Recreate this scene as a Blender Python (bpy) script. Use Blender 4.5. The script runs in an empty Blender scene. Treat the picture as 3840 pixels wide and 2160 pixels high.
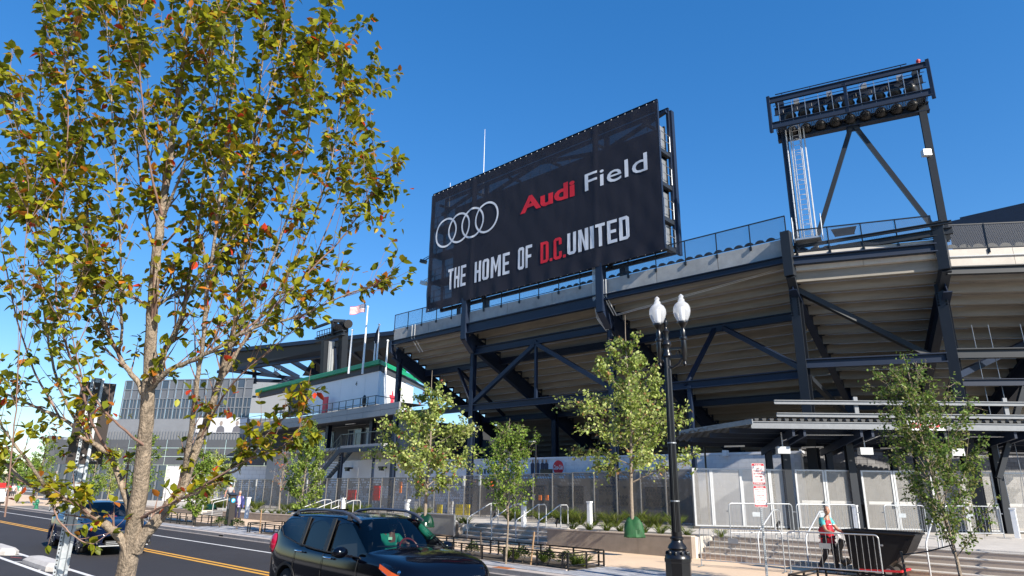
import bpy, bmesh, math, random
import numpy as np
from mathutils import Vector, Matrix, Quaternion
random.seed(7); rs = np.random.RandomState(11)
S = bpy.context.scene; COL = S.collection
R_ = math.radians
# ---------------------------------------------------------------- camera (street runs along X, stadium lies towards +Y)
F = 2487.46; CX, CY = 1920.0, 1080.0; K = 3840/2576.0; H = 2.3
def _n(v): v = np.array(v, float); return v/np.linalg.norm(v)
_dx = -_n((CX-CX-2774, 708, F)); _dz = _n((130, -8230, F)); _dz = _n(_dz-_dx*_dz.dot(_dx)); _dy = np.cross(_dz, _dx)
RW = np.stack([_dx, _dy, _dz], 1)            # world -> camera (right, down, forward)
cam = bpy.data.objects.new('camera', bpy.data.cameras.new('camera')); COL.objects.link(cam)
m = Matrix.Identity(4)
for i in range(3):
    m[i][0] = RW[0, i]; m[i][1] = -RW[1, i]; m[i][2] = -RW[2, i]
m[0][3] = 0; m[1][3] = 0; m[2][3] = H
cam.matrix_world = m
cam.data.sensor_width = 36; cam.data.lens = 36*F/3840; cam.data.clip_end = 6000; cam.data.clip_start = .05
S.camera = cam
cam.data.dof.use_dof = False
# ---------------------------------------------------------------- sky and sun
SUN_EL = R_(31); SUN_V = Vector((math.cos(SUN_EL)*math.cos(R_(8)), -math.cos(SUN_EL)*math.sin(R_(8)), math.sin(SUN_EL)))
W = bpy.data.worlds.new('World'); S.world = W; W.use_nodes = True
wn = W.node_tree.nodes; wl = W.node_tree.links
sky = wn.new('ShaderNodeTexSky'); sky.sky_type = 'NISHITA'; sky.sun_disc = False
sky.sun_elevation = SUN_EL; sky.sun_rotation = math.atan2(SUN_V.x, SUN_V.y)
sky.altitude = 50; sky.air_density = 1.0; sky.dust_density = .0; sky.ozone_density = 2.2
gmm = wn.new('ShaderNodeGamma'); gmm.inputs[1].default_value = .72; wl.new(sky.outputs[0], gmm.inputs[0])
hs = wn.new('ShaderNodeHueSaturation'); hs.inputs['Saturation'].default_value = 1.6; hs.inputs['Hue'].default_value = .504; hs.inputs['Value'].default_value = .97
wl.new(gmm.outputs[0], hs.inputs['Color']); tn = wn.new('ShaderNodeMix'); tn.data_type = 'RGBA'; tn.blend_type = 'MULTIPLY'; tn.inputs[0].default_value = 1; tn.inputs[7].default_value = (.92, 1.03, 1.17, 1)
wl.new(hs.outputs[0], tn.inputs[6]); wl.new(tn.outputs[2], wn['Background'].inputs[0])
wn['Background'].inputs[1].default_value = .135
sd = bpy.data.lights.new('sun', 'SUN'); sd.energy = 4.7; sd.angle = R_(.53); sd.color = (1, .92, .79)
so = bpy.data.objects.new('sun', sd); COL.objects.link(so)
so.rotation_euler = SUN_V.to_track_quat('Z', 'Y').to_euler()
S.view_settings.view_transform = 'Standard'; S.view_settings.look = 'None'; S.view_settings.gamma = 1
S.view_settings.exposure = 0.95; S.view_settings.use_curve_mapping = False
S.render.engine = 'CYCLES'; S.cycles.transparent_max_bounces = 24; S.cycles.max_bounces = 7
# ---------------------------------------------------------------- picture point -> place helpers (2576 x 1449 readings)
def ray(u, v): return RW.T @ np.array([u*K-CX, v*K-CY, F])
def on_z(u, v, z): d = ray(u, v); t = (z-H)/d[2]; return Vector((t*d[0], t*d[1], z))
def on_y(u, v, y): d = ray(u, v); t = y/d[1]; return Vector((t*d[0], y, H+t*d[2]))
def on_l(u, v, P, Q):
    d = ray(u, v); ex, ey = Q[0]-P[0], Q[1]-P[1]
    t = (P[0]*ey-P[1]*ex)/(d[0]*ey-d[1]*ex); return Vector((t*d[0], t*d[1], H+t*d[2]))
def at_d(u, v, dist): d = ray(u, v)/F; return Vector((dist*d[0], dist*d[1], H+dist*d[2]))
def zt(x):                                     # upper terrace level, falling gently to the left
    return .84+.0098*(min(x, -11)+11) if x > -60 else .36
# ---------------------------------------------------------------- materials
MATS = {}
def mat(name, col, rough=.6, metal=0., var=.0, scale=3., bump=0., bscale=None, spec=.5, coat=0., stretch=None, var2=0., scale2=.4, tint=None):
    if name in MATS: return MATS[name]
    m = bpy.data.materials.new(name); m.use_nodes = True; nt = m.node_tree; N = nt.nodes; L = nt.links
    b = N['Principled BSDF']; b.inputs['Base Color'].default_value = (*col, 1); b.inputs['Roughness'].default_value = rough
    b.inputs['Metallic'].default_value = metal; b.inputs['Specular IOR Level'].default_value = spec; b.inputs['Coat Weight'].default_value = coat
    b.inputs['Coat Roughness'].default_value = .03
    tc = N.new('ShaderNodeTexCoord'); mp = N.new('ShaderNodeMapping'); L.new(tc.outputs['Object'], mp.inputs[0])
    if stretch: mp.inputs['Scale'].default_value = stretch
    if var or var2:
        src = None
        for k, (v, s) in enumerate(((var, scale), (var2, scale2))):
            if not v: continue
            n = N.new('ShaderNodeTexNoise'); n.inputs['Scale'].default_value = s; n.inputs['Detail'].default_value = 6; n.inputs['Roughness'].default_value = .65
            L.new(mp.outputs[0], n.inputs['Vector'])
            mr = N.new('ShaderNodeMapRange'); mr.inputs[1].default_value = .28; mr.inputs[2].default_value = .72
            mr.inputs[3].default_value = 1-v; mr.inputs[4].default_value = 1+v; L.new(n.outputs['Fac'], mr.inputs[0])
            if src is None: src = mr.outputs[0]
            else:
                mm = N.new('ShaderNodeMath'); mm.operation = 'MULTIPLY'; L.new(src, mm.inputs[0]); L.new(mr.outputs[0], mm.inputs[1]); src = mm.outputs[0]
        vm = N.new('ShaderNodeVectorMath'); vm.operation = 'SCALE'; vm.inputs[0].default_value = col; L.new(src, vm.inputs['Scale'])
        L.new(vm.outputs[0], b.inputs['Base Color'])
    if bump:
        n = N.new('ShaderNodeTexNoise'); n.inputs['Scale'].default_value = bscale or scale*4; n.inputs['Detail'].default_value = 5
        L.new(mp.outputs[0], n.inputs['Vector']); bp = N.new('ShaderNodeBump'); bp.inputs['Strength'].default_value = bump; bp.inputs['Distance'].default_value = .02
        L.new(n.outputs['Fac'], bp.inputs['Height']); L.new(bp.outputs[0], b.inputs['Normal'])
    MATS[name] = m; return m
def see(name, col, alpha, rough=.5, metal=0., kind=None, sc=30.):
    """sheet that lets part of the light through: netting, mesh, tinted glass (real coverage of the material)"""
    if name in MATS: return MATS[name]
    m = mat(name, col, rough, metal, var=.08, scale=2.); nt = m.node_tree; N = nt.nodes; L = nt.links
    b = N['Principled BSDF']; out = N['Material Output']; tr = N.new('ShaderNodeBsdfTransparent'); mx = N.new('ShaderNodeMixShader')
    mx.inputs[0].default_value = alpha; L.new(tr.outputs[0], mx.inputs[1]); L.new(b.outputs[0], mx.inputs[2]); L.new(mx.outputs[0], out.inputs[0])
    if kind == 'diamond':
        tc = N.new('ShaderNodeTexCoord'); sp = N.new('ShaderNodeSeparateXYZ'); L.new(tc.outputs['UV'], sp.inputs[0])
        def m2(op, a, bb):
            q = N.new('ShaderNodeMath'); q.operation = op
            for i, x in enumerate((a, bb)):
                if x is None: continue
                if isinstance(x, (int, float)): q.inputs[i].default_value = x
                else: L.new(x, q.inputs[i])
            return q.outputs[0]
        p = m2('MULTIPLY', sp.outputs[0], sc); q = m2('MULTIPLY', sp.outputs[1], sc*.5)
        a = m2('ABSOLUTE', m2('SUBTRACT', m2('FRACT', m2('ADD', p, q), None), .5), None)
        c = m2('ABSOLUTE', m2('SUBTRACT', m2('FRACT', m2('SUBTRACT', p, q), None), .5), None)
        g = m2('GREATER_THAN', m2('MAXIMUM', a, c), .5-.5*alpha*.5)
        f = m2('ADD', m2('MULTIPLY', g, .75), alpha*.35)
        L.new(f, mx.inputs[0])
    return m
def gloss(name, col, alpha=.25, rough=.02):
    """glass: tinted see-through with a mirror-like surface"""
    if name in MATS: return MATS[name]
    m = bpy.data.materials.new(name); m.use_nodes = True; N = m.node_tree.nodes; L = m.node_tree.links
    N.remove(N['Principled BSDF']); out = N['Material Output']
    tr = N.new('ShaderNodeBsdfTransparent'); tr.inputs[0].default_value = (*[1-(1-c)*alpha for c in col], 1)
    gl = N.new('ShaderNodeBsdfGlossy'); gl.inputs['Roughness'].default_value = rough; gl.inputs[0].default_value = (1, 1, 1, 1)
    fr = N.new('ShaderNodeFresnel'); fr.inputs[0].default_value = 1.38; mx = N.new('ShaderNodeMixShader')
    L.new(fr.outputs[0], mx.inputs[0]); L.new(tr.outputs[0], mx.inputs[1]); L.new(gl.outputs[0], mx.inputs[2]); L.new(mx.outputs[0], out.inputs[0])
    MATS[name] = m; return m
def leafmat(name, rough=.5, trans=.42):
    """leaf colour comes from the per-leaf colour attribute"""
    if name in MATS: return MATS[name]
    m = bpy.data.materials.new(name); m.use_nodes = True; N = m.node_tree.nodes; L = m.node_tree.links
    b = N['Principled BSDF']; b.inputs['Roughness'].default_value = rough; b.inputs['Specular IOR Level'].default_value = .35
    a = N.new('ShaderNodeAttribute'); a.attribute_name = 'col'; L.new(a.outputs['Color'], b.inputs['Base Color'])
    t = N.new('ShaderNodeBsdfTranslucent'); L.new(a.outputs['Color'], t.inputs[0]); mx = N.new('ShaderNodeMixShader'); mx.inputs[0].default_value = trans
    L.new(b.outputs[0], mx.inputs[1]); L.new(t.outputs[0], mx.inputs[2]); L.new(mx.outputs[0], N['Material Output'].inputs[0])
    MATS[name] = m; return m
# ---------------------------------------------------------------- mesh builder
class MB:
    def __init__(s): s.v = []; s.f = []; s.mi = []; s.m = 0
    def add(s, vs, fs):
        o = len(s.v); s.v += [tuple(map(float, p)) for p in vs]
        for f in fs: s.f.append([i+o for i in f]); s.mi.append(s.m)
        return s
    def box(s, c, d, rz=0, rx=0, ry=0):
        M = Matrix.Translation(Vector(c)) @ Matrix.Rotation(rz, 4, 'Z') @ Matrix.Rotation(ry, 4, 'Y') @ Matrix.Rotation(rx, 4, 'X')
        vs = [M @ Vector((x*d[0]/2, y*d[1]/2, z*d[2]/2)) for x in (-1, 1) for y in (-1, 1) for z in (-1, 1)]
        return s.add(vs, [(0, 1, 3, 2), (4, 6, 7, 5), (0, 4, 5, 1), (2, 3, 7, 6), (0, 2, 6, 4), (1, 5, 7, 3)])
    def bb(s, x0, x1, y0, y1, z0, z1): return s.box(((x0+x1)/2, (y0+y1)/2, (z0+z1)/2), (abs(x1-x0), abs(y1-y0), abs(z1-z0)))
    def beam(s, p, q, w, h=None, up=(0, 0, 1)):
        h = h or w; p = Vector(p); q = Vector(q); d = (q-p); L = d.length
        if L < 1e-6: return s
        d.normalize(); u = Vector(up)
        if abs(d.dot(u)) > .98: u = Vector((0, 1, 0))
        r = d.cross(u).normalized(); u = r.cross(d).normalized()
        vs = [a+r*x*w/2+u*z*h/2 for a in (p, q) for x, z in ((-1, -1), (1, -1), (1, 1), (-1, 1))]
        return s.add(vs, [(0, 1, 5, 4), (1, 2, 6, 5), (2, 3, 7, 6), (3, 0, 4, 7), (3, 2, 1, 0), (4, 5, 6, 7)])
    def ibeam(s, p, q, w, h, t=.03, up=(0, 0, 1)):
        p = Vector(p); q = Vector(q); d = (q-p).normalized(); u = Vector(up)
        if abs(d.dot(u)) > .98: u = Vector((0, 1, 0))
        r = d.cross(u).normalized(); u = r.cross(d).normalized()
        o = u*(h/2-t/2)
        s.beam(p+o, q+o, w, t, up); s.beam(p-o, q-o, w, t, up); return s.beam(p, q, t*.8, h-2*t, up)
    def tube(s, pts, r, n=8, caps=True):
        pts = [Vector(p) for p in pts]; rr = r if hasattr(r, '__len__') else [r]*len(pts); o = len(s.v); prev = None
        for i, p in enumerate(pts):
            t = (pts[min(i+1, len(pts)-1)]-pts[max(i-1, 0)])
            t = t.normalized() if t.length > 1e-9 else Vector((0, 0, 1))
            if prev is None:
                a = Vector((0, 0, 1)) if abs(t.z) < .9 else Vector((1, 0, 0)); x = t.cross(a).normalized()
            else:
                x = (prev-t*prev.dot(t)); x = x.normalized() if x.length > 1e-6 else t.orthogonal().normalized()
            prev = x; y = t.cross(x)
            for k in range(n):
                a = 2*math.pi*k/n; s.v.append(tuple(p+(x*math.cos(a)+y*math.sin(a))*rr[i]))
        for i in range(len(pts)-1):
            for k in range(n):
                s.f.append([o+i*n+k, o+i*n+(k+1) % n, o+(i+1)*n+(k+1) % n, o+(i+1)*n+k]); s.mi.append(s.m)
        if caps:
            s.f.append([o+k for k in range(n)][::-1]); s.mi.append(s.m); e = o+(len(pts)-1)*n; s.f.append([e+k for k in range(n)]); s.mi.append(s.m)
        return s
    def lathe(s, prof, c=(0, 0, 0), n=16, flute=0):
        o = len(s.v); c = Vector(c)
        for r, z in prof:
            for k in range(n):
                a = 2*math.pi*k/n; q = r*(1-(flute if k % 2 else 0)); s.v.append((c.x+q*math.cos(a), c.y+q*math.sin(a), c.z+z))
        for i in range(len(prof)-1):
            for k in range(n):
                s.f.append([o+i*n+k, o+i*n+(k+1) % n, o+(i+1)*n+(k+1) % n, o+(i+1)*n+k]); s.mi.append(s.m)
        s.f.append([o+k for k in range(n)][::-1]); s.mi.append(s.m); e = o+(len(prof)-1)*n; s.f.append([e+k for k in range(n)]); s.mi.append(s.m)
        return s
    def prism(s, poly, a, b):
        """poly: list of points (3d) at one end; extruded by vector b-a"""
        d = Vector(b)-Vector(a); n = len(poly); vs = [Vector(p) for p in poly]+[Vector(p)+d for p in poly]
        return s.add(vs, [list(range(n))[::-1], list(range(n, 2*n))]+[(i, (i+1) % n, n+(i+1) % n, n+i) for i in range(n)])
    def quad(s, *p): return s.add(p, [list(range(len(p)))])
    def ball(s, c, r, n=10, m=7):
        rx, ry, rz = r if hasattr(r, '__len__') else (r, r, r); o = len(s.v); c = Vector(c)
        for i in range(m+1):
            th = math.pi*i/m
            for k in range(n):
                a = 2*math.pi*k/n; s.v.append((c.x+rx*math.sin(th)*math.cos(a), c.y+ry*math.sin(th)*math.sin(a), c.z+rz*math.cos(th)))
        for i in range(m):
            for k in range(n): s.f.append([o+i*n+k, o+(i+1)*n+k, o+(i+1)*n+(k+1) % n, o+i*n+(k+1) % n]); s.mi.append(s.m)
        return s
def sharpen(me, ang=35):
    me.polygons.foreach_set('use_smooth', [True]*len(me.polygons))
    try: me.set_sharp_from_angle(angle=R_(ang))
    except Exception: pass
def obj(name, mb, mats, parent=None, smooth=False, label=None, kind=None, local=False):
    """links the builder as one mesh; vertices are world places unless local=True (then parent space)"""
    me = bpy.data.meshes.new(name)
    off = Vector((0, 0, 0))
    if parent is not None and not local:
        p = parent
        while p is not None: off += p.location; p = p.parent
    vs = mb.v if off.length == 0 else [(x-off.x, y-off.y, z-off.z) for x, y, z in mb.v]
    me.from_pydata(vs, [], mb.f)
    ml = mats if isinstance(mats, (list, tuple)) else [mats]
    for q in ml: me.materials.append(q)
    if len(ml) > 1: me.polygons.foreach_set('material_index', mb.mi)
    me.update()
    if smooth: sharpen(me, 35 if smooth is True else smooth)
    o = bpy.data.objects.new(name, me); COL.objects.link(o)
    if parent is not None: o.parent = parent
    if label: o['label'] = label
    if kind: o['kind'] = kind
    return o
def thing(name, label, cat, loc=(0, 0, 0), rz=0, group=None):
    o = bpy.data.objects.new(name, None); COL.objects.link(o); o.location = loc; o.rotation_euler = (0, 0, rz); o.empty_display_size = .2
    o['label'] = label; o['category'] = cat
    if group: o['group'] = group
    return o
def tag(o, label, cat, group=None):
    o['label'] = label; o['category'] = cat
    if group: o['group'] = group
    return o
def struct(name, mb, m, parent=None, smooth=False): return obj(name, mb, m, parent, smooth, kind='structure')
KIDS = {}
def kids(o): return [c for c in bpy.data.objects if c.parent == o]
def dup(root, loc, rz=None, label=None, group=None, ks=None):
    r = root.copy(); COL.objects.link(r); r.location = loc
    if rz is not None: r.rotation_euler = (0, 0, rz)
    if label: r['label'] = label
    if group: r['group'] = group
    def rec(src, dst, depth):
        for ch in (ks if (ks is not None and depth == 0) else kids(src)):
            c = ch.copy(); COL.objects.link(c); c.parent = dst
            if depth < 1: rec(ch, c, depth+1)
    rec(root, r, 0); return r
def piece(name, src, parent, loc=(0, 0, 0), rot=(0, 0, 0), scale=None, label=None):
    """another object on shared mesh data; loc is in parent space"""
    o = bpy.data.objects.new(name, src.data if hasattr(src, 'data') else src); COL.objects.link(o)
    o.parent = parent; o.location = loc; o.rotation_euler = rot
    if scale: o.scale = scale
    if label: o['label'] = label
    return o
def setuv(o, fn):
    me = o.data; uv = me.uv_layers.new(name='UVMap')
    for l in me.loops: uv.data[l.index].uv = fn(me.vertices[l.vertex_index].co)
def text_mesh(txt, bold=0., shear=0.):
    cu = bpy.data.curves.new('t', 'FONT'); cu.body = txt; cu.size = 1; cu.offset = bold; cu.shear = shear; cu.resolution_u = 3
    o = bpy.data.objects.new('t', cu); COL.objects.link(o); dg = bpy.context.evaluated_depsgraph_get(); dg.update()
    me = bpy.data.meshes.new_from_object(o.evaluated_get(dg)); bpy.data.objects.remove(o); bpy.data.curves.remove(cu)
    return me
def text(name, txt, m, parent, p0, p1, zb, zt_, bold=0., shear=0., out=(0, 0, 0), depth=0, mirror=False):
    """flat lettering laid on the vertical plane from p0 to p1 (left to right as read), between heights zb and zt_"""
    me = text_mesh(txt, bold, shear); n = len(me.vertices); co = np.zeros(n*3); me.vertices.foreach_get('co', co); co = co.reshape(-1, 3)
    mn = co.min(0); mx = co.max(0); off = Vector((0, 0, 0)); q = parent
    while q is not None: off += q.location; q = q.parent
    a = (co[:, 0]-mn[0])/(mx[0]-mn[0]); b = (co[:, 1]-mn[1])/(mx[1]-mn[1])
    P0 = np.array([p0[0], p0[1]]); P1 = np.array([p1[0], p1[1]])
    w = np.zeros((n, 3)); w[:, :2] = P0+(P1-P0)*a[:, None]+np.array(out[:2]); w[:, 2] = zb+(zt_-zb)*b+out[2]
    w -= np.array(off); me.vertices.foreach_set('co', w.ravel()); me.materials.clear(); me.materials.append(m); me.name = name; me.update()
    o = bpy.data.objects.new(name, me); COL.objects.link(o); o.parent = parent
    return o
def evald(o):
    dg = bpy.context.evaluated_depsgraph_get(); dg.update(); me = bpy.data.meshes.new_from_object(o.evaluated_get(dg)); return me
# palette
steel = mat('blue_black_steel', (.007, .0155, .038), .5, .0, var=.12, scale=1.5, spec=.4)
steel2 = mat('grey_blue_steel', (.017, .021, .028), .5, .0, var=.1, scale=1.5, spec=.35)
blackm = mat('black_painted_metal', (.008, .008, .009), .3, 0, spec=.6)
galv = mat('galvanised_steel', (.42, .44, .46), .42, .75, var=.15, scale=9)
galvl = mat('pale_galvanised_steel', (.5, .51, .52), .45, .35, var=.1, scale=5)
galv2 = mat('mid_grey_galvanised', (.2, .21, .225), .45, .3, var=.12, scale=5)
alu = mat('brushed_aluminium', (.55, .56, .58), .35, .8, var=.08, scale=6)
white = mat('white_paint', (.78, .79, .8), .5, var=.04, scale=2)
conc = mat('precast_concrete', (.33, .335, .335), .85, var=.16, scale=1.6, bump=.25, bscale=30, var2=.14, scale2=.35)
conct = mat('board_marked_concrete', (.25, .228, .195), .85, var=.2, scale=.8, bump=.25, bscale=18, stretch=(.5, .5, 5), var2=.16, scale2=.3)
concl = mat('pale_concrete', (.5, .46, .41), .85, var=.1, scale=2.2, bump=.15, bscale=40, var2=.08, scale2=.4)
concp = mat('planter_concrete', (.27, .225, .185), .8, var=.14, scale=2.5, bump=.2, bscale=25, var2=.15, scale2=.6)
rubber = mat('black_rubber', (.012, .012, .012), .75)
# ================================================================ ground, street, pavements, terrace
def sheet(name, pts, z, m, thick=.02):
    mb = MB(); mb.prism([(x, y, z-thick) for x, y in pts], (0, 0, 0), (0, 0, thick)); return struct(name, mb, m)
asph = mat('asphalt', (.027, .024, .027), .85, var=.22, scale=60, bump=.45, bscale=160, var2=.28, scale2=.18)
earth = mat('bare_earth', (.12, .1, .07), .9, var=.2, scale=.3)
tan = mat('tan_aggregate_paving', (.66, .49, .345), .85, var=.12, scale=45, bump=.2, bscale=90, var2=.1, scale2=.5)
soil = mat('planting_soil', (.06, .045, .032), .95, var=.3, scale=10, bump=.6)
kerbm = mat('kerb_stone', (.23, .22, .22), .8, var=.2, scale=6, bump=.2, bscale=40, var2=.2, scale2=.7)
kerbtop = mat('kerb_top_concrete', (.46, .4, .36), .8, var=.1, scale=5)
sheet('ground', [(-900, -300), (300, -300), (300, 1200), (-900, 1200)], -.12, earth, .5)
sheet('road', [(-260, -8), (60, -8), (60, 14.42), (-260, 14.42)], 0, asph, .11)
def strip(name, x0, x1, y0, y1, z, m): sheet(name, [(x0, y0), (x1, y0), (x1, y1), (x0, y1)], z, m, .003)
yel = mat('yellow_road_paint', (.75, .37, .03), .6, var=.1, scale=20, var2=.1, scale2=2)
whp = mat('white_road_paint', (.72, .7, .68), .6, var=.12, scale=18, var2=.12, scale2=1.5)
strip('yellow_centre_line', -250, 60, 9.47, 9.6, .004, yel); strip('yellow_centre_line', -250, 60, 9.74, 9.87, .004, yel)
strip('white_edge_line', -250, 60, 12.5, 12.62, .004, whp)
strip('white_lane_line', -120, 60, 5.32, 5.45, .004, whp); strip('white_lane_line', -120, 60, 6.03, 6.16, .004, whp)
for k in range(26):
    x = -46+k*2.6; mb = MB(); mb.prism([(x, 5.45, .001), (x+.12, 5.45, .001), (x+.75, 6.03, .001), (x+.63, 6.03, .001)], (0, 0, 0), (0, 0, .003))
    struct('white_hatch_line', mb, whp)
# utility paint marks
mr = mat('red_marking_paint', (.5, .08, .07), .7); mg = mat('green_marking_paint', (.1, .35, .22), .7)
for u, v, mm in ((783, 1412, mg), (735, 1369, mr), (798, 1366, mg), (880, 1400, mg), (665, 1345, mr), (760, 1330, mr), (40, 1403, mr), (800, 1390, mg)):
    p = on_z(u, v, 0); mb = MB(); mb.box((p.x, p.y, .0055), (.55, .035, .003), .3); struct('painted_utility_mark', mb, mm)
# near sidewalk, where the photographer stands
near = mat('near_sidewalk_concrete', (.4, .37, .34), .85, var=.1, scale=3)
sheet('near_sidewalk', [(-260, -14), (60, -14), (60, .6), (-260, .6)], .15, near, .2)
# far sidewalk bed
sheet('far_sidewalk', [(-260, 14.78), (60, 14.78), (60, 28.5), (-260, 28.5)], .146, tan, .2)
# kerb stones, each 2.2 m long
kb = None
for i in range(58):
    x0 = 10-i*2.2
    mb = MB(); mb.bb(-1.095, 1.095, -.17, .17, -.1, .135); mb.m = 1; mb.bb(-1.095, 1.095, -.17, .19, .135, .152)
    if kb is None:
        kb = obj('kerb_stone', mb, [kerbm, kerbtop]); kroot = bpy.data.objects.new('kerb', None); COL.objects.link(kroot); kroot['kind'] = 'structure'
        kb.parent = kroot; kb.location = (x0, 14.6, 0)
    else: piece('kerb_stone', kb, kroot, (x0, 14.6, 0))
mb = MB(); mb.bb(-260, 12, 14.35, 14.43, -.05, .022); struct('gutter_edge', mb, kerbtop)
# drain slots in the kerb face
for u, v in ((612, 1398//1*1.0), (1310, 1420), (415, 1350)): pass
slot = mat('drain_opening', (.004, .004, .004), .9)
for x in (-31.4, -25.3, -16.9, -11.9, -49, -58):
    mb = MB(); mb.bb(x-.2, x+.2, 14.424, 14.45, .025, .1); struct('kerb_drain_slot', mb, slot)
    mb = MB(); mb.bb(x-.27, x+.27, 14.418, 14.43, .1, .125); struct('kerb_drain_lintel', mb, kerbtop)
rusty = mat('rusty_plate', (.42, .13, .035), .7, var=.2, scale=20)
p = on_z(1700/K+815/3.435/K, 1900/K+772/3.435/K, .152); mb = MB(); mb.box((p.x, 14.62, .156), (.62, .3, .008)); struct('rusty_drain_cover', mb, rusty)
# grey cobble paver strip between the kerb and the tan paving (individual pavers in the gaps between tree boxes)
pav = [mat('grey_paver_%d' % i, c, .8, var=.12, scale=8, bump=.2) for i, c in enumerate(((.33, .33, .35), (.4, .4, .42), (.26, .27, .3)))]
joint = mat('paver_joint_sand', (.2, .18, .16), .95)
sheet('paver_bed', [(-75, 14.8), (12, 14.8), (12, 17.3), (-75, 17.3)], .152, joint, .003)
pset = []
for i in range(3):
    mb = MB(); mb.bb(-.145, .145, -.07, .07, 0, .012); me_ = obj('paver', mb, pav[i]); pset.append(me_)
proot = bpy.data.objects.new('paver_strip', None); COL.objects.link(proot); proot['kind'] = 'structure'
BOX = [(-6.2, 3.), (-21.3, -12.3), (-31.1, -23.1), (-45.6, -36.9), (-60, -51)]
cand = []
for a in range(300):
    x = 8-a*.3
    for b in range(16):
        y = 14.88+b*.153
        if any(x0-.05 < x < x1+.05 and 15.45 < y < 17.25 for x0, x1 in BOX): continue
        cand.append((x*.0+x+(.15 if b % 2 else 0), y))
cand.sort(key=lambda p: p[0]**2+p[1]**2); first = True
near300 = [c for c in cand if -13.6 < c[0] < -6.3][:297]; rest = [c for c in cand if c not in set(near300)]
for n, (x, y) in enumerate(near300): piece('paver', pset[n*7 % 3], proot, (x, y, .152), (0, 0, random.uniform(-.01, .01)))
for k, q in enumerate(pset): q.parent = proot; q.location = (-6.5+k*.3, 14.9, .152)
for i in range(3):
    mb = MB()
    for n, (x, y) in enumerate(rest):
        if n*7 % 3 == i and x > -62: mb.bb(x-.145, x+.145, y-.07, y+.07, .154, .164)
    obj('far_pavers', mb, pav[i], proot, kind='stuff')
# tree pits (soil) inside the rails
for x0, x1 in BOX: sheet('planting_bed', [(x0+.05, 15.5), (x1-.05, 15.5), (x1-.05, 17.2), (x0+.05, 17.2)], .158, soil, .004)
for x0, x1 in BOX:
    for y in (15.46, 17.24):
        mb = MB(); mb.bb(x0, x1, y-.05, y+.05, .15, .19); struct('bed_edging', mb, kerbtop)
# terrace behind the planters and stairs
def terr(name, x0, x1, y0, y1, m, n=8, dz=0.):
    mb = MB()
    for i in range(n):
        a = x0+(x1-x0)*i/n; b = x0+(x1-x0)*(i+1)/n
        mb.add([(a, y0, .1), (b, y0, .1), (b, y1, .1), (a, y1, .1), (a, y0, zt(a)+dz), (b, y0, zt(b)+dz), (b, y1, zt(b)+dz), (a, y1, zt(a)+dz)],
               [(4, 5, 6, 7), (0, 1, 5, 4), (2, 3, 7, 6)]+([(3, 0, 4, 7)] if i == 0 else [])+([(1, 2, 6, 5)] if i == n-1 else []))
    return struct(name, mb, m)
terr('terrace_paving', -90, 14, 23.3, 70, concl, 24)
# ================================================================ unseen brick block added behind the photographer to darken car reflections and fill
ob = thing('added_reflection_block', 'long red brown brick block facing the stadium from behind the photographer', 'building', (-20, -26, 0))
brk = mat('red_brown_brick', (.16, .075, .05), .85, var=.2, scale=6); obw = mat('dull_window_glass', (.04, .05, .06), .15, .0, spec=.6)
mb = MB(); mb.bb(-75, 45, -40, -26, 0, 13.5); obj('wall', mb, brk, ob)
mb = MB(); mb.bb(-75.2, 45.2, -40.2, -25.8, 13.5, 13.9); obj('roof', mb, mat('dark_roof_edge', (.05, .05, .05), .7), ob)
wnd = None
for r in range(4):
    for c in range(28):
        loc = Vector((-73+c*4.2+1.5, -25.97, 1.2+r*3.2))-ob.location
        if wnd is None: mb = MB(); mb.bb(-.8, .8, -.02, .05, 0, 1.8); wnd = obj('window', mb, obw, ob, local=True); wnd.location = loc
        else: piece('window', wnd, ob, loc)
# ================================================================ stairs, planters, handrails
pale_edge = mat('planter_capping', (.52, .44, .36), .8, var=.08, scale=4)
def planter(x0, x1, y0, y1, label, cat='planter'):
    z0, z1 = zt(x0)+.02, zt(x1)+.02
    t = thing('planter_wall', label, cat, ((x0+x1)/2, y0, .15), group='concrete planters along the terrace')
    n = max(1, round((x1-x0)/2.4))
    for i in range(n):
        a = x0+(x1-x0)*i/n+.004; b = x0+(x1-x0)*(i+1)/n-.004; za, zb = zt(a)+.0, zt(b)+.0
        mb = MB(); mb.add([(a, y0, .14), (b, y0, .14), (b, y0+.25, .14), (a, y0+.25, .14), (a, y0, za), (b, y0, zb), (b, y0+.25, zb), (a, y0+.25, za)],
                          [(0, 1, 5, 4), (1, 2, 6, 5), (2, 3, 7, 6), (3, 0, 4, 7), (4, 5, 6, 7)]); obj('wall_panel', mb, concp, t)
    mb = MB(); mb.add([(x0-.01, y0-.012, z0-.03), (x1+.01, y0-.012, z1-.03), (x1+.01, y0+.27, z1-.03), (x0-.01, y0+.27, z0-.03), (x0-.01, y0-.012, z0+.01), (x1+.01, y0-.012, z1+.01), (x1+.01, y0+.27, z1+.01), (x0-.01, y0+.27, z0+.01)],
                      [(0, 1, 5, 4), (1, 2, 6, 5), (2, 3, 7, 6), (3, 0, 4, 7), (4, 5, 6, 7)]); obj('capping', mb, pale_edge, t)
    for xe, s in ((x0, -1), (x1, 1)):
        ze = zt(xe); mb = MB(); mb.bb(xe-.12 if s > 0 else xe, xe+.004 if s > 0 else xe+.12, y0+.252, y1, .14, ze-.002); obj('end_wall', mb, concl, t)
    mb = MB(); mb.add([(x0+.12, y0+.25, z0-.06), (x1-.12, y0+.25, z1-.06), (x1-.12, y1, z1-.06), (x0+.12, y1, z0-.06)], [(0, 1, 2, 3)]); obj('soil_bed', mb, soil, t, kind=None)
    return t
planter(-18.1, -11.78, 21.5, 23.32, 'grey brown concrete planter behind the street lamp, green watering bag on top')
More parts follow.
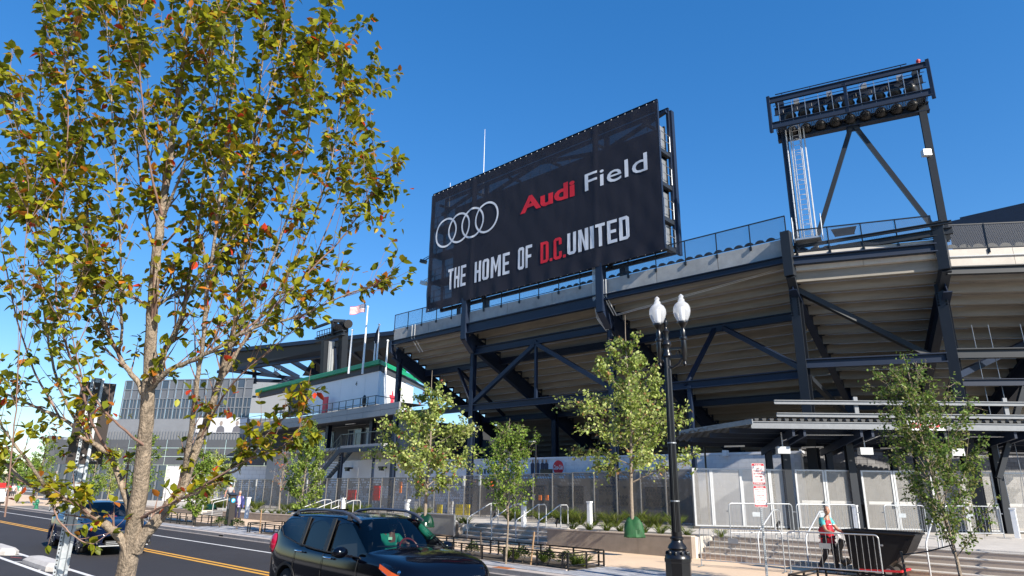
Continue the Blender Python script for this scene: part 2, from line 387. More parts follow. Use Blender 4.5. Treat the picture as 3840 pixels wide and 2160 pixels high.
planter(-32.2, -23.3, 21.5, 23.32, 'concrete planter behind the black car roof, watered tree with green bag')
planter(-47., -37.2, 21.5, 23.32, 'long low concrete planter behind the walking men and parking meter')
planter(-62, -51, 21.5, 23.32, 'furthest low planter beside the white tiled wall')
def stairs(x0, x1, y0, n, label):
    t = thing('stairs', label, 'stairs', ((x0+x1)/2, y0, .15)); top = zt((x0+x1)/2)-.0; r = (top-.15)/n; tr = .36
    for i in range(n):
        mb = MB(); mb.bb(x0, x1, y0+i*tr, y0+n*tr+.9, .15+i*r-(0 if i else .05), .15+(i+1)*r-(.004 if i == n-1 else 0)-.03); mb.m = 1
        mb.bb(x0-.0, x1+.0, y0+i*tr-.015, y0+(i+1)*tr+(.0 if i < n-1 else .5), .15+(i+1)*r-.03, .15+(i+1)*r)
        obj('step', mb, [mat('step_riser_concrete', (.42, .345, .285), .85, var=.12, scale=4), concl], t)
    return t
stairs(-23.2, -18.1, 21.45, 4, 'concrete steps between two planters behind the tree box railing')
stairs(-37.2, -32.2, 21.45, 4, 'concrete steps up to the perforated fence behind the walking men')
stairs(-51, -47, 21.45, 4, 'furthest flight of concrete steps near the tiled wall')
stairs(-11.7, 9, 21.9, 4, 'wide concrete steps behind the barricades and black cart')
rail_m = galvl
def handrail(x, y0, zlow, ztop, run, label):
    """bent tube rail going up a stair: post, slope, level part, down post"""
    t = thing('handrail', label, 'handrail', (x, y0, zlow), group='pale steel stair handrails')
    mb = MB(); h = .9
    pts = [(x, y0, zlow), (x, y0, zlow+h-.08), (x, y0+.06, zlow+h), (x, y0+run-.1, ztop+h-.02), (x, y0+run, ztop+h), (x, y0+run+.4, ztop+h), (x, y0+run+.48, ztop+h-.09), (x, y0+run+.48, ztop)]
    mb.tube(pts, .024, 8); obj('bent_rail', mb, rail_m, t, smooth=50)
    mb = MB(); mb.tube([(x, y0+run, ztop+.0), (x, y0+run, ztop+h)], .022, 8); obj('post', mb, rail_m, t, smooth=50)
    return t
hl = {-22.6: 'left handrail of the middle stairs', -21.2: 'handrail of the middle stairs, second from left', -19.7: 'handrail of the middle stairs behind the small tree', -18.5: 'handrail of the middle stairs beside the planter corner'}
for x, y in ((-22.55, 21.35), (-21.05, 21.35), (-19.65, 21.35), (-18.45, 21.35)):
    handrail(x, y, .16, zt(x), 1.45, {-22.55: 'leftmost', -21.05: 'second from left', -19.65: 'third, behind the small tree', -18.45: 'rightmost, beside the planter corner'}[x]+' of the pale bent handrails on the middle stairs')
for x in (-36.6, -35.1, -33.6): handrail(x, 21.4, .16, zt(x), 1.45, {-36.6: 'left', -35.1: 'middle', -33.6: 'right'}[x]+' bent handrail on the steps behind the black car')
for x in (-50, -48.4): handrail(x, 21.4, .16, zt(x), 1.45, ('left' if x < -49 else 'right')+' bent handrail on the far steps near the walking men')
for x, w in ((-9.6, 'between the parking sign and the barricade'), (-8.1, 'behind the vendor'), (-4.9, 'behind the black cart rim'), (-2.55, 'at the right edge of the picture')):
    handrail(x, 21.8, .16, zt(x), 1.45, 'pale bent stair handrail '+w)
# white square posts on the terrace
def white_post(x, y, label):
    z = zt(x); mb = MB(); mb.bb(x-.08, x+.08, y-.08, y+.08, z, z+1.0); mb.bb(x-.1, x+.1, y-.1, y+.1, z+1.0, z+1.05)
    mb.bb(x-.075, x+.075, y-.083, y-.08, z+.7, z+.95)
    return tag(obj('light_bollard', mb, white), label, 'bollard', 'white square light bollards')
for u, v, w in ((1317, 1326, 'standing at the head of the middle stairs'), (1484, 1328, 'standing behind the planter left of the big plane tree'), (1834, 1328, 'behind the left barricade'), (2562, 1360, 'at the right picture edge beside the handrail'),
                (1022, 1318, 'above the car roof rail'), (860, 1298, 'next to the pear tree left of the car'), (620, 1297, 'beside the far steps, right of the walking men')):
    p = on_z(u, v, zt(-20)); white_post(p.x, p.y, 'white square light bollard '+w)
p = on_z(2150, 1345, .84); white_post(p.x, p.y+.4, 'white square light bollard directly behind the vendor')
# small black uplights
def uplight(p, label):
    t = thing('uplight', label, 'spotlight', p, group='small black tree uplights')
    mb = MB(); mb.tube([p, p+Vector((0, 0, .16))], .02, 6); obj('stake', mb, blackm, t)
    mb = MB(); mb.tube([p+Vector((-.04, .02, .14)), p+Vector((.1, -.02, .34))], .06, 10); obj('lamp_head', mb, blackm, t, smooth=True)
for u, v, w in ((1400, 1320, 'left of the white bollard on the planter'), (1242, 1300, 'beside the stair railing'), (1957, 1332, 'behind the left barricade')):
    p = on_z(u, v+4, zt(-15)); uplight(Vector((p.x, p.y, zt(p.x))), 'small black uplight '+w)
# ================================================================ the stadium stand
st = thing('stadium_stand', 'large grey concrete and dark steel stadium stand seen from below, stepped underside', 'stadium', (-20, 32, .8))
PL = [(-41.0, 30.35), (-32.75, 30.35), (-21.35, 30.35), (-10.75, 30.55), (-5.05, 32.9), (-.3, 36.1), (3.6, 41.), (6, 48.)]
DIRS = [Vector(v).normalized() for v in ((0, 1), (0, 1), (0, 1), (-.1, 1), (-.38, .92), (-.58, .8), (-.7, .7), (-.8, .6))]
def rk(d): return [Vector(p)+DIRS[i]*d for i, p in enumerate(PL)]
def offs(d):
    out = []
    for i, p in enumerate(PL):
        def nrm(a, b): e = Vector((b[0]-a[0], b[1]-a[1])).normalized(); return Vector((-e.y, e.x))
        ns = []
        if i > 0: ns.append(nrm(PL[i-1], PL[i]))
        if i < len(PL)-1: ns.append(nrm(PL[i], PL[i+1]))
        if len(ns) == 1: v = ns[0]
        else:
            b = (ns[0]+ns[1]).normalized(); v = b/max(.35, b.dot(ns[0]))
        out.append(Vector((p[0]+v.x*d, p[1]+v.y*d)))
    return out
DZ = [0, 0, 0, -.8, -1.3, -1.3, -1.3, -1.3]; ZMID = [7.45, 7.45, 7.55, 8.0, 8.15, 8.15, 8.15, 8.15]
def pz(i): return (0, 0, 0, -.3, -.95, -1.3, -1.3, -1.3)[i]
RUN, RISE, NR = .76, .355, 34
# parapet panels
O0, O1 = offs(0), offs(.22)
for i in range(len(PL)-1):
    n = max(1, round((Vector(PL[i+1])-Vector(PL[i])).length/3.8))
    for k in range(n):
        a0, a1 = O0[i].lerp(O0[i+1], k/n+.0015), O0[i].lerp(O0[i+1], (k+1)/n-.0015); b0, b1 = O1[i].lerp(O1[i+1], k/n+.0015), O1[i].lerp(O1[i+1], (k+1)/n-.0015)
        z1 = 13.95+DZ[i]; zb = z1-(.86 if i < 4 else .8)
        mb = MB(); mb.add([(*a0, zb), (*a1, zb), (*b1, zb), (*b0, zb), (*a0, z1), (*a1, z1), (*b1, z1), (*b0, z1)], [(0, 1, 5, 4), (1, 2, 6, 5), (2, 3, 7, 6), (3, 0, 4, 7), (4, 5, 6, 7), (3, 2, 1, 0)])
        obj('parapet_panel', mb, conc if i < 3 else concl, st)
# stepped seating units seen from below
Os = [rk(.22+j*RUN) for j in range(NR+1)]
for i in range(len(PL)-1):
    for j in range(NR):
        a0, a1, b0, b1 = Os[j][i], Os[j][i+1], Os[j+1][i], Os[j+1][i+1]
        if (a1-a0).dot(b1-b0) <= 0 or (b1-b0).length < .4: continue
        zt0 = 13.15+DZ[i]-j*RISE; mb = MB(); e = .006
        zr = zt0-RISE
        mb.add([(*a0, zr-.1), (*a1, zr-.1), (*a1, zt0+(.35 if j == 0 else -.102)), (*a0, zt0+(.35 if j == 0 else -.102))], [(0, 1, 2, 3)])                      # riser face
        mb.add([(*a0, zr-.1), (*a1, zr-.1), (*b1, zr-.1), (*b0, zr-.1)], [(3, 2, 1, 0)])                           # soffit
        mb.add([(*a0, zr), (*a1, zr), (*b1, zr), (*b0, zr)], [(0, 1, 2, 3)])                                       # tread top
        c0 = a0.lerp(b0, .16); c1 = a1.lerp(b1, .16)
        mb.add([(*c0, zr-.1), (*c1, zr-.1), (*c1, zr-.2), (*c0, zr-.2), (*a0, zr-.2), (*a1, zr-.2), (*a1, zr-.1), (*a0, zr-.1)], [(0, 1, 2, 3), (3, 2, 5, 4), (4, 5, 6, 7)])
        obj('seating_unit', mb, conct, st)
# rakers, columns, fascia beams
raker_n = []
for i in range(len(PL)):
    o = [Os[j][i] for j in range(NR+1)]
    p = Vector((*o[0], 12.35+pz(i))); q = Vector((*o[min(NR, 30)], 12.35+pz(i)-RISE*min(NR, 30)))
    mb = MB(); mb.ibeam(p-Vector((0, 0, .25)), q-Vector((0, 0, .25)), .34, .95, .05); obj('raker_beam', mb, steel, st)
    mb = MB()
    for j in range(1, 30):   # saw-tooth brackets that carry each seating unit
        a = Vector((*o[j], 13.05+pz(i)-RISE*j-.1)); b = Vector((*o[j+1], a.z)); mb.add([a, b, (b.x, b.y, a.z-RISE), (a.x, a.y, a.z-.45), a+Vector((.15, 0, 0)), b+Vector((.15, 0, 0)), (b.x+.15, b.y, a.z-RISE), (a.x+.15, a.y, a.z-.45)], [(0, 1, 2, 3), (4, 7, 6, 5), (0, 3, 7, 4), (0, 4, 5, 1), (3, 2, 6, 7)])
    obj('saw_tooth_brackets', mb, steel, st, kind=None)
Oc = offs(.72); Of = offs(-.16); Ob = offs(.5); Oi = rk(3.1); Oj = rk(9.5)
boltm = mat('steel_bolts', (.03, .035, .045), .5)
for i in range(len(PL)):
    c = Oc[i]; f = Of[i]; w = .42 if i >= 3 else .32
    top = 11.75+pz(i)*.5
    mb = MB(); mb.ibeam((*c, .5), (*c, top), w, w*1.05, .045, up=(0, 1, 0)); mb.bb(c.x-w/2-.02, c.x+w/2+.02, c.y-w/2-.03, c.y+w/2+.03, .5, .62); obj('column', mb, steel if i < 3 else steel2, st)
    if i in (1, 2): zt1 = 14.9
    elif i == 4: zt1 = 13.9
    else: zt1 = 14.2+(DZ[i] if i > 4 else 0)
    mb = MB(); mb.beam((*f, 12.15+pz(i)*.5), (*f, zt1 if i in (3, 4) else 14.0+(DZ[i] if i > 4 else 0)), w, w, up=(0, 1, 0)) if i not in (0,) else mb.beam((*f, 12.1), (*f, 13.05), .26, .26, up=(0, 1, 0))
    mb.beam((f.x, f.y, 12.2+pz(i)*.5), (c.x, c.y, 11.5+pz(i)*.5), w*.9, w*.95); obj('column_head', mb, steel if i < 3 else steel2, st)
    mb = MB()
    for s in (-1, 1):
        for k in range(9):
            for h in (0, 1): mb.box((c.x+s*w*.36+h*0, c.y-w*.56, 10.3+k*.13), (.05, .05, .05))
    obj('bolt_group', mb, boltm, st)
for i in range(len(PL)-1):
    a, b = Of[i], Of[i+1]; m_ = steel if i < 4 else steel2
    zf = 12.85
    if i == 1: # deep box beam under the scoreboard
        mb = MB(); mb.ibeam((*a, 12.72), (*b, 12.72), .3, .72, .06); obj('fascia_beam', mb, steel, st)
    elif i == 3:
        mb = MB(); mb.ibeam((*a, 12.72), (*b, 12.72), .3, .4, .05); obj('fascia_beam', mb, m_, st)
    elif i == 4: mb = MB(); mb.ibeam((*a, 11.62), (*b, 11.62), .25, .36, .05); obj('fascia_beam', mb, steel2, st)
    else: mb = MB(); mb.ibeam((*a, zf), (*b, zf), .24, .34, .04); obj('fascia_beam', mb, m_, st)
    a, b = Oc[i], Oc[i+1]; mb = MB(); mb.ibeam((*a, ZMID[i]), (*b, ZMID[i]), .28, .42, .05); obj('middle_beam', mb, m_, st)
    a, b = Oi[i].lerp(Oi[i+1], .03), Oi[i].lerp(Oi[i+1], .97); z = 12.35+DZ[i]-3.1/RUN*RISE; mb = MB(); (mb.ibeam((*a, z), (*b, z), .26, .42, .05), obj('upper_purlin', mb, steel, st)) if i < 3 else None
    a, b = Oj[i].lerp(Oj[i+1], .03), Oj[i].lerp(Oj[i+1], .97)
    if (b-a).dot(Oj[i+1]-Oj[i]) > 0 and (b-a).length > 1.5 and i < 4:
        z = 12.2+DZ[i]-9.5/RUN*RISE; mb = MB(); mb.ibeam((*a, z), (*b, z), .26, .4, .05); obj('lower_purlin', mb, steel, st)
# diagonal bracing
def brace(p, q, w=.2, m=steel): mb = MB(); mb.beam(p, q, w, w); obj('brace', mb, m, st)
def mid(L, i, f=.5): return L[i].lerp(L[i+1], f)
zi = 12.3-3.1/RUN*RISE
for i in (0, 1, 2, 3):
    f = .5
    m0 = mid(Oi, i, f)
    if i == 1:
        brace((*mid(Oc, 1), 11.1), (*Oc[1], 7.75), .26); brace((*mid(Oc, 1), 11.1), (*Oc[2], 7.75), .26); brace((*mid(Oc, 1), 11.3), (*mid(Oc, 1), 7.6), .16)
        mb = MB(); mb.ibeam((*Oc[1], 11.3), (*Oc[2], 11.3), .3, .5, .05); obj('upper_beam', mb, steel, st)
        brace((*mid(Oc, 1), 11.3), (*mid(Oi, 1, .25), 12.0), .14)
    elif i == 0: brace((*m0, zi), (*Oc[1], 7.7), .2); brace((*m0, zi), (*mid(Oj, 0, .35), 8.0), .2)
    elif i == 2: brace((*mid(Oi, 2, .55), zi), (*Oc[3], 7.75), .24); brace((*mid(Oi, 2, .5), zi), (*mid(Oc, 2, .43), 7.5), .2); brace((*mid(Oc, 2, .45), 7.5), (*mid(Oc, 2, .45), .8), .2)
    else: brace((*Oc[3], 11.6), (*mid(Oi, 3, .97), 8.3), .26, steel2); brace((*Oc[3], 7.6), (*Oj[3], 6.2), .24, steel2)
brace((*Oc[4], 7.2), (*rk(4)[5], 9.6), .26); brace((*Oc[4], 7.3), (*rk(5.5)[4], 5.7), .24)
q = mid(Oc, 4, .45); brace((*q, 6.7), (*Oc[4].lerp(q, .35), 3.0), .2, steel2); brace((*q, 6.7), (*q.lerp(Oc[5], .8), 3.4), .2, steel2); mb = MB(); mb.ibeam((*Oc[4], 6.9), (*Oc[5], 6.9), .2, .3, .03); obj('canopy_tie_beam', mb, steel, st)
for f in (.2, .32, .55, .72, .9):
    q = Oc[4].lerp(Oc[5], f); mb = MB(); mb.tube([(*q, 2.0), (*(q+Vector((-.2, .4))), 9.5)], .014, 5); obj('suspension_cable', mb, galv, st)
# lower columns deep under the stand
for i in (0, 1, 2, 3):
    q = Oj[i]; mb = MB(); mb.ibeam((*q, .6), (*q, 8.2), .4, .4, .05, up=(0, 1, 0)); obj('inner_column', mb, steel, st)
    q2 = Os[18][i]; brace((*q, 2.6), (*q2, 4.6), .25)
# conduits hung under the parapet
for i, f in ((0, .3), (0, .34), (2, .02), (2, .035)):
    q = Of[i].lerp(Of[i+1], f); mb = MB(); mb.tube([(q.x, q.y-.05, 13.9), (q.x, q.y-.05, 12.9), (q.x+.15, q.y+.7, 11.9)], .035, 6); obj('conduit', mb, galvl, st, smooth=True)
for k in range(5):
    q = Of[2]; x = q.x-.55+k*.09; mb = MB(); mb.tube([(x, q.y-.02, 15.0), (x, q.y-.02, 12.9), (x+.1, q.y+.2, 11.7), (x+.5, q.y+1.2, 10.6)], .03, 6); obj('conduit', mb, galvl if k < 3 else steel2, st, smooth=True)
a, b = Ob[2].lerp(Ob[3], .05), Ob[2].lerp(Ob[3], .97)
for k in range(2): mb = MB(); mb.tube([(*a, 11.85+k*.07), (*b, 12.62+k*.07)], .018, 5); obj('conduit', mb, galvl, st)
a, b = offs(-.05)[4], offs(-.05)[5]; mb = MB(); mb.tube([(*a, 12.3), (*b, 12.3)], .03, 6); obj('conduit', mb, galvl, st)
a, b = offs(-.05)[3], offs(-.05)[4]
for k in range(2): mb = MB(); mb.tube([(*a.lerp(b, .1), 12.55+k*.12), (*a.lerp(b, .93), 12.55+k*.12)], .025, 6); obj('conduit', mb, galvl, st)
# railing on the parapet
rail_mesh = see('railing_wire_mesh', (.05, .06, .08), .28, .5, 0, 'diamond', 14.)
Or = offs(.02)
for i in range(len(PL)-1):
    a, b = Or[i], Or[i+1]; L = (b-a).length; n = max(2, round(L/1.75)); dz = 1.15; zb = 13.96+DZ[i]
    if i == 3: a = a.lerp(b, .06); b = b.lerp(a, .03)
    e = (b-a).normalized(); nn = Vector((e.y, -e.x))
    for k in range(n+1):
        q = a.lerp(b, k/n); mb = MB(); mb.box((q.x+nn.x*.02, q.y+nn.y*.02, zb+dz/2-.12), (.045, .045, dz+.25)); mb.box((q.x+nn.x*.06, q.y+nn.y*.06, zb-.13), (.11, .07, .18)); obj('railing_post', mb, blackm, st)
        if k < n:
            q2 = a.lerp(b, (k+1)/n)
            mb = MB(); mb.add([(*q, zb+.06), (*q2, zb+.06), (*q2, zb+dz), (*q, zb+dz)], [(0, 1, 2, 3)]); o = obj('mesh_panel', mb, rail_mesh, st)
            setuv(o, lambda co, q=q, st=st: ((Vector((co.x+st.location.x-q.x, co.y+st.location.y-q.y)).length), co.z))
    mb = MB(); mb.beam((*a, zb+dz), (*b, zb+dz), .05, .05); mb.beam((*a, zb+.05), (*b, zb+.05), .035, .035); obj('top_rail', mb, blackm, st)
# seat backs showing above the parapet
seatm = mat('black_plastic_seat', (.012, .012, .014), .45)
mb = MB()
prof = [(math.cos(t)*.235, math.sin(t)*.16) for t in [math.pi*k/8 for k in range(9)]]
mb.prism([(x, 0, z) for x, z in prof], (0, 0, 0), (0, .06, 0)); sb0 = None
for i, f0, f1 in ((1, .66, .98), (2, .03, .97), (3, .1, .97), (4, .02, 1)):
    a, b = offs(.5)[i], offs(.5)[i+1]; n = int((b-a).length*(f1-f0)/.52); rz = math.atan2(b.y-a.y, b.x-a.x)
    for k in range(n):
        q = a.lerp(b, f0+(f1-f0)*k/n)
        loc = Vector((q.x, q.y, 14.2+DZ[i]))-st.location
        if sb0 is None: sb0 = obj('seat_back', mb, seatm, st, local=True); sb0.location = loc; sb0.rotation_euler = (0, 0, rz)
        else: piece('seat_back', sb0, st, loc, (0, 0, rz))
# dark back and end walls under the stand, added to block the bright horizon
deep = mat('horizon_blocking_wall', (.02, .021, .024), .8, var=.3, scale=1)
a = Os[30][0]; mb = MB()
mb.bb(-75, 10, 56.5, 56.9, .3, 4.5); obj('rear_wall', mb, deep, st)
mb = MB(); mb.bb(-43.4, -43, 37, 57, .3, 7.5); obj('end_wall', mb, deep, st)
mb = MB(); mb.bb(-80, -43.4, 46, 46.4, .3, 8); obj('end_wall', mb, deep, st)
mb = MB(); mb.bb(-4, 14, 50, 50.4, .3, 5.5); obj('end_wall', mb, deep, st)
# far dark roof rising behind the right end
mb = MB(); a = on_y(2420, 566, 75); b = on_y(2600, 530, 75)
mb.beam(a, b+Vector((6, 0, .2)), 1.0, 1.3); mb.bb(a.x-1, a.x+40, 74, 75, 17, a.z+.3); tag(obj('roof_edge', mb, steel), 'dark steel roof edge of the opposite stand, right picture edge', 'roof')
# ================================================================ scoreboard
sc = thing('scoreboard', 'big dark scoreboard frame with printed mesh banner on the stand top', 'scoreboard', (-27, 30.2, 14.9))
X0, X1, Z0, Z1 = -36.8, -17.0, 14.9, 23.95; YF, YB = 30.0, 31.35
def sm(n_, mb, m=steel, **k): return obj(n_, mb, m, sc, **k)
for x in (X0+.08, -32.2, -21.45, X1-.08):
    for y in (YF+.12, YB): mb = MB(); mb.beam((x, y, Z0), (x, y, Z1), .16 if abs(x-X0) < 1 or abs(x-X1) < 1 else .34, .16); sm('frame_post', mb)
for y in (YF+.12, YB):
    for z in (Z0+.05, Z1-.05): mb = MB(); mb.ibeam((X0, y, z), (X1, y, z), .16, .24, .03); sm('frame_beam', mb)
mb = MB(); mb.bb(X0, X1, YF+.16, YF+.2, Z1-.62, Z1-.12); sm('top_plate', mb, steel)
for k in range(27): x = X0+.2+k*(X1-X0-.4)/26; mb = MB(); mb.beam((x, YF+.1, Z1-.65), (x, YF+.1, Z1+.06), .035, .05); sm('stiffener', mb, steel2)
lev = [Z0+.2, 16.75, 18.85, 20.95]
grate = see('walkway_grating', (.03, .035, .045), .7)
for z in lev:
    mb = MB(); mb.bb(X0+.1, X1-.1, YF+.25, YB-.1, z, z+.05); sm('walkway', mb, steel)
    mb = MB(); mb.bb(X0+.1, X1-.1, YF+.18, YF+.22, z-.12, z+.18); sm('walkway_edge', mb, steel)
    for h in (.55, 1.05): mb = MB(); mb.tube([(X0+.1, YF+.22, z+h), (X1-.1, YF+.22, z+h)], .022, 5); sm('guard_rail', mb, steel2)
    for k in range(17): x = X0+.5+k*1.17; mb = MB(); mb.beam((x, YF+.22, z), (x, YF+.22, z+1.05), .04, .04); sm('guard_post', mb, steel2)
    mb = MB(); mb.bb(X1-.3, X1-.02, YF+.2, YB, z-.22, z+.02); sm('end_beam', mb, steel2)
    mb = MB(); mb.tube([(X1, YF+.25, z+.1), (X1, YF+.25, z+1.1), (X1, YB-.1, z+1.1), (X1, YB-.1, z+.1)], .025, 6); mb.tube([(X1, YF+.25, z+.6), (X1, YB-.1, z+.6)], .02, 6); sm('end_guard', mb, galv)
    mb = MB(); mb.bb(X1-.35, X1-.31, YF+.75, YF+1.2, z+.15, z+1.75); sm('cabinet', mb, galv)
scr = mat('screen_back_panel', (.01, .011, .014), .6, var=.3, scale=.8)
for a in range(8):
    for b in range(4):
        xa = X0+1.35+a*(X1-X0-1.6)/8; xb = xa+(X1-X0-1.6)/8-.02; za = Z0+.25+b*1.93; zb = za+1.9
        mb = MB(); mb.bb(xa, xb, YB-.16, YB-.04, za, zb); sm('screen_panel', mb, scr)
        if (a+b) % 2 == 0: mb = MB(); mb.bb(xa+.4, xa+1.1, YB-.3, YB-.165, za+.4, za+.9); sm('vent_box', mb, scr)
mb = MB(); mb.bb(X1-.03, X1+.14, YB+.05, YB+.35, Z0-.1, Z1-.1); sm('screen_side', mb, steel)
for a, b in ((X0, -32.2), (-32.2, -26.8), (-21.45, -26.8), (-21.45, X1)):
    mb = MB(); mb.beam((a, YB-.3, 22.6), (b, YB-.3, Z1-.3), .2, .2); sm('top_brace', mb)
for k in range(6): x = X0+.8+k*3.6; mb = MB(); mb.beam((x, YF+.1, 22.85), (x, YB, 23.0), .12, .16); sm('cross_tie', mb, steel2)
for k in range(22): x = X0+1.6+k*.83+random.uniform(-.2, .2); z = random.choice([22.3, 22.35, 22.2, 20.4]); mb = MB(); mb.beam((x, YF+.3, z), (x, YF+.3, z+.28), .03, .03); sm('bright_bracket', mb, galvl)
# hangers down to the stand
for x in (-32.75, -21.35):
    mb = MB(); mb.beam((x, 30.19, 12.0), (x, 30.19, Z0), .46, .44, up=(0, 1, 0)); mb.beam((x, 30.19, 12.1), (x, 31.0, 11.3), .44, .44); sm('hanger', mb)
    mb = MB(); mb.beam((x+.9, 31.25, 12.9), (x+.9, 31.25, Z0), .4, .3, up=(0, 1, 0)); sm('rear_hanger', mb)
mb = MB(); mb.beam((-34.6, 31.2, 13.2), (-34.6, 31.2, Z0), .22, .22, up=(0, 1, 0)); sm('rear_hanger', mb)
# banner with folds
bn = see('banner_mesh_fabric', (.006, .007, .018), .9, .8)
bn.node_tree.nodes['Mix Shader'].inputs[0].default_value = .935
def fold(x, z):
    t = (x-X0)/(X1-X0); s = (Z1-z)/(Z1-Z0)
    d = .012*math.sin(x*1.3+math.sin(z*.9)*1.3+z*.4)*(.3+s)+.006*math.sin(x*3.1+z*2.7+2*math.sin(x*.7))+.004*math.sin(x*7.3-z*1.9+3*math.sin(x*.31+z))
    d += .05*math.exp(-((x+35.8)/1.3)**2)*math.sin(z*3.3+x*2)*s
    for xc in (-32.2, -21.45): d += -.03*math.exp(-((x-xc)/.18)**2)
    d += .03*math.exp(-((z-Z0)/.5)**2)*math.sin(x*4.1)
    return YF-.03+d
nx, nz = 150, 60; mb = MB(); zl = Z0-.2; zh = Z1-.12
for i in range(nx+1):
    for j in range(nz+1):
        x = X0-.03+(X1-X0+.03)*i/nx; z = zl+(zh-zl)*j/nz
        if x < -32: zz = z-(.18*(1-j/nz))*min(1, (-32-x)/4)
        else: zz = z
        mb.v.append((x, fold(x, z), zz))
for i in range(nx):
    for j in range(nz): a = i*(nz+1)+j; mb.f.append([a, a+nz+1, a+nz+2, a+1]); mb.mi.append(0)
sm('banner', mb, bn, smooth=180)
for k in range(40): x = X0+.2+k*(X1-X0-.4)/39; mb = MB(); mb.beam((x, YF, Z1-.12), (x, YF+.1, Z1+.03), .02, .02); sm('banner_tie', mb, white)
for k in range(40): x = X0+.2+k*(X1-X0-.4)/39; mb = MB(); mb.tube([(x, YF, Z0-.22), (x+.03, YF+.12, Z0)], .01, 4); sm('banner_tie', mb, white)
wh_ink = mat('white_banner_ink', (.6, .62, .68), .7, var=.1, scale=1.2); red_ink = mat('red_banner_ink', (.6, .008, .02), .6, var=.08, scale=1.2)
def sbp(x, y, Y=YF-.1): return on_y((1500+x/1.665)/K, (330+y/1.665)/K, Y)
def btext(name, s, m, bl, tr, bold, sheet_=0):
    a = sbp(*bl); b = sbp(*tr)
    o = text(name, s, m, sc, (a.x, YF-.1), (b.x, YF-.1), a.z, b.z, bold)
    me = o.data; bmm = bmesh.new(); bmm.from_mesh(me); bmesh.ops.triangulate(bmm, faces=bmm.faces)
    bmesh.ops.subdivide_edges(bmm, edges=[e for e in bmm.edges if e.calc_length() > .35], cuts=2)
    for v in bmm.verts: v.co.y = fold(v.co.x+sc.location.x, v.co.z+sc.location.z)-.022-sc.location.y
    bmm.to_mesh(me); bmm.free(); return o
btext('red_lettering', 'Audi', red_ink, (748, 790), (1087, 566), .035); 
btext('white_lettering', 'Field', wh_ink, (1152, 646), (1538, 396), .004)
def strokes(c, sx, sy):
    """block capital in a unit box: list of convex outlines"""
    B = lambda x0, x1, y0, y1: [(x0, y0), (x1, y0), (x1, y1), (x0, y1)]
    L, Rr, T, Bo, M = B(0, sx, 0, 1), B(1-sx, 1, 0, 1), B(0, 1, 1-sy, 1), B(0, 1, 0, sy), B(sx, 1-sx, .5-sy*.5, .5+sy*.5)
    k, q = .22, .09
    def side(x, fl, lo=True, hi=True):
        a, b = (0, sx) if x == 0 else (1, 1-sx); kk = k if x == 0 else -k
        return [(a, q if lo else 0), (a+kk if lo else a, 0), (b, 0), (b, 1), (a+kk if hi else a, 1), (a, 1-q if hi else 1)]
    inn = lambda y0, y1: B(sx, 1-sx, y0, y1)
    return {'T': [B(.5-sx*.5, .5+sx*.5, 0, 1-sy), T], 'H': [L, Rr, M], 'E': [L, B(sx, 1, 0, sy), B(sx, .9, .5-sy*.5, .5+sy*.5), B(sx, 1, 1-sy, 1)], 'F': [L, B(sx, .88, .5-sy*.5, .5+sy*.5), B(sx, 1, 1-sy, 1)],
            'O': [side(0, 1), side(1, 1), inn(0, sy), inn(1-sy, 1)], 'D': [L, side(1, 1), inn(0, sy), inn(1-sy, 1)], 'C': [side(0, 1), inn(0, sy), inn(1-sy, 1), [(1-sx, 0), (1-k, 0), (1, q), (1, .34), (1-sx, .34)], [(1-sx, .66), (1, .66), (1, 1-q), (1-k, 1), (1-sx, 1)]],
            'U': [side(0, 1, True, False), side(1, 1, True, False), inn(0, sy)], 'N': [L, Rr, [(sx, 1), (sx, .62), (1-sx, 0), (1-sx, .38)]], 'I': [B(0, 1, 0, 1)], '.': [B(0, 1, 0, 1)],
            'M': [B(0, sx*.8, 0, 1), B(1-sx*.8, 1, 0, 1), [(sx*.8, 1), (sx*.8, .7), (.5, .2), (.5, .52)], [(.5, .52), (.5, .2), (1-sx*.8, .7), (1-sx*.8, 1)]]}[c]
def condensed(txt, m, bl, tr, gap=.09):
    """tall condensed block capitals printed on the banner"""
    a = sbp(*bl); b = sbp(*tr); ws = {'I': .42, 'M': 1.35, '.': .3, 'N': 1.05}
    tot = sum(ws.get(c, .92) for c in txt); x = a.x
    for c in txt:
        w = (b.x-a.x)*ws.get(c, .92)/tot; h = (b.z-a.z)*(.13 if c == '.' else 1); x0, x1 = x+w*gap, x+w*(1-gap); mb = MB()
        for poly in strokes(c, .34, .135):
            mb.add([(x0+(x1-x0)*px_, YF-.1, a.z+h*py_) for px_, py_ in poly], [tuple(range(len(poly)))])
        bmm = bmesh.new(); vs_ = [bmm.verts.new(v) for v in mb.v]
        for f_ in mb.f: bmm.faces.new([vs_[q_] for q_ in f_])
        bmesh.ops.triangulate(bmm, faces=bmm.faces); bmesh.ops.subdivide_edges(bmm, edges=bmm.edges[:], cuts=2)
        bmm.verts.ensure_lookup_table(); bmm.verts.index_update(); m2 = MB(); m2.v = [(v.co.x, fold(v.co.x, v.co.z)-.026, v.co.z) for v in bmm.verts]; m2.f = [[v.index for v in f_.verts] for f_ in bmm.faces]; m2.mi = [0]*len(m2.f); bmm.free()
        sm('white_letter' if m is wh_ink else 'red_letter', m2, m); x += w
# word by word, following the level top and bottom of the real lines
condensed('THE', wh_ink, (290, 1262), (414, 1098)); condensed('HOME', wh_ink, (457, 1217), (686, 1020)); condensed('OF', wh_ink, (728, 1139), (827, 972))
condensed('D.C.', red_ink, (870, 1098), (1032, 918)); condensed('UNITED', wh_ink, (1036, 1046), (1432, 789))
